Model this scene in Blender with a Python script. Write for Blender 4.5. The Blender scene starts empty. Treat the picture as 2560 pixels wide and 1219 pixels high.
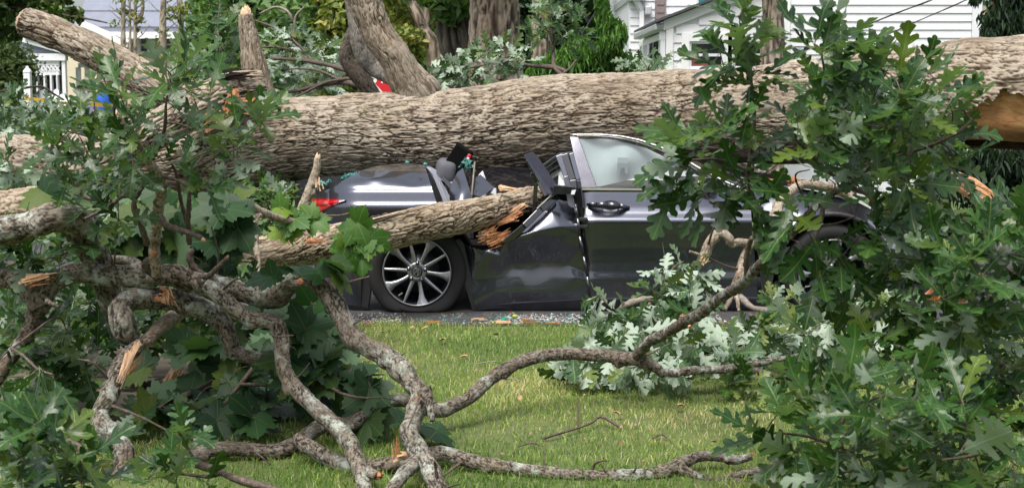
import bpy, bmesh, math, random
import numpy as np
from mathutils import Vector, Matrix
R = math.radians
random.seed(7)
rng = np.random.default_rng(11)
SC = bpy.context.scene
COL = SC.collection

# ------------------------------------------------------------ camera
FPX, CX, CY = 50.0/36.0*2560.0, 1280.0, 609.5      # lens in photo pixels
PITCH, CAMH = R(6.1), 1.5
cam_d = bpy.data.cameras.new('camera')
cam_d.lens, cam_d.sensor_width = 50.0, 36.0
cam_d.clip_start, cam_d.clip_end = 0.1, 2000.0
cam_d.dof.use_dof = True
cam_d.dof.focus_distance = 7.6
cam_d.dof.aperture_fstop = 8.0
cam = bpy.data.objects.new('camera', cam_d)
cam.location = (0, 0, CAMH)
cam.rotation_euler = (R(90) - PITCH, 0, 0)
COL.objects.link(cam)
SC.camera = cam

# ------------------------------------------------------------ sky, sun, exposure (soft overcast daylight)
SUN_EL, SUN_AZ = R(64), R(208)        # azimuth clockwise from +Y: behind the camera, a little to the left
world = bpy.data.worlds.new('World')
SC.world = world
world.use_nodes = True
wn = world.node_tree
wn.nodes.clear()
w_out = wn.nodes.new('ShaderNodeOutputWorld')
w_bg = wn.nodes.new('ShaderNodeBackground')
w_sky = wn.nodes.new('ShaderNodeTexSky')
w_sky.sky_type = 'NISHITA'
w_sky.sun_disc = False
w_sky.sun_elevation = SUN_EL
w_sky.sun_rotation = SUN_AZ
w_sky.air_density, w_sky.dust_density, w_sky.ozone_density = 1.0, 4.0, 1.0
w_hs = wn.nodes.new('ShaderNodeHueSaturation')
w_hs.inputs['Saturation'].default_value = 0.42
w_bg.inputs['Strength'].default_value = 0.095
wn.links.new(w_sky.outputs['Color'], w_hs.inputs['Color'])
wn.links.new(w_hs.outputs['Color'], w_bg.inputs['Color'])
wn.links.new(w_bg.outputs['Background'], w_out.inputs['Surface'])

sun_d = bpy.data.lights.new('sun', 'SUN')
sun_d.energy = 1.5
sun_d.angle = R(32)
sun_d.color = (1.0, 0.965, 0.91)
sun = bpy.data.objects.new('sun', sun_d)
sdir = Vector((math.sin(SUN_AZ)*math.cos(SUN_EL), math.cos(SUN_AZ)*math.cos(SUN_EL), math.sin(SUN_EL)))
sun.rotation_euler = sdir.to_track_quat('Z', 'Y').to_euler()
sun.location = (0, 0, 30)
COL.objects.link(sun)

SC.view_settings.view_transform = 'Standard'
SC.view_settings.look = 'None'
SC.view_settings.exposure = 1.4
SC.view_settings.gamma = 1.0
SC.view_settings.use_curve_mapping = False
SC.render.engine = 'CYCLES'
SC.cycles.use_denoising = True
SC.cycles.max_bounces = 6
SC.cycles.diffuse_bounces = 3
SC.cycles.glossy_bounces = 3
SC.cycles.transmission_bounces = 4
SC.cycles.transparent_max_bounces = 8
SC.cycles.caustics_reflective = False
SC.cycles.caustics_refractive = False

# ------------------------------------------------------------ geometry of the view: a photo pixel at a given distance
_F = np.array((0, math.cos(PITCH), -math.sin(PITCH)))
_U = np.array((0, math.sin(PITCH), math.cos(PITCH)))
_X = np.array((1.0, 0, 0))
_O = np.array((0, 0, CAMH))

def ray(px, py):
    return _F + _X*((px-CX)/FPX) - _U*((py-CY)/FPX)

def P(px, py, Y):
    d = ray(px, py)
    return _O + d*(Y/d[1])

def G(px, py, z=0.0):
    d = ray(px, py)
    return _O + d*((z-CAMH)/d[2])

def S(px, py, Y):
    """metres per photo pixel there"""
    return Y/ray(px, py)[1]/FPX

def spec(pts):
    """[(px, py, Y, radius px)] -> [(x, y, z, r)]"""
    out = []
    for px, py, Y, r in pts:
        p = P(px, py, Y)
        out.append((p[0], p[1], p[2], r*S(px, py, Y)))
    return np.array(out)

# ------------------------------------------------------------ objects
def tag(o, label=None, cat=None, group=None, kind=None):
    if label: o['label'] = label
    if cat: o['category'] = cat
    if group: o['group'] = group
    if kind: o['kind'] = kind
    return o

def link(o, parent=None):
    COL.objects.link(o)
    if parent is not None:
        o.parent = parent
        o.matrix_parent_inverse = Matrix.Translation(-Vector(WORLD_AT[parent.name]))
    return o

WORLD_AT = {}
def thing(name, loc, label, cat, group=None):
    o = bpy.data.objects.new(name, None)
    o.empty_display_size = 0.1
    o.location = Vector([float(c) for c in loc])
    COL.objects.link(o)
    WORLD_AT[o.name] = tuple(o.location)
    return tag(o, label, cat, group)

def obj(name, me, parent=None, grand=None, matrix=None):
    """an object in world coordinates; parent may be an Empty at WORLD_AT or another part"""
    o = bpy.data.objects.new(name, me)
    COL.objects.link(o)
    if matrix is not None:
        o.matrix_basis = matrix
    if parent is not None:
        o.parent = parent
        o.matrix_parent_inverse = Matrix.Translation(-Vector(WORLD_AT.get(parent.name, (0, 0, 0))))
    return o

def mesh_np(name, V, quads=None, tris=None, mat=None, smooth=True, attrs=None, uv=None):
    V = np.asarray(V, dtype=np.float32).reshape(-1, 3)
    loops, starts = [], []
    n = 0
    if quads is not None and len(quads):
        q = np.asarray(quads, dtype=np.int32).reshape(-1, 4)
        loops.append(q.ravel()); starts.append(np.arange(len(q))*4); n = q.size
    if tris is not None and len(tris):
        t = np.asarray(tris, dtype=np.int32).reshape(-1, 3)
        loops.append(t.ravel()); starts.append(n + np.arange(len(t))*3)
    L = np.concatenate(loops).astype(np.int32); ST = np.concatenate(starts).astype(np.int32)
    me = bpy.data.meshes.new(name)
    me.vertices.add(len(V)); me.vertices.foreach_set('co', V.ravel())
    me.loops.add(len(L)); me.loops.foreach_set('vertex_index', L)
    me.polygons.add(len(ST)); me.polygons.foreach_set('loop_start', ST)
    if uv is not None:
        u = me.uv_layers.new(name='UVMap')
        u.data.foreach_set('uv', np.asarray(uv, dtype=np.float32)[L].ravel())
    for k, a in (attrs or {}).items():
        at = me.attributes.new(k, 'FLOAT', 'POINT')
        at.data.foreach_set('value', np.asarray(a, dtype=np.float32).ravel())
    me.update(calc_edges=True)
    me.validate()
    if smooth:
        me.polygons.foreach_set('use_smooth', np.ones(len(ST), dtype=bool))
    if mat: me.materials.append(mat)
    return me

class MB:
    """collects boxes, bars and polygons into one mesh"""
    def __init__(s): s.V, s.F = [], []
    def add(s, v, f):
        n = len(s.V); s.V += [tuple(float(c) for c in q) for q in v]; s.F += [tuple(i+n for i in q) for q in f]
    def box(s, a, b):
        x0, y0, z0 = a; x1, y1, z1 = b
        s.add([(x0,y0,z0),(x1,y0,z0),(x1,y1,z0),(x0,y1,z0),(x0,y0,z1),(x1,y0,z1),(x1,y1,z1),(x0,y1,z1)],
              [(0,3,2,1),(4,5,6,7),(0,1,5,4),(1,2,6,5),(2,3,7,6),(3,0,4,7)])
    def bar(s, a, b, w, h, up=(0,0,1), w2=None, h2=None):
        a, b = Vector([float(c) for c in a]), Vector([float(c) for c in b])
        d = (b-a).normalized(); up = Vector(up)
        x = d.cross(up).normalized(); u = x.cross(d)
        w2 = w if w2 is None else w2; h2 = h if h2 is None else h2
        v = []
        for p, ww, hh in ((a, w, h), (b, w2, h2)):
            for sx, su in ((-1,-1),(1,-1),(1,1),(-1,1)):
                v.append(p + x*sx*ww/2 + u*su*hh/2)
        s.add(v, [(3,2,1,0),(4,5,6,7),(0,1,5,4),(1,2,6,5),(2,3,7,6),(3,0,4,7)])
    def prism(s, pts, off):
        """a polygon pushed along off"""
        n = len(pts); off = np.array(off, float)
        pts = [np.array(p, float) for p in pts]
        s.add(pts + [p+off for p in pts],
              [tuple(range(n))[::-1], tuple(range(n, 2*n))] + [(i, (i+1) % n, n+(i+1) % n, n+i) for i in range(n)])
    def mesh(s, name, mat, smooth=False, bevel=0):
        me = bpy.data.meshes.new(name)
        bm = bmesh.new()
        vs = [bm.verts.new(v) for v in s.V]
        for f in s.F:
            try: bm.faces.new([vs[i] for i in f])
            except ValueError: pass
        if bevel:
            bmesh.ops.bevel(bm, geom=list(bm.edges), offset=bevel, segments=2, affect='EDGES', profile=0.5)
        bmesh.ops.recalc_face_normals(bm, faces=list(bm.faces))
        if smooth:
            for f in bm.faces: f.smooth = True
        bm.to_mesh(me); bm.free()
        me.materials.append(mat)
        return me
    def build(s, name, mat, parent=None, smooth=False, bevel=0):
        return obj(name, s.mesh(name, mat, smooth, bevel), parent)

# ------------------------------------------------------------ numpy noise
def _h(ix, iy, iz, seed):
    a = (ix.astype(np.int64)*374761393 + iy.astype(np.int64)*668265263 + iz.astype(np.int64)*2147483647 + seed*974711) & 0xffffffff
    a = ((a ^ (a >> 13))*1274126177) & 0xffffffff
    a = ((a ^ (a >> 16))*2246822519) & 0xffffffff
    return ((a ^ (a >> 15)) & 0xffffff)/float(0xffffff)

def vnoise(p, seed=0):
    p = np.asarray(p, float)
    i = np.floor(p).astype(np.int64); f = p-i; f = f*f*(3-2*f)
    out = 0
    for dx in (0, 1):
        for dy in (0, 1):
            for dz in (0, 1):
                w = (f[..., 0] if dx else 1-f[..., 0])*(f[..., 1] if dy else 1-f[..., 1])*(f[..., 2] if dz else 1-f[..., 2])
                out = out + w*_h(i[..., 0]+dx, i[..., 1]+dy, i[..., 2]+dz, seed)
    return out*2-1

def fbm(p, octv=3, seed=0):
    p = np.asarray(p, float); a, s, t = 1.0, 0, 0
    for k in range(octv):
        s = s + a*vnoise(p*(2**k), seed+k*17); t += a; a *= .5
    return s/t

def cells(u, v, seed):
    iu, iv = np.floor(u).astype(np.int64), np.floor(v).astype(np.int64)
    f1 = np.full(u.shape, 9.0); f2 = np.full(u.shape, 9.0); rid = np.zeros(u.shape); du = np.zeros(u.shape)
    z = np.zeros_like(iu)
    for a in (-1, 0, 1):
        for b in (-1, 0, 1):
            cu, cv = iu+a, iv+b
            x = cu+.15+.7*_h(cu, cv, z, seed); y = cv+.15+.7*_h(cu, cv, z, seed+5)
            d = np.hypot(u-x, v-y); n = d < f1
            f2 = np.where(n, f1, np.minimum(f2, d))
            rid = np.where(n, _h(cu, cv, z, seed+9), rid); du = np.where(n, u-x, du)
            f1 = np.where(n, d, f1)
    return f1, f2, rid, du

def sstep(a, b, x):
    t = np.clip((x-a)/(b-a), 0, 1); return t*t*(3-2*t)

# ------------------------------------------------------------ limbs with real bark relief
def catmull(ctrl, ds):
    c = np.asarray(ctrl, float)
    c = np.vstack([2*c[0]-c[1], c, 2*c[-1]-c[-2]])
    out = []
    for i in range(1, len(c)-2):
        t = np.linspace(0, 1, 24, endpoint=False)[:, None]
        p0, p1, p2, p3 = c[i-1], c[i], c[i+1], c[i+2]
        out.append(.5*((2*p1)+(-p0+p2)*t+(2*p0-5*p1+4*p2-p3)*t*t+(-p0+3*p1-3*p2+p3)*t**3))
    q = np.vstack(out+[c[-2][None]])
    L = np.concatenate([[0], np.cumsum(np.linalg.norm(np.diff(q[:, :3], axis=0), axis=1))])
    n = max(4, int(L[-1]/ds)+1)
    s = np.linspace(0, L[-1], n)
    r = np.stack([np.interp(s, L, q[:, k]) for k in range(4)], axis=1)
    r[:, 3] = np.maximum(r[:, 3], 1e-4)
    return r, s

def frames(C):
    T = np.gradient(C, axis=0); T /= np.linalg.norm(T, axis=1)[:, None]+1e-12
    N = np.zeros_like(T)
    ref = np.array((0, 1.0, 0.05))
    n = ref - T[0]*ref.dot(T[0])
    if np.linalg.norm(n) < .1: n = np.array((0, 0, -1.0)) - T[0]*T[0].dot((0, 0, -1.0))
    N[0] = n/np.linalg.norm(n)
    for i in range(1, len(T)):
        n = N[i-1]-T[i]*N[i-1].dot(T[i]); N[i] = n/(np.linalg.norm(n)+1e-12)
    return T, N, np.cross(T, N)

LIMB_SEED = [100]
def limb_mesh(name, ctrl, mat, seg=40, ds=.01, pl=.12, pw=.045, amp=.012, gnarl=.12, gfreq=6.0, wob=0.0, knots=(), furrow=False, crack=1.0):
    """ctrl: [(x,y,z,r)]; returns mesh. h = bark height 0 (fissure) .. 1 (plate)"""
    LIMB_SEED[0] += 31; sd = LIMB_SEED[0]
    Q, s = catmull(ctrl, ds)
    C, r = Q[:, :3], Q[:, 3]
    if wob:
        for k in range(3):
            C[:, k] += wob*r*fbm(np.stack([s/(r.mean()*5), np.full_like(s, k*9.1), np.full_like(s, sd*.37)], 1), 2, sd+k)
            C[:, k] += .55*wob*r*fbm(np.stack([s/(r.mean()*1.8), np.full_like(s, k*5.3), np.full_like(s, sd*.51)], 1), 2, sd+k+40)
    T, N, B = frames(C)
    th = np.linspace(0, 2*np.pi, seg, endpoint=False)
    D = N[:, None, :]*np.cos(th)[None, :, None] + B[:, None, :]*np.sin(th)[None, :, None]
    base = C[:, None, :] + D*r[:, None, None]
    rb = r.mean()
    lump = 1 + gnarl*fbm(base*gfreq + sd, 3, sd)
    for (ks, kt, kr, kh) in knots:        # burl at length fraction ks, angle kt
        dd = np.hypot((s[:, None]-ks*s[-1])/kr, ((th[None, :]-kt+np.pi) % (2*np.pi)-np.pi)*r[:, None]/kr)
        lump = lump + kh*np.exp(-dd**2*1.5)
    uu = np.broadcast_to(s[:, None], (len(s), seg)); vv = np.broadcast_to((th*rb)[None, :], (len(s), seg))
    vv = vv + pw*2.6*fbm(np.stack([uu/(pl*3.2), vv/(pw*12), np.full(uu.shape, sd*.7)], -1), 2, sd+60)
    w1 = fbm(np.stack([uu/(pl*1.4), vv/(pw*2.2), np.full(uu.shape, sd*.11)], -1), 2, sd+3)
    w2 = fbm(np.stack([uu/(pl*1.1), vv/(pw*2.5), np.full(uu.shape, sd*.21+7)], -1), 2, sd+4)
    f1, f2, rid, du = cells(uu/pl + .55*w1, vv/pw + .85*w2, sd)
    e = f2-f1
    if furrow:
        rg = np.abs(fbm(np.stack([uu/(pl*1.6)+.5*w1, vv/(pw*1.25)+.6*w2, np.full(uu.shape, sd*.4)], -1), 2, sd+21))
        h = sstep(.0, .20, rg)*(.55+.45*sstep(.0, .3, e))*(.75+.25*rid)
    else:
        rg = np.abs(fbm(np.stack([uu/(pl*1.5)+.45*w1, vv/(pw*1.15)+.75*w2, np.full(uu.shape, sd*.4)], -1), 3, sd+21))
        rg2 = np.abs(fbm(np.stack([uu/(pl*.8)+.4*w2, vv/(pw*.75)+.6*w1, np.full(uu.shape, sd*.9)], -1), 2, sd+23))
        fis = sstep(.0, .075, rg)*(.55+.45*sstep(.0, .06, rg2))
        flake = sstep(.0, .12, e)*(.50+.40*rid+.30*du)
        h = (.10+.90*fis)*(.20+.80*flake)
    g1, g2, rid2, _ = cells(uu/(pl*.45) + .6*w2, vv/(pw*.55) + .7*w1, sd+77)
    worn = .62*sstep(.05, .45, fbm(np.stack([uu/(pl*3.5), vv/(pw*9), np.full(uu.shape, sd*.6)], -1), 3, sd+90)) if not furrow else 0
    h = h*(1-worn) + worn*(.50+.22*rid)
    h = (1-crack)*.62 + crack*h
    h = h*(.80+.20*sstep(0, .25, g2-g1)) + .14*(rid2-.5)*sstep(.1, .3, h)
    h = h + .10*fbm(np.stack([uu/(pl*.18), vv/(pw*.25), np.full(uu.shape, sd*.3)], -1), 2, sd+8)
    h = np.clip(h, 0, 1)
    V = C[:, None, :] + D*(r[:, None]*lump + amp*(h-.45))[..., None]
    n, m = len(s), seg
    i = np.arange(n-1)[:, None]*m; j = np.arange(m)[None, :]; j2 = (j+1) % m
    quads = np.stack([i+j, i+j2, i+m+j2, i+m+j], -1).reshape(-1, 4)
    V = V.reshape(-1, 3)
    c0, c1 = len(V), len(V)+1
    V = np.vstack([V, C[0][None], C[-1][None]])
    jj = np.arange(m); k2 = (jj+1) % m
    tris = np.concatenate([np.stack([np.full(m, c0), k2, jj], 1), np.stack([np.full(m, c1), (n-1)*m+jj, (n-1)*m+k2], 1)])
    hh = np.concatenate([h.ravel(), [.3, .3]]); rr = np.concatenate([rid.ravel(), [.5, .5]])
    return mesh_np(name, V, quads, tris, mat, True, {'h': hh, 'plate': rr})

def limb(name, ctrl, mat, parent, **kw):
    return obj(name, limb_mesh(name, ctrl, mat, **kw), parent)

def twig_mesh(name, pts, mat, seg=6):
    """a thin round shoot through (x,y,z,r)"""
    Q, s = catmull(np.asarray(pts, float), max(.012, np.linalg.norm(np.ptp(np.asarray(pts)[:, :3], axis=0))/14))
    C, r = Q[:, :3].copy(), Q[:, 3]
    T, N, B = frames(C)
    th = np.linspace(0, 2*np.pi, seg, endpoint=False)
    D = N[:, None, :]*np.cos(th)[None, :, None] + B[:, None, :]*np.sin(th)[None, :, None]
    V = C[:, None, :]+D*(r*(1+.18*np.sin(s*170+len(pts))))[:, None, None]
    n, m = len(s), seg
    i = np.arange(n-1)[:, None]*m; j = np.arange(m)[None, :]; j2 = (j+1) % m
    quads = np.stack([i+j, i+j2, i+m+j2, i+m+j], -1).reshape(-1, 4)
    V = np.vstack([V.reshape(-1, 3), C[-1][None]+T[-1][None]*r[-1]])
    jj = np.arange(m); k2 = (jj+1) % m
    tris = np.stack([np.full(m, n*m), (n-1)*m+jj, (n-1)*m+k2], 1)
    return mesh_np(name, V, quads, tris, mat, True)

def torn_end(name, c, d, r, length, mat, parent, seed=1, seg=26, rings=5, jag=1.0):
    """jagged fibrous break: a crown of splinters round a rough core"""
    rs = np.random.default_rng(seed)
    c = np.array(c, float); d = np.array(d, float); d /= np.linalg.norm(d)
    a = np.cross(d, (0, 0, 1.0)); a = a/np.linalg.norm(a) if np.linalg.norm(a) > .1 else np.array((1., 0, 0))
    b = np.cross(d, a)
    V, Q = [], []
    tilt = rs.uniform(0, 6.28)
    for k in range(rings+1):
        f = 1-k/rings
        for j in range(seg):
            t = 2*np.pi*j/seg
            h = length*(.25+.35*math.cos(t-tilt)*f + jag*rs.uniform(-.4, .75)*(.35+.65*f))*(1 if k else 0)
            if k == 0: h = -.25*length
            rr = r*(.98*f+.02)*(1+rs.uniform(-.05, .05))
            V.append(c+(a*math.cos(t)+b*math.sin(t))*rr+d*h)
    for k in range(rings):
        for j in range(seg):
            Q.append((k*seg+j, k*seg+(j+1) % seg, (k+1)*seg+(j+1) % seg, (k+1)*seg+j))
    me = mesh_np(name, V, Q, None, mat, False)
    return obj(name, me, parent)

def splinter(name, pts, w, mat, parent, seed=0, n=7):
    """a torn strip of pale wood: several thin slivers fanned along a line"""
    rs = np.random.default_rng(seed); mb = MB()
    p = [np.array(q, float) for q in pts]
    for k in range(int(n*1.7)):
        o = rs.normal(0, w*.38, 3); e = o*.7+rs.normal(0, w*.22, 3); t = rs.uniform(.45, 1.05)
        a = p[0]+o; b = p[0]+(p[-1]-p[0])*t+e
        mb.bar(a, b, w*rs.uniform(.14, .42), w*rs.uniform(.08, .22), (0.2, -1, .3), w*.04, w*.03)
    return mb.build(name, mat, parent)
# ------------------------------------------------------------ materials
def new_mat(name):
    m = bpy.data.materials.new(name); m.use_nodes = True
    nt = m.node_tree; nt.nodes.clear()
    out = nt.nodes.new('ShaderNodeOutputMaterial'); b = nt.nodes.new('ShaderNodeBsdfPrincipled')
    nt.links.new(b.outputs[0], out.inputs['Surface'])
    return m, nt, b, out

def N(nt, t, **kw):
    n = nt.nodes.new(t)
    for k, v in kw.items():
        if k in n.inputs: n.inputs[k].default_value = v
        else: setattr(n, k, v)
    return n

def ramp(nt, fac, stops, interp='LINEAR'):
    n = nt.nodes.new('ShaderNodeValToRGB'); n.color_ramp.interpolation = interp
    el = n.color_ramp.elements
    while len(el) < len(stops): el.new(.5)
    for e, (p, c) in zip(el, stops):
        e.position = p; e.color = (*c, 1) if len(c) == 3 else c
    nt.links.new(fac, n.inputs[0]); return n.outputs[0]

def mixc(nt, fac, a, b, mode='MIX'):
    n = nt.nodes.new('ShaderNodeMix'); n.data_type = 'RGBA'; n.blend_type = mode; n.clamp_factor = True
    for s, v in ((n.inputs[0], fac), (n.inputs[6], a), (n.inputs[7], b)):
        if isinstance(v, (int, float)): s.default_value = v
        elif isinstance(v, tuple): s.default_value = (*v, 1)
        else: nt.links.new(v, s)
    return n.outputs[2]

def math_(nt, op, a, b=None, c=None, clamp=False):
    n = nt.nodes.new('ShaderNodeMath'); n.operation = op; n.use_clamp = clamp
    for k, v in enumerate((a, b, c)):
        if v is None: continue
        if isinstance(v, (int, float)): n.inputs[k].default_value = v
        else: nt.links.new(v, n.inputs[k])
    return n.outputs[0]

def noise(nt, vec, scale, detail=3, rough=.55, out='Fac', dist=0):
    n = N(nt, 'ShaderNodeTexNoise'); n.inputs['Scale'].default_value = scale; n.inputs['Detail'].default_value = detail
    n.inputs['Roughness'].default_value = rough; n.inputs['Distortion'].default_value = dist
    if vec is not None: nt.links.new(vec, n.inputs['Vector'])
    return n.outputs[out]

def mapr(nt, v, a, b, c=0., d=1.):
    n = nt.nodes.new('ShaderNodeMapRange'); n.clamp = True
    nt.links.new(v, n.inputs[0])
    for k, x in zip((1, 2, 3, 4), (a, b, c, d)): n.inputs[k].default_value = x
    return n.outputs[0]

def bump(nt, b, h, strength=.4, dist=.005):
    n = nt.nodes.new('ShaderNodeBump'); n.inputs['Strength'].default_value = strength; n.inputs['Distance'].default_value = dist
    nt.links.new(h, n.inputs['Height']); nt.links.new(n.outputs[0], b.inputs['Normal'])

def objco(nt): return nt.nodes.new('ShaderNodeTexCoord').outputs['Object']

def simple(name, col, rough=.6, metal=0., var=.12, scale=30, spec=.5, coat=0., bmp=0., bscale=80, dirt=None):
    m, nt, b, _ = new_mat(name)
    co = objco(nt)
    n = noise(nt, co, scale, 4)
    c = mixc(nt, n, tuple(x*(1-var) for x in col), tuple(min(1, x*(1+var)) for x in col))
    if dirt:
        d = noise(nt, co, dirt[1], 5, .65)
        c = mixc(nt, mapr(nt, d, .5, .72, 0, dirt[2]), c, dirt[0])
    nt.links.new(c, b.inputs['Base Color'])
    b.inputs['Roughness'].default_value = rough; b.inputs['Metallic'].default_value = metal
    b.inputs['Specular IOR Level'].default_value = spec; b.inputs['Coat Weight'].default_value = coat
    b.inputs['Coat Roughness'].default_value = .04
    if bmp: bump(nt, b, noise(nt, co, bscale, 4), bmp, .004)
    return m

def bark(name, deep, mid, top, rust=.3, lichen=0., moss=0., scale=1.0, bumpk=.6, rough=.9):
    m, nt, b, _ = new_mat(name)
    co = objco(nt)
    h = N(nt, 'ShaderNodeAttribute', attribute_name='h').outputs['Fac']
    pl = N(nt, 'ShaderNodeAttribute', attribute_name='plate').outputs['Fac']
    fine = noise(nt, co, 90*scale, 5, .7)
    hv = math_(nt, 'ADD', h, math_(nt, 'MULTIPLY', math_(nt, 'SUBTRACT', fine, .5), .35))
    c = ramp(nt, hv, [(0., deep), (.18, tuple(a*.65+b_*.35 for a, b_ in zip(deep, mid))), (.42, mid), (.80, top), (1., tuple(min(1, x*1.15) for x in top))])
    c = mixc(nt, mapr(nt, pl, .25, 1, .0, .55), c, mixc(nt, .6, c, (mid[0]*.8, mid[1]*.62, mid[2]*.52)))
    big = noise(nt, co, 2.2*scale, 4, .6)
    c = mixc(nt, mapr(nt, big, .38, .66, 0, .75), c, mixc(nt, 1., c, (.62, .56, .48), 'MULTIPLY'))
    if rust:
        r = noise(nt, co, 9*scale, 4, .7)
        c = mixc(nt, math_(nt, 'MULTIPLY', mapr(nt, r, .58, .74, 0, rust), mapr(nt, h, .15, .5)), c, (.22, .105, .055))
    if lichen:
        l = noise(nt, co, 20*scale, 6, .75); l2 = noise(nt, co, 6*scale, 4, .6)
        k = math_(nt, 'MULTIPLY', math_(nt, 'MULTIPLY', mapr(nt, l, .46, .60), mapr(nt, l2, .46, .58, 0, lichen)), mapr(nt, h, .05, .4))
        lc = mixc(nt, fine, (.26, .30, .25), (.50, .53, .47))
        c = mixc(nt, k, c, lc)
    if moss:
        l = noise(nt, co, 7*scale, 5, .7)
        c = mixc(nt, mapr(nt, l, .55, .72, 0, moss), c, mixc(nt, fine, (.06, .075, .02), (.16, .18, .07)))
    nt.links.new(c, b.inputs['Base Color'])
    b.inputs['Roughness'].default_value = rough
    b.inputs['Specular IOR Level'].default_value = .25
    f2 = noise(nt, co, 160*scale, 4, .7)
    bump(nt, b, math_(nt, 'ADD', math_(nt, 'MULTIPLY', fine, .7), math_(nt, 'MULTIPLY', f2, .5)), bumpk, .006/scale)
    return m

M = {}
M['bark_trunk'] = bark('oak_trunk_bark', (.014, .010, .007), (.135, .104, .076), (.45, .395, .32), .45, 0, .34)
M['bark_log'] = bark('log_bark', (.018, .012, .008), (.16, .120, .082), (.47, .405, .31), .5, .0, .2, 1.4)
M['bark_limb'] = bark('lichen_limb_bark', (.010, .008, .007), (.062, .050, .040), (.30, .265, .222), .45, 1.0, .25, 1.1, .9)
M['bark_branch'] = bark('branch_bark', (.010, .008, .007), (.052, .042, .033), (.235, .20, .165), .4, .9, .15, 1.3, .9)
M['bark_pale'] = bark('pale_branch_bark', (.05, .038, .028), (.20, .155, .115), (.46, .40, .325), .5, .5, .1, 2.6, .7)
M['bark_grey'] = bark('standing_trunk_bark', (.026, .021, .018), (.17, .138, .11), (.42, .35, .285), .3, 0, .1, .8)
M['bark_dark'] = bark('dark_trunk_bark', (.014, .012, .010), (.060, .050, .042), (.150, .125, .105), .1, 0, .25, .8)

def twig_mat(name, col, var):
    m, nt, b, _ = new_mat(name); co = objco(nt)
    n = noise(nt, co, 70, 4, .7)
    nt.links.new(ramp(nt, n, [(.3, tuple(c*.5 for c in col)), (.55, col), (.75, var)]), b.inputs['Base Color'])
    b.inputs['Roughness'].default_value = .75
    bump(nt, b, n, .5, .003)
    return m
M['twig'] = twig_mat('twig_bark', (.085, .060, .045), (.22, .18, .15))
M['twig_green'] = twig_mat('green_shoot', (.13, .12, .045), (.28, .22, .09))
M['twig_pale'] = twig_mat('pale_twig_bark', (.20, .17, .14), (.42, .37, .31))

def wood_mat(name, a, b_, c_, sc=(60, 60, 6)):
    m, nt, b, _ = new_mat(name); co = objco(nt)
    mp = nt.nodes.new('ShaderNodeMapping'); mp.inputs['Scale'].default_value = sc
    nt.links.new(co, mp.inputs['Vector'])
    n = noise(nt, mp.outputs[0], 1, 5, .65, dist=.6); n2 = noise(nt, co, 5, 4)
    c = ramp(nt, n, [(.25, a), (.5, b_), (.75, c_)])
    c = mixc(nt, mapr(nt, n2, .42, .68, 0, .55), c, a)
    nt.links.new(c, b.inputs['Base Color']); b.inputs['Roughness'].default_value = .75
    bump(nt, b, n, .7, .006)
    return m
M['torn'] = wood_mat('torn_orange_wood', (.13, .05, .020), (.42, .175, .065), (.60, .36, .19))
M['torn_x'] = wood_mat('torn_heartwood', (.24, .10, .035), (.56, .28, .11), (.72, .45, .22), (2.2, 26, 26))
M['torn_pale'] = wood_mat('torn_pale_wood', (.38, .20, .10), (.62, .40, .24), (.78, .60, .43))
M['cut'] = wood_mat('sawn_wood', (.25, .16, .11), (.42, .30, .21), (.55, .43, .32), (30, 30, 30))

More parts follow.
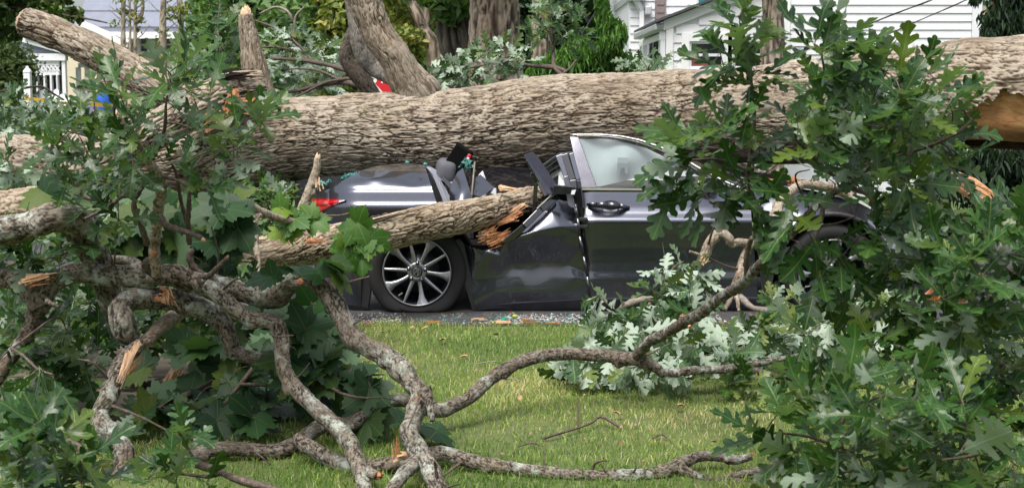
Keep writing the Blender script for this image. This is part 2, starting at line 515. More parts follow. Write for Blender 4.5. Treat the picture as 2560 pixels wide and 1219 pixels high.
def leaf_mat(name, top, top2, vein, under, gloss=.34, spec=.5, trans=.10, kind='oak', spots=.5):
    m, nt, b, out = new_mat(name)
    uvn = nt.nodes.new('ShaderNodeTexCoord')
    sep = nt.nodes.new('ShaderNodeSeparateXYZ'); nt.links.new(uvn.outputs['UV'], sep.inputs[0])
    ax = math_(nt, 'ABSOLUTE', sep.outputs[0]); t = sep.outputs[1]
    inf = nt.nodes.new('ShaderNodeObjectInfo'); rnd = inf.outputs['Random']
    geo = nt.nodes.new('ShaderNodeNewGeometry')
    c = mixc(nt, rnd, top, top2)
    r2 = math_(nt, 'FRACT', math_(nt, 'MULTIPLY', rnd, 17.31))
    c = mixc(nt, mapr(nt, r2, .74, .97, 0, .75), c, (top2[0]*2.2+.02, top2[1]*1.5, top2[2]*.7))
    if kind == 'oak':
        mid = mapr(nt, ax, .004, .016, 1, 0)
        q = math_(nt, 'FRACT', math_(nt, 'DIVIDE', math_(nt, 'SUBTRACT', t, math_(nt, 'MULTIPLY', ax, .95)), .158))
        side = mapr(nt, math_(nt, 'ABSOLUTE', math_(nt, 'SUBTRACT', q, .5)), .02, .075, 1, 0)
    else:
        mid = mapr(nt, ax, .004, .014, 1, 0)
        s1 = math_(nt, 'ABSOLUTE', math_(nt, 'SUBTRACT', ax, math_(nt, 'MULTIPLY', t, .80)))
        s2 = math_(nt, 'ABSOLUTE', math_(nt, 'SUBTRACT', math_(nt, 'MULTIPLY', ax, .12), t))
        side = math_(nt, 'MAXIMUM', mapr(nt, s1, .004, .018, 1, 0), mapr(nt, s2, .003, .014, 1, 0))
    v = math_(nt, 'MAXIMUM', mid, math_(nt, 'MULTIPLY', side, .45))
    obn = noise(nt, uvn.outputs['Object'], 7, 4)
    c = mixc(nt, mapr(nt, obn, .3, .7, 0, .5), c, mixc(nt, 1., c, (.62, .70, .66), 'MULTIPLY'))
    ct = mixc(nt, math_(nt, 'MULTIPLY', v, .62), c, vein)
    if spots:
        sp = nt.nodes.new('ShaderNodeTexVoronoi'); sp.inputs['Scale'].default_value = 11
        vm = nt.nodes.new('ShaderNodeVectorMath'); vm.operation = 'ADD'
        nt.links.new(uvn.outputs['UV'], vm.inputs[0]); nt.links.new(inf.outputs['Random'], vm.inputs[1])
        nt.links.new(vm.outputs[0], sp.inputs['Vector'])
        scol = nt.nodes.new('ShaderNodeSeparateXYZ'); nt.links.new(sp.outputs['Color'], scol.inputs[0])
        k = math_(nt, 'MULTIPLY', mapr(nt, sp.outputs['Distance'], .10, .17, 1, 0), mapr(nt, scol.outputs[0], .82, .86))
        ct = mixc(nt, math_(nt, 'MULTIPLY', k, spots), ct, (.40, .33, .16))
    cu = mixc(nt, math_(nt, 'MULTIPLY', v, .4), mixc(nt, rnd, under, tuple(x*.8 for x in under)), tuple(min(1, x*1.25) for x in under))
    col = mixc(nt, geo.outputs['Backfacing'], ct, cu)
    nt.links.new(col, b.inputs['Base Color'])
    b.inputs['Specular IOR Level'].default_value = spec
    nt.links.new(mapr(nt, geo.outputs['Backfacing'], 0, 1, gloss, .62), b.inputs['Roughness'])
    hb = math_(nt, 'SUBTRACT', math_(nt, 'MULTIPLY', obn, .6), math_(nt, 'MULTIPLY', v, .5))
    bump(nt, b, hb, .35, .004)
    tr = nt.nodes.new('ShaderNodeBsdfTranslucent')
    nt.links.new(mixc(nt, 1., col, (1.5, 2.0, .55), 'MULTIPLY'), tr.inputs['Color'])
    ms = nt.nodes.new('ShaderNodeMixShader'); ms.inputs[0].default_value = trans
    nt.links.new(b.outputs[0], ms.inputs[1]); nt.links.new(tr.outputs[0], ms.inputs[2])
    nt.links.new(ms.outputs[0], out.inputs['Surface'])
    return m
M['oak'] = leaf_mat('oak_leaf', (.011, .039, .011), (.034, .092, .017), (.14, .19, .045), (.18, .24, .165), .30, .34, .16)
M['oak_far'] = leaf_mat('oak_leaf_pale', (.025, .065, .022), (.055, .115, .04), (.20, .26, .10), (.32, .395, .305), .45, .4, .12, spots=0)
M['maple'] = leaf_mat('maple_leaf', (.011, .036, .013), (.028, .074, .020), (.10, .15, .05), (.10, .17, .085), .5, .25, .16, 'maple', .15)
M['maple_bright'] = leaf_mat('young_maple_leaf', (.038, .105, .016), (.07, .155, .025), (.24, .32, .09), (.18, .27, .10), .5, .3, .24, 'maple', .1)

def crown_mat(name, a, b_, c_):
    m, nt, b, out = new_mat(name)
    g = nt.nodes.new('ShaderNodeNewGeometry'); co = objco(nt)
    r = N(nt, 'ShaderNodeAttribute', attribute_name='tone').outputs['Fac']
    n = noise(nt, co, .9, 3)
    k = math_(nt, 'ADD', math_(nt, 'MULTIPLY', r, .7), math_(nt, 'MULTIPLY', n, .4))
    c = ramp(nt, k, [(.1, a), (.5, b_), (.95, c_)])
    nt.links.new(c, b.inputs['Base Color']); b.inputs['Roughness'].default_value = .6
    b.inputs['Specular IOR Level'].default_value = .3
    tr = nt.nodes.new('ShaderNodeBsdfTranslucent'); nt.links.new(mixc(nt, 1., c, (1.6, 1.9, .6), 'MULTIPLY'), tr.inputs['Color'])
    ms = nt.nodes.new('ShaderNodeMixShader'); ms.inputs[0].default_value = .22
    nt.links.new(b.outputs[0], ms.inputs[1]); nt.links.new(tr.outputs[0], ms.inputs[2]); nt.links.new(ms.outputs[0], out.inputs['Surface'])
    return m
M['cr_mid'] = crown_mat('mid_green_foliage', (.04, .085, .028), (.085, .155, .048), (.17, .26, .085))
M['cr_yel'] = crown_mat('yellowing_foliage', (.07, .11, .03), (.17, .21, .05), (.36, .29, .08))
M['cr_dark'] = crown_mat('dark_conifer_foliage', (.010, .022, .012), (.020, .042, .020), (.040, .075, .032))
M['cr_cedar'] = crown_mat('cedar_foliage', (.04, .10, .022), (.085, .19, .035), (.16, .30, .06))
M['cr_hedge'] = crown_mat('hedge_foliage', (.018, .040, .012), (.045, .075, .022), (.11, .14, .04))
# ------------------------------------------------------------ leaves
OAK = [(.0,.010),(.09,.016),(.16,.06),(.205,.115),(.245,.125),(.272,.095),(.275,.062),(.33,.062),(.395,.14),(.455,.215),(.51,.235),(.545,.205),(.52,.12),(.505,.072),
       (.56,.070),(.635,.165),(.70,.24),(.755,.245),(.785,.205),(.755,.125),(.735,.075),(.79,.078),(.86,.145),(.91,.155),(.945,.11),(.94,.065),(.98,.05),(1.0,.0)]
OAK2 = [(.0,.010),(.11,.018),(.17,.075),(.22,.11),(.255,.09),(.268,.058),(.33,.066),(.38,.155),(.435,.245),(.49,.275),(.525,.245),(.50,.14),(.485,.082),
        (.54,.080),(.605,.185),(.665,.275),(.72,.285),(.75,.235),(.722,.135),(.71,.085),(.765,.092),(.83,.175),(.885,.195),(.918,.145),(.912,.08),(.955,.08),(.985,.045),(1.0,.0)]
MAPLE = [(0,.0),(.07,-.10),(.17,-.18),(.24,-.13),(.36,-.15),(.36,-.06),(.50,-.01),(.46,.09),(.57,.21),(.49,.25),(.54,.38),(.60,.53),(.50,.50),
         (.45,.58),(.36,.53),(.28,.52),(.255,.60),(.285,.70),(.19,.73),(.155,.84),(.07,.87),(0,1.0)]

def leaf_mesh(name, prof, mat, fold, curl, wave, seed, stalk=0.0, maple=False):
    rs = np.random.default_rng(seed)
    bm = bmesh.new()
    uvl = bm.loops.layers.uv.new('UVMap')
    mids = [0, .14, .28, .42, .56, .70, .84, .94] if not maple else [0, .18, .36, .54, .7, .86]
    def shape(x, t):
        z = fold*abs(x) - curl*t*t*.6 + wave*math.sin(7*t+9*x+seed) + wave*.8*math.sin(11*x*(1 if x > 0 else .8)+seed*2.1)
        if maple: z = -fold*.55*(x*x)*2.2 - curl*max(0, t)**2*.55 + wave*math.sin(9*x+seed)+wave*math.cos(8*t+seed)
        return z
    def bend(x, t):
        # roll the leaf along its length
        a = curl*1.5*t
        y = math.sin(a)/(curl*1.5) if abs(curl) > 1e-3 else t
        zz = -(1-math.cos(a))/(curl*1.5) if abs(curl) > 1e-3 else 0
        z0 = fold*abs(x) + wave*math.sin(8*t+6*x+seed) + wave*1.2*math.sin(13*x+seed*2.1)*abs(x)*3
        if maple: z0 = -fold*.9*x*x - .05*abs(math.sin(3.2*math.atan2(abs(x), t+.15)))*math.hypot(x, t) + wave*.7*math.sin(6*x+seed)+wave*.6*math.cos(5*t+seed)
        return (x, y - zz*0, zz + z0)
    from mathutils.geometry import delaunay_2d_cdt
    jl = rs.uniform(.90, 1.10, len(prof)); jr = rs.uniform(.90, 1.10, len(prof))
    pr = [(x, t) for x, t in prof] if maple else [(w, t) for t, w in prof]
    right = [(x*j, t) for (x, t), j in zip(pr, jr)]; left = [(-x*j, t) for (x, t), j in zip(pr, jl)]
    if maple: ring = [(0, 0)] + right[1:-1] + [(0, 1)] + left[-2:0:-1]
    else: ring = [(x*.90, t) for x, t in right[:-1] + [(0, 1)] + left[-2::-1]]
    inner = [(0, m) for m in mids if 0 < m < 1] if not maple else [(0, .2), (0, .45), (0, .7), (.16, .06), (-.16, .06), (.2, .25), (-.2, .25), (.33, .08), (-.33, .08), (.36, .34), (-.36, .34)]
    n_ = len(ring)
    out = delaunay_2d_cdt([Vector(p) for p in ring+inner], [(i, (i+1) % n_) for i in range(n_)], [], 1, 1e-5)
    vs = [bm.verts.new(bend(v[0], v[1])) for v in out[0]]
    for tri in out[2]:
        try: f = bm.faces.new([vs[i] for i in tri])
        except ValueError: continue
        for l, i in zip(f.loops, tri): l[uvl].uv = (out[0][i][0], out[0][i][1])
    if stalk:
        w = .012
        a = [bm.verts.new(p) for p in ((-w, -stalk, -stalk*.12), (w, -stalk, -stalk*.12), (w*.8, 0.01, .002), (-w*.8, 0.01, .002))]
        f = bm.faces.new(a)
        for l in f.loops: l[uvl].uv = (0, .02)
    bmesh.ops.remove_doubles(bm, verts=list(bm.verts), dist=1e-4)
    for f in bm.faces: f.smooth = True
    bm.normal_update()
    if sum(f.normal.z for f in bm.faces) < 0:
        bmesh.ops.reverse_faces(bm, faces=list(bm.faces))
    me = bpy.data.meshes.new(name); bm.to_mesh(me); bm.free()
    me.materials.append(mat)
    return me

LEAF = {}
def leafset(key, prof, mat, n, maple=False, stalk=.08):
    out = []
    for k in range(n):
        rs = random.Random(k*13+hash(key) % 7 if False else k*13)
        out.append(leaf_mesh(key, prof if (maple or k % 2 == 0) else OAK2, mat, rs.uniform(.02, .38), rs.uniform(-.25, .75), rs.uniform(.012, .034), k+1, stalk, maple))
    LEAF[key] = out
leafset('oak_leaf', OAK, M['oak'], 8)
leafset('pale_oak_leaf', OAK, M['oak_far'], 6)
leafset('maple_leaf', MAPLE, M['maple'], 6, True, .35)
leafset('bright_maple_leaf', MAPLE, M['maple_bright'], 4, True, .5)
LEAF_V = {}
def leaf_np(me):
    if me.name not in LEAF_V:
        v = np.zeros(len(me.vertices)*3, dtype=np.float32); me.vertices.foreach_get('co', v)
        f = [tuple(p.vertices) for p in me.polygons]
        uv = np.zeros((len(me.vertices), 2), dtype=np.float32)
        for l, d in zip(me.loops, me.uv_layers[0].data): uv[l.vertex_index] = d.uv
        LEAF_V[me.name] = (v.reshape(-1, 3), f, uv)
    return LEAF_V[me.name]

LEAF_TOTAL = [0]
class Branch:
    """one fallen branch: an Empty with limbs, twigs and leaves; the leaves past the limit are one part"""
    def __init__(s, name, loc, label, group=None, cat='branch', leaf='oak_leaf', twig='twig', cap=280):
        s.root = thing(name, loc, label, cat, group) if isinstance(name, str) else name
        s.leaf, s.twig, s.cap = leaf, twig, cap
        s.L = []                      # (visible size, mesh, matrix)
        s.nodes = []                  # points twigs can start from
        s.tw = 0; s.sparse = 1.12
        s.r = random.Random(len(WORLD_AT)*7+3)
    def limb(s, pts, mat='bark_branch', name='limb', node=True, rf=.66, spurs=True, **kw):
        c = spec(pts); c[:, 3] *= rf
        rm = c[:, 3].mean()
        a = dict(seg=max(14, int(min(84, rm*1300))), ds=max(.005, rm*.09), pl=max(.024, rm*1.3), pw=max(.008, rm*.30), amp=rm*.17, gnarl=.22, crack=.9, gfreq=.55/rm, wob=.12)
        a.update(kw)
        L = np.linalg.norm(np.diff(c[:, :3], axis=0), axis=1).sum()
        kn = [(s.r.random(), s.r.uniform(2.2, 4.6), rm*s.r.uniform(.5, 1.0), s.r.uniform(.15, .5)) for _ in range(int(L/(rm*5)))]
        a['knots'] = list(a.get('knots', ()))+kn
        o = limb(name, c, M[mat], s.root, **a)
        if spurs and len(pts) > 4:
            q, _ = catmull(c, .03)
            for _ in range(int(L/.22)):
                i = s.r.randint(2, len(q)-3); p = q[i]
                d = np.array([s.r.uniform(-1, 1), s.r.uniform(-1, .3), s.r.uniform(-.2, 1)]); d /= np.linalg.norm(d)
                ln = s.r.choice((.02, .03, .05, .08, .14, .2)); rr = min(p[3]*.35, .0035+ln*.02)
                k1 = d+np.array([s.r.uniform(-.5, .5) for _ in range(3)]); k2 = d+np.array([s.r.uniform(-.9, .9) for _ in range(3)])
                obj('twig', twig_mesh('twig', [(*(p[:3]+d*p[3]*.6), rr), (*(p[:3]+d*p[3]+k1*ln*.5), rr*.75), (*(p[:3]+d*p[3]+k1*ln*.5+k2*ln*.5), rr*.4)], M[s.twig], 5), s.root)
        if node:
            q, _ = catmull(c, .05)
            s.nodes += [(q[i, :3], q[i, 3]) for i in range(0, len(q), 2)]
        return o
    def shoot(s, pts, name='twig', node=True, mat=None):
        c = spec(pts)
        o = obj(name, twig_mesh(name, c, M[mat or s.twig], 7), s.root)
        if node:
            q, _ = catmull(c, .04)
            s.nodes += [(q[i, :3], q[i, 3]) for i in range(len(q))]
        return o
    def one(s, p, d, nrm, size, key=None):
        me = s.r.choice(LEAF[key or s.leaf])
        d = np.array(d, float); d /= np.linalg.norm(d)+1e-9
        n = np.array(nrm, float); n -= d*n.dot(d); n /= np.linalg.norm(n)+1e-9
        x = np.cross(d, n)
        m = Matrix(((x[0]*size, d[0]*size, n[0]*size, p[0]), (x[1]*size, d[1]*size, n[1]*size, p[1]),
                    (x[2]*size, d[2]*size, n[2]*size, p[2]), (0, 0, 0, 1)))
        depth = max(.5, p[1])
        s.L.append((size/depth, me, m))
    def rosette(s, c, axis, n, size, key=None, spread=(30, 95), droop=.25, up=.5, zmin=None, under=0.):
        r = s.r
        a = np.array(axis, float); a /= np.linalg.norm(a)
        b = np.cross(a, (0.31, .2, 1.)); b /= np.linalg.norm(b); e = np.cross(a, b)
        t0 = r.uniform(0, 6.28)
        for k in range(n):
            t = t0+2.399*k+r.uniform(-.25, .25); el = R(r.uniform(*spread))*(.65+.35*k/max(1, n-1))
            d = a*math.cos(el)+(b*math.cos(t)+e*math.sin(t))*math.sin(el)
            d = d+np.array((0, 0, -droop*r.uniform(.3, 1.3)))
            nn = a + np.array((0, 0, up)) + np.array([r.uniform(-.4, .4) for _ in range(3)])
            if r.random() < under: nn = -nn
            sz = size*r.uniform(.7, 1.12)
            p = np.array(c)-a*r.uniform(0, .03)
            if zmin is not None and p[2]+d[2]*sz < zmin:
                d[2] = (zmin-p[2])/sz+r.uniform(0, .15)
            s.one(p, d, nn, sz, key)
    def twig_to(s, c, r0=.0045, r1=.0022, mat=None, bow=.12):
        """a thin shoot from the nearest wood to c"""
        c = np.array(c, float)
        best = min(s.nodes, key=lambda q: np.sum((q[0]-c)**2))
        a = best[0]; L = np.linalg.norm(c-a)
        if L < .02: return a
        mid = (a+c)/2+np.array([s.r.uniform(-bow, bow)*L, s.r.uniform(-bow, bow)*L, s.r.uniform(-.02, bow*1.4)*L])
        rr = min(best[1]*.8, r0*(1+1.2*L))
        me = twig_mesh('twig', [(*a, rr), (*mid, (rr+r1)/2), (*c, r1)], M[mat or s.twig], 6)
        obj('twig', me, s.root); s.tw += 1
        q = np.linspace(0, 1, max(3, int(L/.06)))
        for t in q[1:]:
            p = (1-t)**2*a+2*t*(1-t)*mid+t*t*c
            s.nodes.append((p, rr*(1-t)+r1*t))
        return a
    def fill(s, poly, Y, gap, size, n=(5, 8), axis=(0, -.45, .8), key=None, flip=False, droop=.25, up=.5, zmin=.02, ymap=None, out=.5, jitter=.35, spread=(30, 95), maxn=400, on_ground=False, shrink=.88):
        """rosettes scattered through the volume behind a photo polygon"""
        pl = np.array(poly, float)
        pl = pl.mean(0)+(pl-pl.mean(0))*shrink
        gap = gap*s.sparse
        lo, hi = pl.min(0), pl.max(0)
        got = []; tries = 0
        while tries < 4000 and len(got) < maxn:
            tries += 1
            q = (s.r.uniform(lo[0], hi[0]), s.r.uniform(lo[1], hi[1]))
            ins = False
            for i in range(len(pl)):
                x0, y0 = pl[i]; x1, y1 = pl[i-1]
                if (y0 > q[1]) != (y1 > q[1]) and q[0] < (x1-x0)*(q[1]-y0)/(y1-y0)+x0: ins = not ins
            if not ins: continue
            y = (ymap(*q) if ymap else 0)+s.r.uniform(*Y)
            if any(math.hypot(q[0]-g[0], (q[1]-g[1])*1.15)*(1 if abs(y-g[2]) < .35 else 1.7) < gap for g in got): continue
            got.append((*q, y))
        cs = []
        for px, py, y in got:
            c = P(px, py, y)
            if on_ground:
                g = G(px, py)
                c = np.array((g[0], g[1], abs(s.r.gauss(.05, .05))+.02)) if g[1] > 0 else c
            if zmin is not None and c[2] < zmin+.02: c[2] = zmin+.02
            cs.append(c)
        if s.nodes:
            cs.sort(key=lambda c: min(np.sum((q[0]-c)**2) for q in s.nodes))
        for c in cs:
            st = s.twig_to(c) if s.nodes else c
            o = c-st; o = o/(np.linalg.norm(o)+1e-6)
            ax = np.array(axis, float)+o*out+np.array([s.r.uniform(-jitter, jitter) for _ in range(3)])
            if flip: ax = -ax if False else ax
            k = s.r.randint(*n)
            s.rosette(c, ax, k, size, key, spread, droop, up, zmin, (.55 if flip else .08))
            if s.nodes and np.linalg.norm(c-st) > .14:      # a few leaves further back along the shoot
                for _ in range(s.r.randint(1, 3)):
                    p = st+(c-st)*s.r.uniform(.35, .85)
                    d = np.array([s.r.uniform(-1, 1), s.r.uniform(-1, .4), s.r.uniform(-.4, .6)])+o*.5
                    s.one(p, d, (ax+np.array((0, 0, up)))*(-1 if flip and s.r.random() < .7 else 1), size*s.r.uniform(.6, .95), key)
        return len(got)
    def finish(s):
        s.L.sort(key=lambda q: -q[0])
        for _, me, m in s.L[:s.cap]:
            obj('leaf', me, s.root, matrix=m)
        LEAF_TOTAL[0] += len(s.L[:s.cap])
        rest = s.L[s.cap:]
        if rest:
            V, F, UV, n = [], [], [], 0
            for _, me, m in rest:
                v, f, uv = leaf_np(me)
                A = np.array(m)
                V.append(v@A[:3, :3].T+A[:3, 3]); UV.append(uv)
                F += [tuple(i+n for i in q) for q in f]; n += len(v)
            tr = [f for f in F if len(f) == 3]; qd = [f for f in F if len(f) == 4]
            o = obj('leaves', mesh_np('leaves', np.vstack(V), qd, tr, rest[0][1].materials[0], True, None, np.vstack(UV)), s.root)
            o['kind'] = 'stuff'
        return s.root
# ------------------------------------------------------------ ground: one far sheet, road, path, lawn
def sheet(name, pts, z, mat, kind='structure'):
    me = bpy.data.meshes.new(name)
    me.from_pydata([(x, y, z) for x, y in pts], [], [tuple(range(len(pts)))])
    me.materials.append(mat)
    o = bpy.data.objects.new(name, me); COL.objects.link(o); o['kind'] = kind
    return o

def ground_mat(name, cols, scale, rough=.95, bmp=.6):
    m, nt, b, _ = new_mat(name); co = objco(nt)
    n1 = noise(nt, co, scale, 6, .65); n2 = noise(nt, co, scale*12, 4, .7)
    c = ramp(nt, math_(nt, 'ADD', math_(nt, 'MULTIPLY', n1, .65), math_(nt, 'MULTIPLY', n2, .35)), cols)
    nt.links.new(c, b.inputs['Base Color']); b.inputs['Roughness'].default_value = rough
    bump(nt, b, n2, bmp, .02)
    return m
M['soil'] = ground_mat('lawn_soil', [(.3, (.045, .055, .018)), (.5, (.085, .11, .032)), (.7, (.16, .155, .06))], 1.7)
M['asphalt'] = ground_mat('asphalt', [(.3, (.022, .022, .024)), (.5, (.045, .044, .045)), (.62, (.075, .073, .072)), (.75, (.16, .155, .15))], 9, .85)
M['concrete'] = ground_mat('damp_concrete', [(.3, (.065, .050, .035)), (.5, (.12, .095, .068)), (.7, (.18, .148, .11))], 2.2, .7)
M['far_lawn'] = ground_mat('far_lawn', [(.3, (.04, .07, .02)), (.6, (.075, .12, .03)), (.8, (.13, .15, .05))], .8)

sheet('ground', [(-400, -60), (400, -60), (400, 900), (-400, 900)], -.012, M['far_lawn'])
sheet('lawn', [(-9, .5), (9, .5), (9, 9.16), (-9, 9.16)], 0.0, M['soil'])
sheet('road', [(-30, 9.05), (30, 9.05), (30, 14.2), (-30, 14.2)], .004, M['asphalt'])
# concrete path in slabs, joints recessed
pw = MB()
px0, px1 = -2.95, -1.42
for k in range(3):
    y0 = 6.38+k*.92
    pw.box((px0, y0+.008, -.05), (px1, y0+.912, .022+.004*(k % 2)))
pth = pw.build('path', M['concrete'], None); pth['kind'] = 'structure'

# grass: real blades over the visible lawn
def make_grass():
    n = 150000
    y = 4.75+(9.14-4.75)*rng.random(n)**1.05
    x = (rng.random(n)*2-1)*(y*.41+.25)
    dens = fbm(np.stack([x*1.3, y*1.3, np.zeros(n)], 1), 3, 3)
    keep = (rng.random(n) < .80+.5*dens) & ~((x > px0-.02) & (x < px1+.02) & (y < 9.2) & (y > 6.36)) & ((x > -.9) | (rng.random(n) < .5))
    edge = 9.10+.05*np.sin(x*6)+.04*vnoise(np.stack([x*9, y*0, y*0], 1), 5)
    keep &= y < edge
    x, y, dens = x[keep], y[keep], dens[keep]; n = len(x)
    tall = 1+.7*sstep(8.75, 9.1, y)*rng.random(n)
    h = (.016+.024*rng.random(n))*(1+.35*dens)*tall
    w = .0011+.0013*rng.random(n)
    a = rng.random(n)*6.283; ln = rng.normal(0, .55, n); lm = rng.normal(0, .55, n)
    cx, sx = np.cos(a)*w, np.sin(a)*w
    z0 = np.zeros(n)
    b0 = np.stack([x-cx, y-sx, z0], 1); b1 = np.stack([x+cx, y+sx, z0], 1)
    mx, my = x+ln*h*.35, y+lm*h*.35
    m0 = np.stack([mx-cx*.75, my-sx*.75, h*.6], 1); m1 = np.stack([mx+cx*.75, my+sx*.75, h*.6], 1)
    t = np.stack([x+ln*h, y+lm*h, h*(1.02-.22*np.hypot(ln, lm))], 1)
    V = np.stack([b0, b1, m1, m0, t], 1).reshape(-1, 3)
    i = np.arange(n)[:, None]*5
    q = i+np.array([[0, 1, 2, 3]]); tr = i+np.array([[3, 2, 4]])
    dry = np.clip(.34+.55*fbm(np.stack([x*1.1+5, y*1.4, np.zeros(n)], 1), 3, 9)+rng.normal(0, .24, n), 0, 1)
    me = mesh_np('grass', V, q, tr, M['grass'], True, {'dry': np.repeat(dry, 5), 'up': np.tile([0, 0, .6, .6, 1], n)})
    o = bpy.data.objects.new('grass', me); COL.objects.link(o)
    tag(o, 'short mown lawn grass, green with straw coloured patches', 'grass', None, 'stuff')
def grass_mat():
    m, nt, b, out = new_mat('grass_blade')
    d = N(nt, 'ShaderNodeAttribute', attribute_name='dry').outputs['Fac']
    c = ramp(nt, d, [(.05, (.095, .18, .032)), (.34, (.20, .31, .062)), (.58, (.35, .41, .12)), (.80, (.48, .44, .19)), (1., (.58, .48, .28))])
    nt.links.new(c, b.inputs['Base Color']); b.inputs['Roughness'].default_value = .5; b.inputs['Specular IOR Level'].default_value = .35
    tr = nt.nodes.new('ShaderNodeBsdfTranslucent'); nt.links.new(mixc(nt, 1., c, (1.4, 1.6, .7), 'MULTIPLY'), tr.inputs['Color'])
    ms = nt.nodes.new('ShaderNodeMixShader'); ms.inputs[0].default_value = .3
    nt.links.new(b.outputs[0], ms.inputs[1]); nt.links.new(tr.outputs[0], ms.inputs[2]); nt.links.new(ms.outputs[0], out.inputs['Surface'])
    return m
M['grass'] = grass_mat()
make_grass()

# ------------------------------------------------------------ houses
M['siding'] = simple('white_vinyl_siding', (.66, .665, .68), .5, 0, .04, 8, .4, dirt=((.55, .56, .55), 3, .25))
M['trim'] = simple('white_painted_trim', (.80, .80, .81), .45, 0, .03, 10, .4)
M['trim_shaded'] = simple('shaded_white_trim', (.70, .71, .74), .5, 0, .04, 10, .4)  # copy of the white trim with shade mixed into its colour
M['shutter'] = simple('brown_shutter', (.22, .175, .165), .6, 0, .15, 20)
M['gutter'] = simple('weathered_gutter', (.42, .45, .45), .5, .2, .15, 14)
M['shingle'] = simple('dark_shingle', (.085, .088, .10), .9, 0, .3, 25, .2)
M['glass_dark'] = simple('dark_window_glass', (.018, .024, .022), .06, 0, .3, 3, .6)
M['blind'] = simple('window_blind', (.42, .43, .46), .6, 0, .15, 9)
M['curtain_red'] = simple('reddish_curtain', (.20, .06, .045), .8, 0, .5, 9)
M['cream'] = simple('cream_siding', (.66, .57, .42), .7, 0, .08, 6)
M['slate'] = simple('blue_grey_roof', (.20, .215, .265), .85, 0, .2, 5, .2)
M['screen'] = simple('dark_porch_screen', (.030, .032, .034), .4, 0, .3, 5)
M['green_trim'] = simple('dark_green_trim', (.02, .09, .05), .5)
M['teal'] = simple('teal_awning', (.02, .15, .16), .5)
M['brick_red'] = simple('brick_red_wall', (.25, .10, .075), .8, 0, .3, 30)

def planks(parent, x0, x1, y, z0, z1, pitch, mat, ynorm=-1, along='x', lap=.020, yend=None):
    """lapped clapboards as single boards sharing one mesh"""
    mb = MB(); L = x1-x0
    if along == 'x':
        v = [(0, 0, 0), (L, 0, 0), (L, -lap, 0), (0, -lap, 0), (0, .004, pitch+.004), (L, .004, pitch+.004), (L, -.003, pitch+.004), (0, -.003, pitch+.004)]
        mb.add(v, [(0, 1, 2, 3), (3, 2, 6, 7), (7, 6, 5, 4), (0, 3, 7, 4), (1, 5, 6, 2), (0, 4, 5, 1)])
    me = mb.mesh('clapboard', mat)
    k = 0; z = z0
    while z < z1:
        o = obj('clapboard', me, parent, matrix=Matrix.Translation((x0, y, z)))
        z += pitch; k += 1
    return k

def window(parent, x0, x1, z0, z1, y, glass='glass_dark', fw=.085, mull=0, rail=True, curtain=None):
    f = MB()
    f.box((x0-fw, y-.045, z0-fw), (x0, y+.03, z1+fw)); f.box((x1, y-.045, z0-fw), (x1+fw, y+.03, z1+fw))
    f.box((x0, y-.043, z1), (x1, y+.03, z1+fw)); f.box((x0-.02, y-.06, z0-fw*.6), (x1+.02, y+.03, z0))
    w = f.build('window', M['trim'], parent)
    s = MB()
    iw = .032
    s.box((x0, y-.02, z0), (x0+iw, y+.01, z1)); s.box((x1-iw, y-.02, z0), (x1, y+.01, z1))
    s.box((x0+iw, y-.02, z1-iw), (x1-iw, y+.01, z1)); s.box((x0+iw, y-.02, z0), (x1-iw, y+.01, z0+iw))
    if rail: s.box((x0+iw, y-.024, (z0+z1)/2-.018), (x1-iw, y+.008, (z0+z1)/2+.018))
    for k in range(mull):
        xm = x0+(x1-x0)*(k+1)/(mull+1); s.box((xm-.025, y-.022, z0+iw), (xm+.025, y+.006, z1-iw))
    s.build('sash', M['trim_shaded'], w)
    g = MB(); g.box((x0+iw, y-.006, z0+iw), (x1-iw, y+.002, z1-iw)); g.build('pane', M[glass], w)
    if curtain:
        c = MB(); c.box((x0+iw, y-.0095, z0+iw), (x0+(x1-x0)*.55, y-.0065, (z0+z1)/2-.05)); c.build('curtain', M[curtain], w)
    return w

def XZ(px, py, Y):
    p = P(px, py, Y); return p[0], p[2]

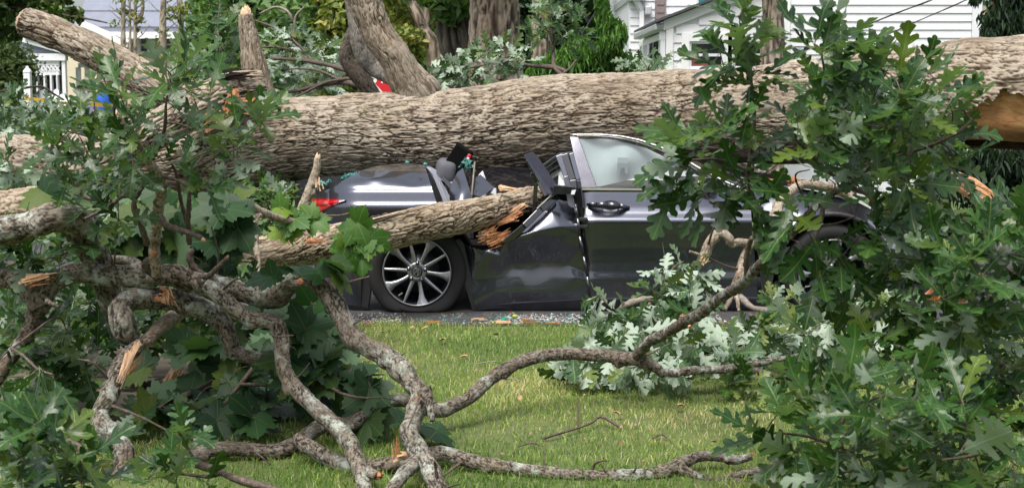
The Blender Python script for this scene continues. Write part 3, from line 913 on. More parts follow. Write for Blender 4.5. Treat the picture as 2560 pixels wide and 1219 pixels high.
def white_house():
    Y = 20.4
    x0 = XZ(1962, 100, Y)[0]; x1 = XZ(2440, 100, Y)[0]
    h = thing('white_house', ((x0+x1)/2, Y, 0), 'white clapboard house standing behind the fallen trunk', 'house')
    b = MB(); b.box((x0, Y, 0), (x1, Y+7, 5.8)); b.build('wall', M['trim_shaded'], h)
    planks(h, x0+.07, x1-.08, Y-.012, .75, 3.7, .116, M['siding'])
    c = MB(); c.box((x0-.02, Y-.04, 0), (x0+.065, Y+.1, 5.8)); c.build('corner_post', M['trim'], h)
    c = MB(); c.box((x1-.075, Y-.04, 0), (x1+.06, Y+.1, 5.8)); c.build('corner_post', M['trim_shaded'], h)
    wx0, wz1 = XZ(2186, 107, Y); wx1, _ = XZ(2262, 107, Y)
    window(h, wx0, wx1, wz1-.95, wz1, Y-.03, 'blind', .09)
    r = MB(); r.prism([(x0-.3, Y-.4, 5.7), (x1+.3, Y-.4, 5.7), (x1+.3, Y+3.5, 8.6), (x0-.3, Y+3.5, 8.6)], (0, 0, .12))
    r.prism([(x0-.3, Y+7.4, 5.7), (x1+.3, Y+7.4, 5.7), (x1+.3, Y+3.5, 8.6), (x0-.3, Y+3.5, 8.6)], (0, 0, .12))
    r.build('roof', M['shingle'], h)
    # gabled wing, nearer the street
    Yw = 18.9
    a0, ez = XZ(1668, 52, Yw); a1 = XZ(1955, 52, Yw)[0]
    gx, gz = XZ(1800, 0, Yw)
    slope = (gz-ez)/(gx-a0); mx = (a0+a1)/2; mx = a1; pz = ez+slope*(mx-a0)
    b = MB(); b.prism([(a0, Yw, 0), (a1, Yw, 0), (a1, Yw, pz-.03), (a0, Yw, ez-.03)], (0, 3.35, 0)); b.build('wing_wall', M['trim_shaded'], h)
    k = 0; z = .75
    while z < pz-.12:
        zt = z+.116
        l, r_ = a0+.085, a1-.03
        if zt > ez-.06:
            l = max(l, a0+(zt-ez+.10)/slope)
        if r_-l > .15: planks(h, l, r_, Yw-.012, z, z+.01, .116, M['siding'])
        z += .116; k += 1
    c = MB(); c.box((a0-.015, Yw-.04, 0), (a0+.08, Yw+.08, ez-.06)); c.build('corner_post', M['trim'], h)
    # raking fascia and roof edge
    for s, xe in ((1, a0),):
        f = MB(); f.prism([(xe-s*.05, Yw-.05, ez-.13), (mx, Yw-.05, pz-.11), (mx, Yw-.05, pz+.02), (xe-s*.05, Yw-.05, ez)], (0, .07, 0)); f.build('fascia', M['trim'], h)
        f = MB(); f.prism([(xe-s*.16, Yw-.14, ez-.03), (mx, Yw-.14, pz+.03), (mx, Yw-.14, pz+.065), (xe-s*.16, Yw-.14, ez+.005)], (0, 3.4, 0)); f.build('wing_roof', M['shingle'], h)
    # gutter along the receding side, downpipe
    f = MB(); f.box((a0-.16, Yw-.05, ez-.13), (a0-.035, Yw+3.3, ez-.035)); f.build('gutter', M['gutter'], h, bevel=.02)
    f = MB(); f.box((a0-.10, Yw-.02, ez-.25), (a0-.02, Yw+.04, ez-.13)); f.box((a0-.085, Yw-.015, 0), (a0-.022, Yw+.035, ez-.25)); f.build('downpipe', M['trim_shaded'], h)
    # side wall boards and its row of three tall panes
    z = .75
    while z < ez-.2:
        f = MB(); f.add([(a0, Yw+.1, z), (a0, Yw+3.3, z), (a0-.016, Yw+3.3, z), (a0-.016, Yw+.1, z), (a0+.002, Yw+.1, z+.118), (a0+.002, Yw+3.3, z+.118), (a0-.004, Yw+3.3, z+.118), (a0-.004, Yw+.1, z+.118)],
                        [(0, 1, 2, 3), (3, 2, 6, 7), (7, 6, 5, 4), (0, 3, 7, 4), (1, 5, 6, 2), (0, 4, 5, 1)])
        f.build('clapboard', M['siding'], h); z += .116
    wz1 = XZ(1640, 108, 20.4)[1]
    w = MB(); w.box((a0-.055, Yw+.45, wz1-1.15), (a0-.02, Yw+2.9, wz1+.09)); wo = w.build('window', M['trim'], h)
    for k in range(3):
        g = MB(); ya = Yw+.55+k*.78; g.box((a0-.062, ya, wz1-1.1), (a0-.052, ya+.66, wz1)); g.build('pane', M['glass_dark' if k < 2 else 'blind'], wo)
    wx0, z1 = XZ(1722, 104, Yw); wx1, z0 = XZ(1778, 172, Yw)
    window(h, wx0, wx1+.16, z0, z1, Yw-.03, 'glass_dark', .10, 0, True, 'curtain_red')
    wx0, z1 = XZ(1822, 104, Yw); window(h, wx0+.05, wx0+.46, z0, z1, Yw-.03, 'glass_dark', .07, 0, True)
    # two-storey part behind the wing
    Yb = 22.4
    c0 = XZ(1640, 20, Yb)[0]; c1 = x0+.4
    b = MB(); b.box((c0-.42, Yb, 0), (c1, Yb+5, 6.0)); b.build('rear_wall', M['trim_shaded'], h)
    planks(h, c0+.16, c1, Yb-.012, 2.2, 3.9, .125, M['siding'])
    planks(h, c0-.40, c0-.02, Yb-.012, .9, 3.9, .125, M['siding'])
    s = MB(); s.box((c0-.01, Yb-.05, 2.55), (c0+.14, Yb, 4.4))
    for k in range(14): s.box((c0+.01, Yb-.062, 2.6+k*.12), (c0+.12, Yb-.05, 2.65+k*.12))
    s.build('shutter', M['shutter'], h)
    wx0, wz = XZ(1740, 21, Yb); window(h, wx0, wx0+.25, wz, wz+.7, Yb-.03, 'teal', .05, 0, False)
    d = MB(); dx = XZ(1603, 60, Yb)[0]
    d.box((dx-.035, Yb-.10, 0), (dx+.035, Yb-.03, 2.75)); d.bar((dx, Yb-.06, 2.75), (dx-.10, Yb-.12, 2.92), .07, .07); d.build('downpipe', M['trim'], h)
    g = MB(); g.box((dx-.22, Yb-.2, 2.9), (dx+.05, Yb+3, 3.0)); g.build('gutter', M['gutter'], h)
    l = MB(); lx, lz = XZ(1615, 30, Yb); l.box((lx-.03, Yb-.22, lz-.06), (lx+.07, Yb-.02, lz+.08)); l.build('floodlight', M['gutter'], h, bevel=.02)
white_house()

def shed():
    Y = 23.5
    x0, z1 = XZ(1573, 116, Y); x1, z0 = XZ(1612, 150, Y)
    h = thing('garden_shed', ((x0+x1)/2, Y, 0), 'small dark shingled shed roof beside the white house', 'shed')
    b = MB(); b.box((x0-.35, Y+.06, 0), (x1-.02, Y+1.6, z0-.03)); b.build('wall', M['siding'], h)
    nb = 7; 
    for k in range(nb):
        za = z0+(z1-z0)*k/nb; ya = Y+.9*k/nb
        s = MB(); s.prism([(x0, ya-.012, za), (x1, ya-.012, za), (x1, ya+.9/nb+.03, za+(z1-z0)/nb), (x0, ya+.9/nb+.03, za+(z1-z0)/nb)], (0, -.004, .025)); s.build('shingle', M['shingle'], h)
    g = MB(); g.prism([(x0-.30, Y, z0-.35), (x0-.02, Y, z0-.35), (x0-.02, Y, z1-.12), (x0-.30, Y, z0-.02)], (0, .05, 0)); g.build('gable', M['siding'], h)
shed()

def cream_house():
    Y = 40.0
    x0 = XZ(165, 80, Y)[0]; x1 = XZ(508, 80, Y)[0]; ze = XZ(300, 84, Y)[1]
    h = thing('cream_house', ((x0+x1)/2, Y, 0), 'cream house with a large blue grey roof, far behind the sawn log', 'house')
    b = MB(); b.box((x0, Y, 0), (x1, Y+9, ze-.1)); b.build('wall', M['cream'], h)
    k = 0; z = 0.2
    xr0 = XZ(232, 40, Y)[0]
    r = MB(); r.prism([(xr0-.4, Y-.5, ze), (x1+.5, Y-.5, ze), (x1+.4, Y+4.5, ze+4.2), (xr0+.3, Y+4.5, ze+4.2)], (0, 0, .14))
    ro = r.build('roof', M['slate'], h)
    for k in range(9):           # shingle courses read as thin steps
        t0 = k/9; s = MB()
        s.prism([(xr0-.4+t0*.6, Y-.5+5*t0-.01, ze+4.2*t0+.145), (x1+.5, Y-.5+5*t0-.01, ze+4.2*t0+.145), (x1+.5, Y-.45+5*t0+.5, ze+4.2*t0+.145+.42), (xr0-.4+t0*.6, Y-.45+5*t0+.5, ze+4.2*t0+.145+.42)], (0, 0, .03))
        s.build('shingle_course', M['slate'], h)
    f = MB(); f.box((xr0-.4, Y-.58, ze-.16), (x1+.5, Y-.45, ze+.02)); f.build('fascia', M['trim'], h)
    g = MB(); xg0, zg0 = XZ(165, 110, Y-1.2); xg1, zg1 = XZ(305, 88, Y-1.2)
    gm, gz = XZ(200, 62, Y-1.2)
    g.prism([(xg0, Y-1.2, 0), (xg1, Y-1.2, 0), (xg1, Y-1.2, zg1-.3), (gm, Y-1.2, gz), (xg0, Y-1.2, gz-.2)], (0, 1.2, 0)); g.build('entry_wall', M['cream'], h)
    f = MB(); f.bar((gm, Y-1.3, gz+.06), (xg1+.2, Y-1.3, zg1-.22), .12, .16); f.build('fascia', M['trim'], h)
    window(h, XZ(412, 100, Y)[0], XZ(440, 100, Y)[0], XZ(0, 132, Y)[1], XZ(0, 92, Y)[1], Y-.03, 'glass_dark', .09)
    window(h, XZ(350, 100, Y)[0], XZ(372, 100, Y)[0], XZ(0, 132, Y)[1], XZ(0, 92, Y)[1], Y-.03, 'glass_dark', .09)
cream_house()

def porch():
    Y = 33.0
    x0 = XZ(80, 150, Y)[0]; x1 = XZ(165, 150, Y)[0]
    zt = XZ(0, 152, Y)[1]; zl = XZ(0, 164, Y)[1]; zb = XZ(0, 178, Y)[1]; zr = XZ(0, 118, Y)[1]
    h = thing('screened_porch', ((x0+x1)/2, Y, 0), 'white porch with a lattice frieze, dark screens and grey gable', 'porch')
    f = MB(); f.box((x0-.15, Y-.12, zt), (x1+.02, Y+.1, zt+.16)); f.box((x0, Y-.06, zb-.09), (x1-.15, Y+.05, zb)); f.box((x0, Y-.06, zl), (x1-.15, Y+.05, zt)); f.build('beam', M['trim'], h)
    n = 7; w = (x1-.15-x0)/n
    for k in range(n):
        l = MB(); a = x0+k*w
        l.bar((a, Y-.02, zb), (a+w, Y-.02, zl), .04, .05, (0, -1, 0)); l.bar((a, Y-.05, zl), (a+w, Y-.05, zb), .04, .05, (0, -1, 0)); l.build('lattice', M['trim'], h)
    for xx, ww in ((x1-.04, .08), (x0+.12, .03), (x0+.29, .036), (x0+.44, .036), (x0+.58, .026)):
        p = MB(); p.box((xx-ww/2, Y-.08, 0), (xx+ww/2, Y+.06, zb-.09 if ww < .06 else zt)); p.build('post', M['trim'], h)
    s = MB(); s.box((x0-.1, Y+.10, .1), (x1-.1, Y+.14, zl)); s.build('screen', M['screen'], h)
    g = MB(); g.prism([(x0-.7, Y-.02, zt+.165), (x1+.1, Y-.02, zt+.165), (x0-.1, Y-.02, zr+.12)], (0, .12, 0)); g.build('gable', M['slate'], h)
    r = MB(); r.bar((x0-.15, Y-.08, zr+.16), (x1+.3, Y-.08, zt+.12), .10, .14, (0, -1, 0)); r.build('fascia', M['trim'], h)
    r = MB(); r.prism([(x0-.1, Y-.2, zr+.2), (x1+.35, Y-.2, zt+.16), (x1+.35, Y+4, zt+.16), (x0-.1, Y+4, zr+.2)], (0, 0, .06)); r.build('roof', M['slate'], h)
    # side bay with slimmer posts and cream wall behind
    xa = XZ(196, 180, Y+1)[0]; xb = XZ(218, 180, Y+1)[0]
    for xx in (xa, xb):
        p = MB(); p.box((xx-.05, Y+.95, 0), (xx+.05, Y+1.05, zb+.1)); p.build('post', M['trim'], h)
    p = MB(); p.box((x1, Y+.9, zb+.1), (xb+.5, Y+1.1, zt-.04)); p.build('side_beam', M['trim_shaded'], h)
    p = MB(); p.box((x1, Y+2.4, 0), (xb+1.2, Y+2.5, zb+.1)); p.build('wall', M['cream'], h)
    return x0, x1
porch()

def adirondack(px, py, Y, rz, label):
    c = G(px, 0, 0) if False else P(px, py, Y); 
    t = thing('garden_chair', (c[0], Y, 0), label, 'chair', 'white garden chairs on the porch')
    def T(v):
        x, y, z = v; return (c[0]+x*math.cos(rz)-y*math.sin(rz), Y+x*math.sin(rz)+y*math.cos(rz), z)
    z0 = c[2]-1.05
    for k in range(5):
        x = -.24+k*.12; hh = 1.05-.10*abs(k-2)
        s = MB(); s.prism([T((x-.052, .05, z0+.32)), T((x+.052, .05, z0+.32)), T((x+.05, .30, z0+hh)), T((x, .312, z0+hh+.03)), T((x-.05, .30, z0+hh))], np.array(T((0, .025, 0)))-np.array(T((0, 0, 0)))); s.build('back_slat', M['trim'], t)
    s = MB(); s.prism([T((-.27, -.5, z0+.40)), T((.27, -.5, z0+.40)), T((.27, .08, z0+.30)), T((-.27, .08, z0+.30))], (0, 0, .03)); s.build('seat', M['trim'], t)
    for sx in (-1, 1):
        s = MB(); s.prism([T((sx*.36-.06, -.55, z0+.56)), T((sx*.36+.06, -.55, z0+.56)), T((sx*.36+.05, .2, z0+.56)), T((sx*.36-.05, .2, z0+.56))], (0, 0, .025)); s.build('armrest', M['trim'], t)
        s = MB(); s.bar(T((sx*.31, -.48, 0)), T((sx*.31, -.48, z0+.56)), .09, .03); s.build('leg', M['trim'], t)
        s = MB(); s.bar(T((sx*.29, .30, 0)), T((sx*.29, -.45, z0+.38)), .03, .1); s.build('leg', M['trim'], t)
adirondack(112, 228, 30.5, .5, 'white garden chair on the porch, left of the two')
adirondack(142, 226, 30.2, .35, 'white garden chair on the porch, right of the two')

def white_post():
    Y = 27.5
    p = P(68, 165, Y); s = S(68, 165, Y)
    b = P(68, 300, Y)
    zt = p[2]; x = p[0]
    t = thing('gate_post', (x, Y, 0), 'white square post with a pointed cap in front of the porch', 'post')
    w = 8.3*s
    m = MB(); m.box((x-w, Y-w, 0), (x+w, Y+w, zt-19*s)); m.build('shaft', M['trim'], t, bevel=.012)
    m = MB(); m.box((x-w*.92, Y-w*.92, zt-19*s), (x+w*.92, Y+w*.92, zt-17.5*s)); m.build('neck', M['gutter'], t)
    m = MB(); m.box((x-w*1.08, Y-w*1.08, zt-17.5*s), (x+w*1.08, Y+w*1.08, zt-13*s)); m.build('collar', M['trim'], t, bevel=.01)
    prof = [(1.05, -13), (1.0, -11), (.78, -8.5), (.50, -6), (.40, -4.5), (.46, -3.4), (.30, -1.4), (0.02, 0)]
    m = MB(); V = []; F = []
    for r_, z in prof:
        for k in range(8):
            a = math.pi/4*k+math.pi/8; V.append((x+w*1.08*r_*math.cos(a), Y+w*1.08*r_*math.sin(a), zt+z*s))
    for i in range(len(prof)-1):
        for k in range(8): F.append((i*8+k, i*8+(k+1) % 8, i*8+8+(k+1) % 8, i*8+8+k))
    m.add(V, F); m.build('cap', M['trim'], t)
white_post()

def tape():
    m, nt, b, _ = new_mat('yellow_tape')
    b.inputs['Base Color'].default_value = (.80, .42, .02, 1); b.inputs['Roughness'].default_value = .45
    pts = [(-60, 232, 26.8), (0, 238, 27), (40, 243, 27.2), (68, 247, 27.28), (110, 251, 27.6), (150, 257, 28), (200, 259, 28.3), (250, 262, 28.6), (300, 266, 29), (360, 262, 29.4), (420, 250, 30)]
    Q, s = catmull([(*P(*p), .02) for p in pts], .05)
    V = []
    for i, q in enumerate(Q):
        a = .5*math.sin(i*.11)+.3*math.sin(i*.29)
        V += [(q[0], q[1]-.038*math.sin(a), q[2]-.038*math.cos(a)), (q[0], q[1]+.038*math.sin(a), q[2]+.038*math.cos(a))]
    n = len(Q); i = np.arange(n-1)*2
    o = obj('barrier_tape', mesh_np('barrier_tape', V, np.stack([i, i+2, i+3, i+1], 1), None, m), None)
    tag(o, 'yellow barrier tape strung across behind the fallen tree', 'tape')
tape()

def neighbour():
    Y = 21.5
    x, _ = XZ(2462, 40, Y)
    h = thing('cream_porch_column', (x, Y, 0), 'cream porch column with green bands behind the drooping conifer', 'column')
    w = .058
    m = MB(); m.box((x-w, Y-w, 0), (x+w, Y+w, 4.2)); m.build('shaft', M['cream'], h)
    for py in (8, 43):
        z = XZ(0, py, Y)[1]; m = MB(); m.box((x-w-.012, Y-w-.012, z-.03), (x+w+.012, Y+w+.012, z+.03)); m.build('band', M['green_trim'], h)
    b = thing('brick_house', (x+1.5, 24, 0), 'brick house with a blue window behind the drooping conifer', 'house')
    m = MB(); m.box((x+.02, 24, 0), (x+4, 28, 5)); m.build('wall', M['brick_red'], b)
    window(b, x+.35, x+.7, 2.2, 3.4, 23.97, 'teal', .05)
neighbour()

# ------------------------------------------------------------ standing trees
def crown_np(blobs, n, size, seed, flat=.5, droop=0):
    rs = np.random.default_rng(seed)
    b = np.array(blobs, float)                      # x,y,z,rx,ry,rz
    wt = (b[:, 3]*b[:, 4]*b[:, 5])**.75; pick = rs.choice(len(b), n, p=wt/wt.sum())
    # clumps inside each blob
    nc = max(6, n//26)
    cb = rs.choice(len(b), nc, p=wt/wt.sum())
    d = rs.normal(0, 1, (nc, 3)); d /= np.linalg.norm(d, axis=1)[:, None]
    rad = rs.random(nc)**.45
    cc = b[cb, :3]+d*b[cb, 3:]*rad[:, None]
    k = rs.integers(0, nc, n)
    sp = np.minimum(b[cb, 3:].min(1), 1.0)[k]*.26
    p = cc[k]+rs.normal(0, 1, (n, 3))*sp[:, None]*np.array((1, 1, .75))
    a = rs.normal(0, 1, (n, 3)); a /= np.linalg.norm(a, axis=1)[:, None]
    if droop: a = a*np.array((.35, .35, 1)); a[:, 2] = -abs(a[:, 2])-.2; a /= np.linalg.norm(a, axis=1)[:, None]
    nn = (d[k]*.8+rs.normal(0, .6, (n, 3))+np.array((0, 0, flat)))
    nn -= a*np.sum(a*nn, 1)[:, None]; nn /= np.linalg.norm(nn, axis=1)[:, None]+1e-9
    x = np.cross(a, nn)
    s = size*(.6+.7*rs.random(n))[:, None]
    asp = .5 if not droop else .16
    fold = nn*s*.18
    V = np.stack([p-a*s*.5, p+x*s*asp*.55-a*s*.06+fold, p+a*s*.5, p-x*s*asp*.55-a*s*.06+fold], 1).reshape(-1, 3)
    i = np.arange(n)[:, None]*4
    tone = np.repeat(np.clip(.45*rs.random(nc)[k]+.55*rs.random(n), 0, 1), 4)
    return V, np.concatenate([i+np.array([[0, 1, 2]]), i+np.array([[0, 2, 3]])]), tone

def crown(parent, blobs, n, size, mat, seed, **kw):
    V, T, tone = crown_np(blobs, n, size, seed, **kw)
    return obj('crown', mesh_np('crown', V, None, T, M[mat], True, {'tone': tone}), parent)

def tree(label, base, trunk, blobs, n, size, mat, seed, bark_='bark_grey', limbs=(), name='tree', group=None, droop=0, bk=None):
    """trunk: world (x,y,z,r) list"""
    t = thing(name, base, label, 'tree', group)
    if trunk is not None:
        k = dict(seg=22, ds=.07, pl=.5, pw=.07, amp=.03, gnarl=.10, gfreq=2., furrow=True); k.update(bk or {})
        limb('trunk', trunk, M[bark_], t, **k)
    for l in limbs: limb('limb', l, M[bark_], t, seg=12, ds=.12, pl=.4, pw=.06, amp=.012, gnarl=.12, gfreq=3.)
    if blobs: crown(t, blobs, n, size, mat, seed, droop=droop)
    return t

def wpt(px, py, Y, rp): p = P(px, py, Y); return (p[0], p[1], p[2], rp*S(px, py, Y))
def blob(px, py, Y, rx, rz, ry=None): p = P(px, py, Y); s = S(px, py, Y); return (p[0], p[1], p[2], rx*s, (ry or rx)*s, rz*s)
def grounded(pts):
    """carry a trunk's lowest given point on down to the ground"""
    pts = list(pts); x, y, z, r = pts[-1]
    return [(x, y, -.1, r*1.12)]+pts[::-1]

# two big trunks by the road
t1 = tree('big oak with furrowed grey brown bark beside a darker trunk', P(1240, 300, 16)*np.array((1, 1, 0)), grounded([wpt(1236, -160, 16, 56), wpt(1236, -60, 16, 57), wpt(1236, 60, 16, 60), wpt(1240, 190, 16, 64)]),
     [blob(1230, -330, 16, 320, 160)], 1500, .22, 'cr_mid', 51, bk=dict(seg=90, ds=.022, pl=.30, pw=.05, amp=.035))
tree('dark furrowed trunk leaning close behind the big oak', P(1150, 300, 17)*np.array((1, 1, 0)), grounded([wpt(1122, -160, 17, 46), wpt(1128, -40, 17, 47), wpt(1138, 80, 17, 44), wpt(1156, 220, 17, 40)]),
     [blob(1135, -10, 16.6, 60, 55), blob(1060, -70, 16.8, 90, 60)], 1400, .16, 'cr_mid', 52, 'bark_dark', bk=dict(seg=70, ds=.025, pl=.34, pw=.05, amp=.035))
tree('slim tan trunk standing between the big oak and the shed', P(1355, 300, 25)*np.array((1, 1, 0)), grounded([wpt(1354, -120, 25, 23), wpt(1354, 120, 25, 25)]), [blob(1350, -220, 25, 150, 90)], 800, .25, 'cr_mid', 53, 'bark_grey', bk=dict(seg=30, ds=.05, pl=.3, pw=.05, amp=.03))
tree('tan trunk standing in front of the white house', P(1932, 300, 17)*np.array((1, 1, 0)), grounded([wpt(1930, -120, 17, 26), wpt(1931, 10, 17, 26), wpt(1932, 150, 17, 29)]), [blob(1930, -260, 17, 200, 100)], 900, .2, 'cr_mid', 54, 'bark_grey', bk=dict(seg=44, ds=.03, pl=.3, pw=.045, amp=.025))
tree('forked brown trunk leaning among the yellowing trees', P(1088, 300, 30)*np.array((1, 1, 0)), grounded([wpt(1010, -30, 30, 10), wpt(1038, 25, 30, 13), wpt(1062, 80, 30, 17), wpt(1085, 150, 30, 17)]),
     [blob(1040, -50, 30.5, 90, 60), blob(1020, 110, 30, 45, 70), blob(1075, 60, 31.5, 60, 70), blob(1000, 30, 31, 50, 60)], 2600, .17, 'cr_yel', 55, 'bark_grey',
     limbs=[[wpt(1060, 78, 30, 9), wpt(1066, 40, 30, 8), wpt(1060, -20, 30, 6)]])
# woodland left of centre
GW = 'green trees beyond the fallen trunk'
spec_trees = [
 ('bushy mid green tree beyond the snapped upright stub', 640, 60, 34, 120, 130, 'cr_mid', 61), ('round green tree beyond the leaning twin limbs', 780, 40, 33, 110, 120, 'cr_mid', 62),
 ('green tree with orange tinged leaves just left of the curved limb', 855, 130, 32, 60, 110, 'cr_yel', 63), ('tall green tree just right of the great leaning limb', 985, 40, 36, 90, 140, 'cr_mid', 64),
 ('grey green tree at the right end of the cream house', 545, 40, 37, 70, 120, 'cr_mid', 65)]
for lab, px, py, Y, rx, rz, mt, sd in spec_trees:
    b = P(px, py, Y)
    tree(lab, (b[0], Y, 0), grounded([wpt(px, py-60, Y, 5), wpt(px+4, py+60, Y, 8)]), [blob(px, py-30, Y, rx, rz), blob(px-rx*.6, py+50, Y-.5, rx*.7, rz*.6), blob(px+rx*.6, py+40, Y+.5, rx*.7, rz*.65), blob(px, py+110, Y, rx*.9, rz*.5)], 5200, .24, mt, sd, group=GW)
# dark conifers between the oak and the white house
for k, (px, Y, lab) in enumerate(((1310, 30, 'dark conifer just right of the big oak'), (1420, 31, 'dark conifer behind the cedar sprays'), (1530, 30, 'dark conifer left of the white house gutter'), (1600, 33, 'tallest dark conifer, half hidden by the white house'))):
    b = P(px, 100, Y)
    tree(lab, (b[0], Y, 0), grounded([wpt(px, -150, Y, 4), wpt(px, 60, Y, 10)]), [blob(px, -120, Y, 45, 90), blob(px, 0, Y, 65, 90), blob(px, 120, Y, 80, 90), blob(px, 220, Y, 85, 60)], 5200, .30, 'cr_dark', 71+k, 'bark_dark', name='conifer', group='dark conifers beside the white house', droop=0)
# left: drooping bough overhead, clipped shrub, saplings
b = P(-60, 60, 19)
tree('dark leaved tree hanging over the sawn end of the log', (b[0], 19, 0), grounded([wpt(-90, -80, 19, 26), wpt(-80, 120, 19, 30)]),
     [blob(0, 20, 19, 80, 50), blob(90, -10, 19, 70, 30), blob(-60, -60, 19, 150, 80), blob(150, 35, 18.6, 45, 26), blob(20, 80, 19.4, 40, 30), blob(200, 42, 18.5, 35, 14), blob(175, -5, 18.9, 40, 14)], 3000, .13, 'cr_hedge', 81, 'bark_dark',
     limbs=[[wpt(-80, 10, 19, 8), wpt(20, 15, 19, 6), wpt(110, 30, 18.8, 4), wpt(200, 44, 18.6, 2.5), wpt(268, 58, 18.5, 1.5)]])
b = P(35, 200, 30.6)
sh = thing('clipped_shrub', (b[0], 30.6, 0), 'rounded dark green clipped shrub left of the white post', 'shrub')
crown(sh, [blob(25, 190, 30.6, 58, 80), blob(5, 260, 30.6, 72, 60), blob(52, 240, 30.4, 35, 60)], 9000, .11, 'cr_hedge', 82)
limb('stem', grounded([wpt(25, 150, 30.6, 5), wpt(25, 230, 30.6, 6)]), M['bark_dark'], sh, seg=10, ds=.1, pl=.2, pw=.05, amp=.01)
for k, (px, r_, lean, lab) in enumerate(((308, 7, 2, 'thin bare sapling standing farthest left before the cream house'), (325, 3.5, -2, 'thread thin sapling second from left before the cream house'), (338, 5, 2, 'forked bare sapling with a crooked upper limb'), (407, 10, 4, 'straight pale sapling in the middle of the cream house'), (452, 10, -6, 'brownish sapling near the right end of the cream house'))):
    b = P(px, 200, 29)
    t = tree(lab, (b[0]+.0, 29, 0), grounded([wpt(px+lean, -40, 29, r_*.6), wpt(px, 60, 29, r_*.8), wpt(px+1, 170, 29, r_)]), [blob(px, 140, 29, 22, 34), blob(px+5, 40, 29, 30, 60), blob(px, 190, 29, 26, 20)], 130, .10, 'cr_yel', 90+k, 'bark_pale', name='sapling', group='bare saplings before the cream house',
         bk=dict(seg=10, ds=.08, pl=.12, pw=.05, amp=.008, furrow=False))
    if k == 2: limb('limb', [wpt(337, 60, 29, 4.5), wpt(352, 42, 29, 4.5), wpt(357, 15, 29, 4.5), wpt(352, -30, 29, 4)], M['bark_pale'], t, seg=8, ds=.06, pl=.1, pw=.05, amp=.006)
    rr = random.Random(k)
    for q in range(5):
        y0 = rr.uniform(0, 150); sg = rr.choice((-1, 1))
        obj('twig', twig_mesh('twig', [wpt(px, y0, 29, 2), wpt(px+sg*18, y0-14, 29, 1.3), wpt(px+sg*36, y0-34+rr.uniform(-8, 14), 29, .7)], M['twig_pale'], 5), t)
# right: weeping conifer
b = P(2530, 100, 17)
tree('dark conifer with drooping sprays above the split trunk', (b[0], 17, 0), grounded([wpt(2560, -100, 17, 10), wpt(2560, 120, 17, 13)]),
     [blob(2540, -20, 17, 50, 70), blob(2500, 60, 16.9, 36, 48), blob(2550, 75, 16.9, 50, 40), blob(2480, 92, 16.8, 30, 14), blob(2436, -6, 17, 18, 24)], 5200, .15, 'cr_dark', 101, 'bark_dark', name='conifer', droop=1)
b = P(2480, 440, 14)
tb = thing('low_conifer', (b[0], 14, 0), 'low dark conifer seen under the split trunk', 'shrub')
crown(tb, [blob(2480, 420, 14, 120, 60), blob(2380, 460, 14, 90, 60), blob(2550, 470, 14, 90, 70)], 3500, .14, 'cr_dark', 102, droop=1)
b = P(2260, 560, 13.5)
tb = thing('low_shrub', (b[0], 13.5, 0), 'low green shrub beyond the front end of the car', 'shrub')
crown(tb, [blob(2200, 560, 13.5, 90, 60), blob(2300, 560, 13.5, 90, 60), blob(2400, 590, 13.5, 90, 70), blob(2510, 590, 13.5, 90, 70), blob(2120, 590, 13.6, 60, 40)], 5000, .15, 'cr_hedge', 103)
# young tree in front of white house
for k, (px, py, lab) in enumerate(((2076, 40, 'narrow green cedar tip in front of the white siding'), (2143, 120, 'short green cedar tip in front of the white siding'))):
    b = P(px, py, 19)
    tree(lab, (b[0], 19, 0), grounded([wpt(px, py-45, 19, 1.5), wpt(px, py+60, 19, 4)]), [blob(px, py-10, 19, 9, 34), blob(px, py+50, 19, 18, 40)], 700, .09, 'cr_cedar', 110+k, 'bark_dark', name='cedar', bk=dict(seg=8, ds=.1))
# far wood closing the view, and an unseen tree row added behind the camera to darken the paintwork reflections
def wood(name, x0, x1, y0, y1, h, n, size, mat, seed, label, base=0):
    rs = np.random.default_rng(seed)
    bl = [(rs.uniform(x0, x1), rs.uniform(y0, y1), base+h*(.25+.55*rs.random()), 2.6, 2.6, h*.32) for _ in range(int((x1-x0)/2.2))]
    V, T, tone = crown_np(bl, n, size, seed)
    V[:, 2] = np.maximum(V[:, 2], .02)
    o = obj(name, mesh_np(name, V, None, T, M[mat], True, {'tone': tone}), None)
    tag(o, label, 'trees', None, 'stuff')
wood('woods', -34, 30, 50, 60, 9, 26000, .55, 'cr_mid', 201, 'distant wood closing the view behind the houses')
wood('woods', -16, 16, -13, -9, 11, 6000, .8, 'cr_dark', 203, 'dark row of trees added out of view to darken the paintwork reflections')

# overhead lines
def wire(name, pts, r, label):
    m = M.setdefault('wire', simple('black_cable', (.012, .012, .013), .6))
    Q = [(*P(px, py, Y), r) for px, py, Y in pts]
    o = obj(name, twig_mesh(name, Q, m, 6), None); tag(o, label, 'cable', 'downed service cables')
wire('service_cable', [(2060, 108, 17.6), (2150, 70, 17.3), (2250, 30, 17), (2340, -4, 16.7), (2460, -60, 16)], .0095, 'thick black cable crossing the white siding, upper one')
wire('service_cable', [(2090, 145, 17.6), (2180, 105, 17.3), (2290, 55, 17), (2412, 2, 16.7), (2500, -45, 16)], .0075, 'thin black cable crossing the white siding, lower one')
wire('service_cable', [(1440, 112, 19), (1470, 62, 19), (1500, 10, 19), (1520, -40, 19)], .013, 'black cable rising behind the cedar spray')

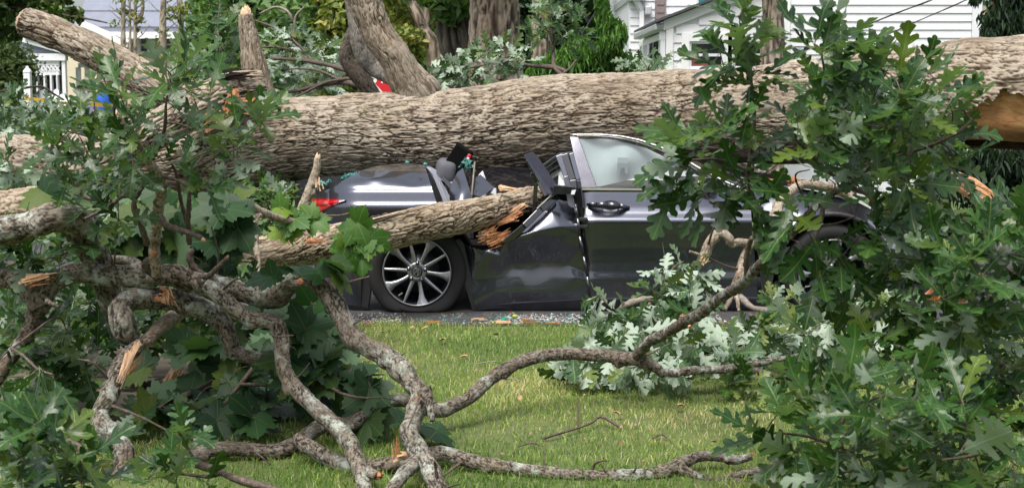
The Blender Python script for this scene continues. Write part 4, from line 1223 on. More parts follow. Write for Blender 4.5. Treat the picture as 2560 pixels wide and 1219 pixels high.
# stop sign mostly hidden by the limbs
def stop_sign():
    Y = 28.0
    red = simple('sign_red', (.55, .012, .02), .4); wh = simple('sign_white', (.8, .8, .8), .45)
    c = P(972, 196, Y); s = S(972, 196, Y); rad = 41*s
    t = thing('stop_sign', (c[0], Y, 0), 'red octagonal stop sign showing through the gap under the limbs', 'sign')
    def oct_(r_, y, rot=math.pi/8-.06): return [(c[0]+r_*math.cos(rot+k*math.pi/4), y, c[2]+r_*math.sin(rot+k*math.pi/4)) for k in range(8)]
    m = MB(); m.prism(oct_(rad, Y), (0, .02, 0)); m.build('sign_border', wh, t)
    m = MB(); m.prism(oct_(rad*.90, Y-.006), (0, .005, 0)); m.build('sign_face', red, t)
    m = MB(); m.box((c[0]-.03, Y+.021, 0), (c[0]+.03, Y+.08, c[2]+rad)); m.build('pole', M['gutter'], t)
    m = MB(); m.box((c[0]-rad*.5, Y-.002, c[2]-rad*1.45), (c[0]+rad*.5, Y+.018, c[2]-rad*1.02)); m.build('plate', wh, t)
    cu = bpy.data.curves.new('lettering', 'FONT'); cu.body = 'STOP'; cu.size = rad*.95; cu.align_x = 'CENTER'; cu.align_y = 'CENTER'; cu.extrude = .002
    cu.materials.append(wh)
    tmp = bpy.data.objects.new('lettering', cu); COL.objects.link(tmp); bpy.context.view_layer.update()
    lm = bpy.data.meshes.new_from_object(tmp.evaluated_get(bpy.context.evaluated_depsgraph_get())); bpy.data.objects.remove(tmp)
    lm.name = 'lettering'
    obj('lettering', lm, t, matrix=Matrix.Translation((c[0], Y-.009, c[2])) @ Matrix.Rotation(R(90), 4, 'X'))
stop_sign()

# two people behind the tape
def person(px, Y, shirt, label, lean):
    g = P(px, 230, Y); x = g[0]
    t = thing('person', (x, Y, 0), label, 'person')
    sk = simple('skin', (.55, .30, .22), .55); tr = simple('dark_trousers', (.03, .035, .05), .8); hr = simple('grey_hair', (.20, .17, .15), .8)
    nodes = [((0, 0, .92), .15), ((lean*.2, -.05, 1.12), .145), ((lean*.55, -.12, 1.38), .15), ((lean*.7, -.15, 1.50), .062), ((lean*.8, -.17, 1.57), .065), ((lean*.85, -.19, 1.66), .088), ((lean*.85, -.185, 1.74), .080),
             ((-.1, 0, .86), .10), ((-.11, -.02, .48), .065), ((-.11, .03, .08), .045), ((-.11, -.12, .04), .035),
             ((.1, 0, .86), .10), ((.11, -.02, .48), .065), ((.11, .03, .08), .045), ((.11, -.12, .04), .035),
             ((lean*.55-.19, -.12, 1.40), .062), ((lean*.5-.25, -.10, 1.12), .043), ((lean*.5-.20, -.28, .93), .034), ((lean*.5-.18, -.36, .88), .026),
             ((lean*.55+.19, -.12, 1.40), .062), ((lean*.5+.25, -.10, 1.12), .043), ((lean*.5+.20, -.28, .93), .034), ((lean*.5+.18, -.36, .88), .026)]
    ed = [(0, 1), (1, 2), (2, 3), (3, 4), (4, 5), (5, 6), (0, 7), (7, 8), (8, 9), (9, 10), (0, 11), (11, 12), (12, 13), (13, 14), (2, 15), (15, 16), (16, 17), (17, 18), (2, 19), (19, 20), (20, 21), (21, 22)]
    me = bpy.data.meshes.new('body'); me.from_pydata([(x+a[0], Y+a[1], a[2]) for a, _ in nodes], ed, [])
    o = obj('body', me, t)
    md = o.modifiers.new('skin', 'SKIN'); sv = me.skin_vertices[0].data
    for v, (_, r_) in zip(sv, nodes): v.radius = (r_, r_)
    sv[0].use_root = True
    o.modifiers.new('smooth', 'SUBSURF').levels = 2
    dg = bpy.context.evaluated_depsgraph_get(); m2 = bpy.data.meshes.new_from_object(o.evaluated_get(dg)); o.modifiers.clear(); o.data = m2
    m2.materials.clear()
    for mm in (sk, shirt, tr): m2.materials.append(mm)
    for p in m2.polygons:
        z = p.center[2]; ax = abs(p.center[0]-x-lean*.5)
        p.material_index = 2 if (z < .94 and ax < .19) else (1 if (z < 1.485 and not (ax > .17 and z < 1.12)) else 0)
        p.use_smooth = True
    # hair cap
    bm = bmesh.new(); bmesh.ops.create_uvsphere(bm, u_segments=14, v_segments=8, radius=.105)
    for v in list(bm.verts):
        if v.co.z < -.02 and v.co.y < .03: bm.verts.remove(v)
    hm = bpy.data.meshes.new('hair'); bm.to_mesh(hm); bm.free(); hm.materials.append(hr)
    obj('hair', hm, t, matrix=Matrix.Translation((x+lean*.85, Y-.17, 1.72)))
person(262, 31, simple('blue_shirt', (.02, .11, .55), .8), 'person in a bright blue shirt behind the yellow tape', .10)
person(231, 32, simple('pale_checked_shirt', (.35, .33, .52), .8), 'person in a pale lilac shirt left of the one in blue', -.05)
M['bark_mid'] = bark('grey_limb_bark', (.03, .027, .024), (.12, .11, .098), (.23, .215, .19), .2, .5, .1, .9)
# ------------------------------------------------------------ the fallen tree
FT = thing('fallen_tree', tuple(P(1300, 312, 11.0)*np.array((1, 1, 0))), 'huge fallen oak trunk lying across the crushed car', 'tree')
BK = dict(pl=.20, pw=.022, amp=.020)
limb('trunk', spec([(400, 398, 10.9, 66), (480, 394, 10.85, 84), (545, 382, 10.82, 100), (610, 366, 10.8, 110), (700, 350, 10.85, 104), (800, 343, 10.9, 97), (900, 338, 10.9, 98), (1000, 336, 10.9, 103), (1100, 334, 10.9, 104), (1200, 326, 10.9, 108),
      (1300, 314, 10.9, 116), (1400, 303, 10.9, 113), (1500, 298, 10.9, 112), (1600, 296, 10.9, 112), (1700, 292, 10.9, 115), (1820, 286, 10.85, 116), (1950, 282, 10.8, 124), (2080, 272, 10.75, 130), (2200, 258, 10.7, 128)]),
     M['bark_trunk'], FT, seg=380, ds=.009, gnarl=.085, gfreq=2.4, knots=[(.47, 4.5, .16, .30), (.245, 4.7, .30, .16), (.05, 4.4, .22, .20), (.70, 4.9, .25, .10)], **BK)
# root end: only the upper shell of bark is left, torn heartwood below
def root_end():
    ctrl = spec([(2160, 262, 10.72, 126), (2300, 252, 10.65, 132), (2420, 240, 10.55, 136), (2520, 240, 10.45, 140), (2640, 236, 10.35, 150), (2760, 236, 10.3, 150)])
    me = limb_mesh('bark_shell', ctrl, M['bark_trunk'], seg=280, ds=.011, gnarl=.09, gfreq=2.4, **BK)
    # keep the bark above a ragged tear line
    Q, s = catmull(ctrl, .011)
    bm = bmesh.new(); bm.from_mesh(me)
    kill = []
    for v in bm.verts:
        i = int(np.argmin(np.abs(Q[:, 0]-v.co.x))); lim = Q[i, 2]-.02+.10*min(1, max(0, v.co.x-3.3)) - .03*math.sin(v.co.x*23)-.02*math.sin(v.co.x*61+1)-3*max(0, 3.26+.05*math.sin(v.co.z*19)-v.co.x)
        if v.co.z < lim and v.co.x > 3.0 and v.co.y < Q[i, 1]+.1: kill.append(v)
    bmesh.ops.delete(bm, geom=kill, context='VERTS'); bm.to_mesh(me); bm.free()
    obj('bark_shell', me, FT)
    # heartwood core: smooth grain with long ridges
    V = []; n = 90; m = 40; rs = np.random.default_rng(5)
    x = np.linspace(Q[8, 0]+.1, Q[-1, 0], n)
    for i in range(n):
        k = int(np.argmin(np.abs(Q[:, 0]-x[i]))); c = Q[k]
        for j in range(m):
            t = 2*np.pi*j/m
            rr = c[3]*(.86+.05*math.sin(3*t+x[i]*1.3)+.035*math.sin(9*t+2*math.sin(x[i]*2.1))+.02*math.sin(21*t+3*math.sin(x[i]*1.2)))
            f = 1.0 if math.sin(t) > -.2 else 1-.10*abs(math.sin(x[i]*1.9+1))
            V.append((c[0], c[1]-rr*math.cos(t), c[2]+rr*f*math.sin(t)))
    i = np.arange(n-1)[:, None]*m; j = np.arange(m)[None, :]
    q = np.stack([i+j, i+(j+1) % m, i+m+(j+1) % m, i+m+j], -1).reshape(-1, 4)
    obj('torn_heartwood', mesh_np('torn_heartwood', V, q, None, M['torn_x']), FT)
root_end()
# great leaning limb with a flared foot, two crooked limbs behind it
limb('limb', spec([(1060, 296, 11.05, 38), (1054, 264, 11.0, 55), (1040, 234, 10.92, 58), (1022, 205, 10.88, 47), (1006, 180, 10.86, 42), (989, 145, 10.85, 38), (954, 100, 10.85, 39), (929, 52, 10.85, 37), (912, 0, 10.85, 41), (890, -60, 10.85, 40), (866, -120, 10.85, 38)]),
     M['bark_trunk'], FT, seg=130, ds=.010, gnarl=.10, gfreq=3.2, pl=.17, pw=.024, amp=.018, knots=[(.42, 3.2, .09, .14), (.62, 4.2, .08, .16)])
limb('limb', spec([(1010, 212, 11.1, 20), (968, 190, 11.3, 19), (938, 170, 11.4, 23), (914, 143, 11.4, 25), (900, 105, 11.4, 23), (890, 65, 11.4, 19), (884, 36, 11.4, 16), (872, -10, 11.4, 14)]), M['bark_mid'], FT, seg=56, ds=.012, gnarl=.16, gfreq=4, pl=.05, pw=.02, amp=.006)
limb('limb', spec([(944, 262, 11.7, 19), (931, 236, 11.7, 18), (914, 212, 11.7, 20), (890, 184, 11.7, 20), (869, 155, 11.7, 18), (866, 125, 11.7, 16), (876, 90, 11.7, 14), (886, 60, 11.7, 12), (892, 30, 11.7, 10)]), M['bark_dark'], FT, seg=50, ds=.012, gnarl=.2, gfreq=5, pl=.05, pw=.02, amp=.006)
# snapped upright stub
limb('stub', spec([(655, 275, 10.75, 54.2), (645, 215, 10.75, 36.7), (636, 165, 10.75, 30.6), (626, 110, 10.75, 23.6), (618, 68, 10.75, 20.0), (614, 36, 10.75, 15.7)]), M['bark_trunk'], FT, seg=80, ds=.011, gnarl=.14, gfreq=5, pl=.15, pw=.024, amp=.018)
torn_end('broken_top', P(614, 40, 10.75), (-.05, 0, 1), 15*S(614, 40, 10.75), .09, M['torn_pale'], FT, 4)
# upper fork torn from the trunk, running down to the left
limb('limb', spec([(662, 214, 10.55, 35.2), (600, 226, 10.5, 45.8), (540, 246, 10.42, 49.3), (470, 282, 10.35, 45.8), (400, 322, 10.3, 44.0), (330, 362, 10.25, 44.0), (250, 408, 10.2, 44.0), (170, 450, 10.15, 44.0)]),
     M['bark_trunk'], FT, seg=120, ds=.011, gnarl=.12, gfreq=4, pl=.17, pw=.025, amp=.026)
splinter('torn_wood', [P(530, 300, 10.28), P(615, 268, 10.3)], .10, M['torn'], FT, 41, 9)
splinter('torn_wood', [P(585, 232, 10.22), P(560, 290, 10.22)], .09, M['torn'], FT, 42, 7)
splinter('torn_wood', [P(640, 262, 10.3), P(570, 262, 10.25)], .08, M['torn'], FT, 43, 7)
splinter('torn_wood', [P(555, 196, 10.35), P(650, 186, 10.4)], .08, M['bark_trunk'], FT, 44, 6)
# lower limb going out to the left
limb('limb', spec([(600, 380, 10.95, 88), (500, 392, 10.95, 80), (400, 398, 10.95, 72), (280, 402, 10.95, 68), (160, 406, 10.95, 66), (40, 406, 10.95, 64), (-100, 408, 10.95, 64)]), M['bark_trunk'], FT, seg=140, ds=.013, gnarl=.08, gfreq=3, pl=.16, pw=.04, amp=.028)

# sawn log lying up against it, top left
LG = thing('sawn_log', tuple(P(240, 150, 11.6)), 'sawn oak log pointing up left, propped on the fallen trunk', 'log')
lc = [(470, 262, 11.5, 44), (400, 222, 11.5, 44), (330, 180, 11.55, 42), (250, 136, 11.6, 40), (170, 98, 11.65, 38), (110, 72, 11.7, 37), (60, 54, 11.72, 34)]
limb('log', spec(lc), M['bark_trunk'], LG, seg=120, ds=.011, gnarl=.06, gfreq=3, pl=.17, pw=.025, amp=.020)
a, b = P(60, 54, 11.72), P(110, 72, 11.7); dd = (a-b)/np.linalg.norm(a-b)
torn_end('sawn_end', a+dd*.01, dd, 33*S(60, 54, 11.72), .03, M['cut'], LG, 6, 40, 5, .2)

# snapped limb lying over the rear door and wheel
SL = thing('snapped_limb', tuple(P(950, 600, 9.3)), 'thick snapped limb driven into the crushed rear door', 'log')
limb('limb', spec([(500, 664, 8.75, 36.3), (590, 644, 8.85, 39.5), (680, 630, 8.95, 41.9), (780, 616, 9.06, 44.2), (880, 598, 9.18, 45.0), (980, 578, 9.3, 45.0), (1080, 556, 9.44, 42.7), (1180, 536, 9.6, 39.5), (1260, 518, 9.78, 34.8), (1330, 500, 9.98, 31.6), (1380, 490, 10.1, 28.4)]),
     M['bark_log'], SL, seg=150, ds=.008, gnarl=.09, gfreq=4, pl=.13, pw=.025, amp=.018, knots=[(.9, 2.2, .1, .16)])
splinter('peeled_bark', [P(900, 560, 9.12), P(1085, 512, 9.3)], .03, M['bark_log'], SL, 51, 4)
splinter('peeled_bark', [P(920, 640, 9.10), P(790, 664, 9.0)], .05, M['bark_log'], SL, 52, 4)
splinter('peeled_bark', [P(590, 612, 8.72), P(700, 590, 8.8)], .04, M['bark_log'], SL, 58, 3)
for k, (px, py, y, qx, qy) in enumerate(((1300, 530, 9.66, 1262, 552), (1310, 512, 9.7, 1268, 540), (1290, 545, 9.62, 1240, 560), (1250, 470, 9.7, 1300, 476), (770, 606, 8.87, 815, 600), (330, 0, 0, 0, 0))):
    if y: splinter('torn_fibre', [P(px, py, y), P(qx, qy, y-.02)], .028, M[('torn', 'torn_pale')[k % 2]], SL, 60+k, 12)
# ------------------------------------------------------------ the crushed car
YC = 9.60                    # plane of the car's near side at its widest line
def paint():
    m, nt, b, _ = new_mat('graphite_metallic_paint')
    co = objco(nt)
    fl = noise(nt, co, 900, 2); ln = noise(nt, co, 1.5, 3)
    c = mixc(nt, fl, (.068, .073, .096), (.100, .106, .134))
    d = noise(nt, co, 38, 5, .75); d2 = noise(nt, co, 3, 3)
    dk = math_(nt, 'MULTIPLY', mapr(nt, d, .64, .70, 0, .55), mapr(nt, d2, .45, .6))
    c = mixc(nt, dk, c, (.30, .28, .25))
    nt.links.new(c, b.inputs['Base Color'])
    b.inputs['Metallic'].default_value = .9; b.inputs['Roughness'].default_value = .25
    b.inputs['Coat Weight'].default_value = 1.; b.inputs['Coat Roughness'].default_value = .025; b.inputs['Coat IOR'].default_value = 1.55
    bump(nt, b, ln, .03, .02)
    return m
M['paint'] = paint()
M['gloss_black'] = simple('gloss_black_trim', (.010, .010, .013), .09, 0, .3, 30, .6, 1.)
M['beam'] = simple('dark_gloss_beam', (.045, .045, .06), .12, .75, .5, 14, .6, 1.)
M['black_plastic'] = simple('black_plastic', (.016, .016, .018), .5, 0, .3, 40)
M['chrome'] = simple('bright_trim', (.82, .79, .72), .20, .75, .05, 30)
M['alloy'] = simple('machined_alloy', (.36, .365, .37), .36, .85, .06, 40)
M['alloy_dark'] = simple('dark_wheel_paint', (.055, .060, .080), .3, .5, .2, 30, .5, .6)
M['rubber'] = simple('tyre_rubber', (.020, .019, .020), .75, 0, .2, 60, .3, bmp=.2, bscale=120)
M['inner_metal'] = simple('bent_inner_metal', (.16, .165, .19), .3, .85, .2, 20)
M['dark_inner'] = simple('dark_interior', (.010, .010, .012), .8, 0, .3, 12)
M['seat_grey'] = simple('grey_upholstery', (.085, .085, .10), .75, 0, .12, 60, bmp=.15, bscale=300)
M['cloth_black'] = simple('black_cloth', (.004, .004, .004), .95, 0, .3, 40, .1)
M['airbag'] = simple('airbag_curtain', (.62, .67, .68), .8, 0, .08, 5)
M['teal_glass'] = simple('shattered_teal_glass', (.05, .20, .17), .15, 0, .6, 60, .8)
M['red_lens'] = simple('red_lens', (.42, .006, .010), .10, 0, .5, 22, .6, 1.)
M['dark_red_lens'] = simple('dark_red_lens', (.16, .003, .006), .10, 0, .3, 40, .6, 1.)
M['white_plastic'] = simple('white_plastic', (.75, .76, .78), .4)

CAR = thing('crushed_car', (P(1560, 780, YC)[0], YC+.9, 0), 'dark grey four door car with its roof crushed under the trunk', 'car')
def C(px, py, dy=0.): return P(px, py, YC+dy)

class Facets:
    '''depth by flat facets between control points: sharp creases'''
    def __init__(s, pts):
        from mathutils.geometry import delaunay_2d_cdt
        s.p = np.array(pts, float)
        box = [(1100, 460, .1), (1500, 460, .1), (1500, 800, .06), (1100, 800, .06)]
        s.p = np.vstack([s.p, box])
        s.t = delaunay_2d_cdt([Vector(q[:2]) for q in s.p], [], [], 0, 1e-6)
        s.v = np.array([tuple(v) for v in s.t[0]]); s.tri = s.t[2]
        s.z = np.array([s.p[o[0], 2] for o in s.t[3]])
    def __call__(s, q):
        q = np.asarray(q, float); out = np.zeros(len(q))
        for a, b, c in s.tri:
            A, B, C_ = s.v[a], s.v[b], s.v[c]
            d = (B[1]-C_[1])*(A[0]-C_[0])+(C_[0]-B[0])*(A[1]-C_[1])
            if abs(d) < 1e-9: continue
            u = ((B[1]-C_[1])*(q[:, 0]-C_[0])+(C_[0]-B[0])*(q[:, 1]-C_[1]))/d
            v = ((C_[1]-A[1])*(q[:, 0]-C_[0])+(A[0]-C_[0])*(q[:, 1]-C_[1]))/d
            m = (u >= -1e-6) & (v >= -1e-6) & (u+v <= 1+1e-6)
            out[m] = (u*s.z[a]+v*s.z[b]+(1-u-v)*s.z[c])[m]
        return out
class TPS:
    def __init__(s, pts, lam=1e-3):
        a = np.array(pts, float); s.c = a[:, :2]/100; n = len(a)
        K = s._k(s.c, s.c)+lam*np.eye(n); Pm = np.hstack([np.ones((n, 1)), s.c])
        A = np.block([[K, Pm], [Pm.T, np.zeros((3, 3))]])
        s.w = np.linalg.solve(A, np.concatenate([a[:, 2], np.zeros(3)]))
    def _k(s, p, q):
        d2 = ((p[:, None]-q[None])**2).sum(-1); return .5*d2*np.log(d2+1e-9)
    def __call__(s, p):
        p = np.asarray(p, float)/100
        return s._k(p, s.c)@s.w[:-3]+s.w[-3]+p@s.w[-2:]

PROF = np.array([(440, .20), (470, .115), (480, .100), (500, .082), (518, .066), (532, .046), (540, .026), (548, .006), (554, .000), (562, .004), (585, .018), (620, .030), (655, .034), (680, .030), (694, .024), (704, .022), (716, .030), (742, .035), (790, .07)])
def prof(py):
    g = np.arange(430, 800, 1.0); v = np.interp(g, PROF[:, 0], PROF[:, 1]); k = np.ones(7)/7
    v = np.convolve(np.pad(v, 3, 'edge'), k, 'valid')
    return np.interp(py, g, v)

def resample(line, n):
    a = np.array(line, float); L = np.concatenate([[0], np.cumsum(np.hypot(*np.diff(a, axis=0).T))])
    t = np.linspace(0, L[-1], n)
    return np.stack([np.interp(t, L, a[:, 0]), np.interp(t, L, a[:, 1])], 1)

def panel(name, top, bot, depth, mat, nx=60, ny=40, lip=.03, parent=None, smooth_line=True):
    """sheet metal between two photo lines, its depth from depth(px,py); edges folded back"""
    A, B = resample(top, nx), resample(bot, nx)
    t = np.linspace(0, 1, ny)[:, None, None]
    q = A[None]*(1-t)+B[None]*t                       # ny,nx,2
    d = depth(q.reshape(-1, 2)).reshape(ny, nx)
    V = np.array([C(x, y, dd) for (x, y), dd in zip(q.reshape(-1, 2), d.ravel())])
    idx = np.arange(ny*nx).reshape(ny, nx)
    quads = np.stack([idx[:-1, :-1], idx[1:, :-1], idx[1:, 1:], idx[:-1, 1:]], -1).reshape(-1, 4)
    rim = np.concatenate([idx[0, :], idx[1:, -1], idx[-1, -2::-1], idx[-2:0:-1, 0]])
    n0 = len(V); m = len(rim)
    cen = V.mean(0)
    W = V[rim]+np.array((0, lip, 0)); W += (cen-W)*np.array((.006, 0, .006))
    V = np.vstack([V, V[rim], W])
    j = np.arange(m); k = (j+1) % m
    q2 = np.stack([n0+j, n0+k, n0+m+k, n0+m+j], 1)
    return obj(name, mesh_np(name, V, np.vstack([quads, q2]), None, mat), parent or CAR)

flat = lambda p: prof(p[:, 1])
# front door skin
fd = panel('front_door', [(1456, 470), (1600, 472), (1760, 474), (1873, 477)], [(1474, 742), (1600, 744), (1760, 745), (1895, 742)],
      lambda p: prof(p[:, 1])+.012*np.exp(-((p[:, 0]-1456)/14)**2), M['paint'], 70, 90)
# front wing: wheel arch cut into its lower edge
arch = [(1906, 742), (1925, 742), (1934, 690)]+[(2083+150*math.cos(a), 682-150*math.sin(a)) for a in np.linspace(math.pi*.98, .10, 24)]+[(2238, 668), (2262, 655), (2284, 650)]
TW = TPS([(1876, 478, .10), (1930, 466, .17), (2000, 476, .22), (2090, 500, .24), (2180, 535, .30), (2250, 590, .42), (2290, 645, .55),
          (1900, 520, .066), (1960, 510, .075), (2040, 522, .05), (1900, 545, .015), (1980, 552, .008), (2083, 533, .002), (1905, 600, .022), (1905, 660, .03), (1905, 735, .03), (1935, 620, .015), (1960, 570, .0), (2160, 560, .03), (2215, 620, .08), (2240, 660, .16), (1925, 740, .03)])
panel('front_wing', [(1878, 477), (1905, 466), (1960, 466), (2030, 476), (2100, 494), (2170, 522), (2230, 565), (2275, 615), (2292, 650)], arch, TW, M['paint'], 110, 40)
lipm = MB(); aa = np.linspace(math.pi*1.0, .12, 26)
for i in range(25):
    a0, a1 = aa[i], aa[i+1]
    v = []
    for a in (a0, a1):
        for r_, dy in ((141, -.004), (153, -.004), (153, .05), (141, .09)): v.append(C(2083+r_*math.cos(a), 682-r_*math.sin(a), dy))
    lipm.add(v, [(0, 1, 5, 4), (1, 2, 6, 5), (2, 3, 7, 6), (3, 0, 4, 7)])
lipm.build('wheel_arch', M['black_plastic'], CAR, True)
panel('front_bumper', [(2240, 655), (2270, 640), (2330, 668)], [(2246, 752), (2280, 752), (2336, 745)], lambda p: .12+((p[:, 0]-2240)/95)**2*.7, M['black_plastic'], 24, 14)
# sill
panel('sill', [(1186, 766), (1300, 757), (1470, 748), (1700, 749), (1932, 747)], [(1192, 780), (1300, 779), (1470, 778), (1700, 777), (1934, 774)], lambda p: .012+.0018*(p[:, 1]-745), M['paint'], 60, 8)
s = MB(); s.prism([C(1476, 744, .012), C(1932, 742, .012), C(1932, 746.5, .012), C(1476, 748.5, .012)], (0, .02, 0)); s.build('sill_trim', M['inner_metal'], CAR)
# rear door: buckled
TDP = [(1150, 600, .10), (1165, 640, .10), (1180, 700, .06), (1192, 760, .04), (1215, 628, .02), (1262, 606, -.02), (1310, 572, -.035), (1350, 530, .03), (1392, 497, .09),
          (1440, 520, .10), (1446, 548, .055), (1300, 590, -.075), (1340, 578, -.078), (1400, 566, -.055), (1448, 560, -.01), (1380, 530, .0), (1410, 545, -.005),
          (1340, 610, -.035), (1400, 610, -.015), (1455, 620, .015), (1250, 640, -.005), (1280, 660, .040), (1350, 655, .036), (1420, 660, .034), (1462, 680, .03),
          (1240, 690, .036), (1300, 690, .030), (1380, 690, .026), (1440, 694, .022), (1470, 700, .022), (1240, 730, .03), (1320, 730, .02), (1400, 725, .02), (1474, 742, .035), (1300, 770, .055), (1200, 775, .05),
          (1330, 545, .01), (1230, 600, .06)]
TD1, TD2 = TPS(TDP, 2e-3), Facets(TDP)
TD = lambda p: .42*TD1(p)+.58*TD2(p)
panel('rear_door', [(1146, 596), (1172, 614), (1206, 626), (1240, 616), (1276, 596), (1312, 572), (1344, 544), (1372, 514), (1392, 498), (1420, 504), (1440, 520)],
      [(1190, 776), (1260, 768), (1340, 760), (1420, 752), (1475, 746)], TD, M['paint'], 110, 90)
# its outer edge moulding
q = MB(); pts = [(1438, 512, .02), (1444, 545, -.01), (1449, 590, -.005), (1459, 640, .0), (1468, 690, .0), (1474, 746, .02)]
for (a, b) in zip(pts[:-1], pts[1:]): q.bar(C(*a), C(*b), .035, .018, (1, 0, 0))
q.build('door_edge', M['gloss_black'], CAR, True)
# rear quarter
QK = np.array([(478, .102), (504, .020), (512, .004), (520, .0), (550, .010), (600, .036)])
def TQ(p):
    p = np.asarray(p, float); x, y = p[:, 0], p[:, 1]
    g = np.arange(400, 640, .5); w = np.clip(478-g, 0, None)
    v = np.where(g >= 478, np.interp(g, QK[:, 0], QK[:, 1]), .102+.0003*w+.000085*w**2)
    k = np.hanning(31); v = np.convolve(np.pad(v, 15, 'edge'), k/k.sum(), 'valid')
    tail = .45*np.clip((905-x)/135, 0, None)**2.2
    dent = .030*np.exp(-((x-1035)/26)**2-((y-448)/13)**2)-.02*np.exp(-((x-940)/30)**2-((y-447)/10)**2)+.02*np.exp(-((x-1075)/30)**2-((y-535)/16)**2)
    return np.interp(y, g, v)+tail+dent
qp = [(770, 496), (800, 479), (830, 470), (848, 458), (870, 444), (905, 426), (940, 415), (980, 410), (1030, 409), (1062, 413)]
qb = [(775, 600), (850, 600), (950, 596), (1040, 592), (1090, 590), (1116, 586)]
panel('rear_quarter', qp, qb, TQ, M['paint'], 120, 110)
# rear bumper, its part behind the wheel
panel('rear_bumper', [(770, 560), (830, 566), (905, 585)], [(800, 752), (850, 762), (902, 762)], lambda p: .03+.00002*np.clip(905-p[:, 0], 0, 200)**2+.0002*np.abs(p[:, 1]-640), M['paint'], 30, 30)
panel('wheel_arch_rear' if False else 'rear_arch', [(1130, 602), (1150, 598), (1160, 610)], [(1180, 770), (1188, 776), (1196, 776)], lambda p: .055+0*p[:, 0], M['black_plastic'], 6, 20)
# boot lid edge and tail
panel('boot_lid', [(742, 452), (790, 444), (850, 440)], [(748, 500), (775, 498), (850, 460)], lambda p: .52+(850-p[:, 0])*.004-(p[:, 1]-440)*.0012, M['black_plastic'], 26, 12)
b = MB(); b.prism([C(735, 470, .95), C(775, 497, .52), C(775, 560, .50), C(740, 560, .9)], (0, .05, 0)); b.build('tail_panel', M['black_plastic'], CAR)
# rear screen glass broken to teal crumbs across the shelf
cr = MB(); rs = np.random.default_rng(77)
for k in range(420):
    px = rs.uniform(762, 905); py = 470-(px-762)*.24+rs.uniform(-5, 3); c = C(px, py, .75+rs.uniform(-.2, .35)); z = .010
    cr.add([c+rs.normal(0, z, 3) for _ in range(4)], [(0, 1, 2), (0, 2, 3), (0, 3, 1), (1, 3, 2)])
o = cr.build('broken_rear_glass', M['teal_glass'], CAR); o['kind'] = 'stuff'
g = MB(); g.prism([C(745, 462, .95), C(905, 428, .95), C(960, 418, 1.0), C(960, 440, .95), C(760, 490, .9)], (0, .03, 0)); g.build('rear_shelf', M['black_plastic'], CAR)
# tail light
def lens(name, pts, mat, push=0.):
    m = MB(); m.prism([C(x, y, float(TQ([(x, y)])[0])-.012-push) for x, y in pts], (0, .02, 0)); return m.build(name, mat, CAR)
def tq(push): return lambda p: TQ(p)-push
panel('tail_light', [(770, 496), (800, 494), (835, 496), (864, 499.5)], [(786, 534), (800, 531), (832, 514), (864, 501)], tq(.014), M['dark_red_lens'], 30, 10, .02)
panel('reflector', [(776, 500), (800, 498), (830, 499.5), (850, 501)], [(780, 511), (800, 512), (828, 508), (848, 504)], tq(.020), M['red_lens'], 24, 6, .008)
panel('reflector', [(787, 517), (800, 516), (815, 514), (830, 511)], [(792, 530), (800, 528), (812, 521), (829, 512)], tq(.020), M['red_lens'], 20, 6, .008)
panel('lens_tip', [(849, 501), (862, 500.3)], [(847, 505), (861, 501.5)], tq(.021), M['white_plastic'], 6, 4, .006)

M['folded_metal'] = simple('folded_metal', (.27, .28, .32), .5, .25, .2, 20)
# torn edges of the sheet metal behind the quarter
def sheet_piece(name, pts, mat, th=.012):
    """a bent plate: polygon given as (px,py,dy)"""
    m = MB(); m.prism([C(*p) for p in pts], (0.004, th, 0)); return m.build(name, mat, CAR)
sheet_piece('bent_plate', [(1062, 414, .68), (1074, 416, .66), (1148, 462, .60), (1140, 474, .56), (1076, 432, .58)], M['folded_metal'])
sheet_piece('bent_plate', [(1066, 418, .60), (1080, 434, .46), (1112, 512, .06), (1122, 512, .12), (1094, 446, .44)], M['folded_metal'])
sheet_piece('bent_plate', [(1094, 440, .5), (1128, 500, .2), (1122, 512, .2), (1088, 446, .52)], M['folded_metal'])
sheet_piece('bent_plate', [(1108, 440, .56), (1146, 478, .40), (1142, 490, .38), (1104, 448, .55)], M['gloss_black'])
sheet_piece('bent_plate', [(1112, 460, .5), (1134, 520, .3), (1118, 520, .3)], M['gloss_black'])
TF = TPS([(1122, 512, .12), (1126, 470, .22), (1142, 432, .34), (1156, 420, .40), (1168, 452, .20), (1180, 498, .08), (1150, 480, .10), (1140, 505, .06)])
panel('buckled_panel', [(1124, 490), (1130, 455), (1144, 430), (1157, 420)], [(1124, 530), (1140, 530), (1165, 520), (1184, 505)], TF, M['paint'], 24, 24, .02)
sheet_piece('bent_plate', [(1157, 420, .40), (1172, 424, .50), (1188, 455, .45), (1186, 505, .30), (1178, 498, .2)], M['gloss_black'])
sheet_piece('bent_plate', [(1182, 448, .50), (1200, 436, .55), (1236, 470, .35), (1200, 492, .25), (1184, 486, .3)], M['paint'])
sheet_piece('bent_plate', [(1190, 466, .45), (1240, 470, .34), (1240, 486, .3), (1188, 476, .4)], M['folded_metal'])
sheet_piece('bent_plate', [(1196, 438, .62), (1206, 427, .62), (1214, 450, .6), (1208, 448, .58)], M['white_plastic'])
st = MB(); st.bar(C(1187, 405, .36), C(1179, 490, .24), .010, .010); st.bar(C(1188, 430, .36), C(1186, 420, .36), .02, .014); st.build('bent_rod', M['twig_pale'], CAR)
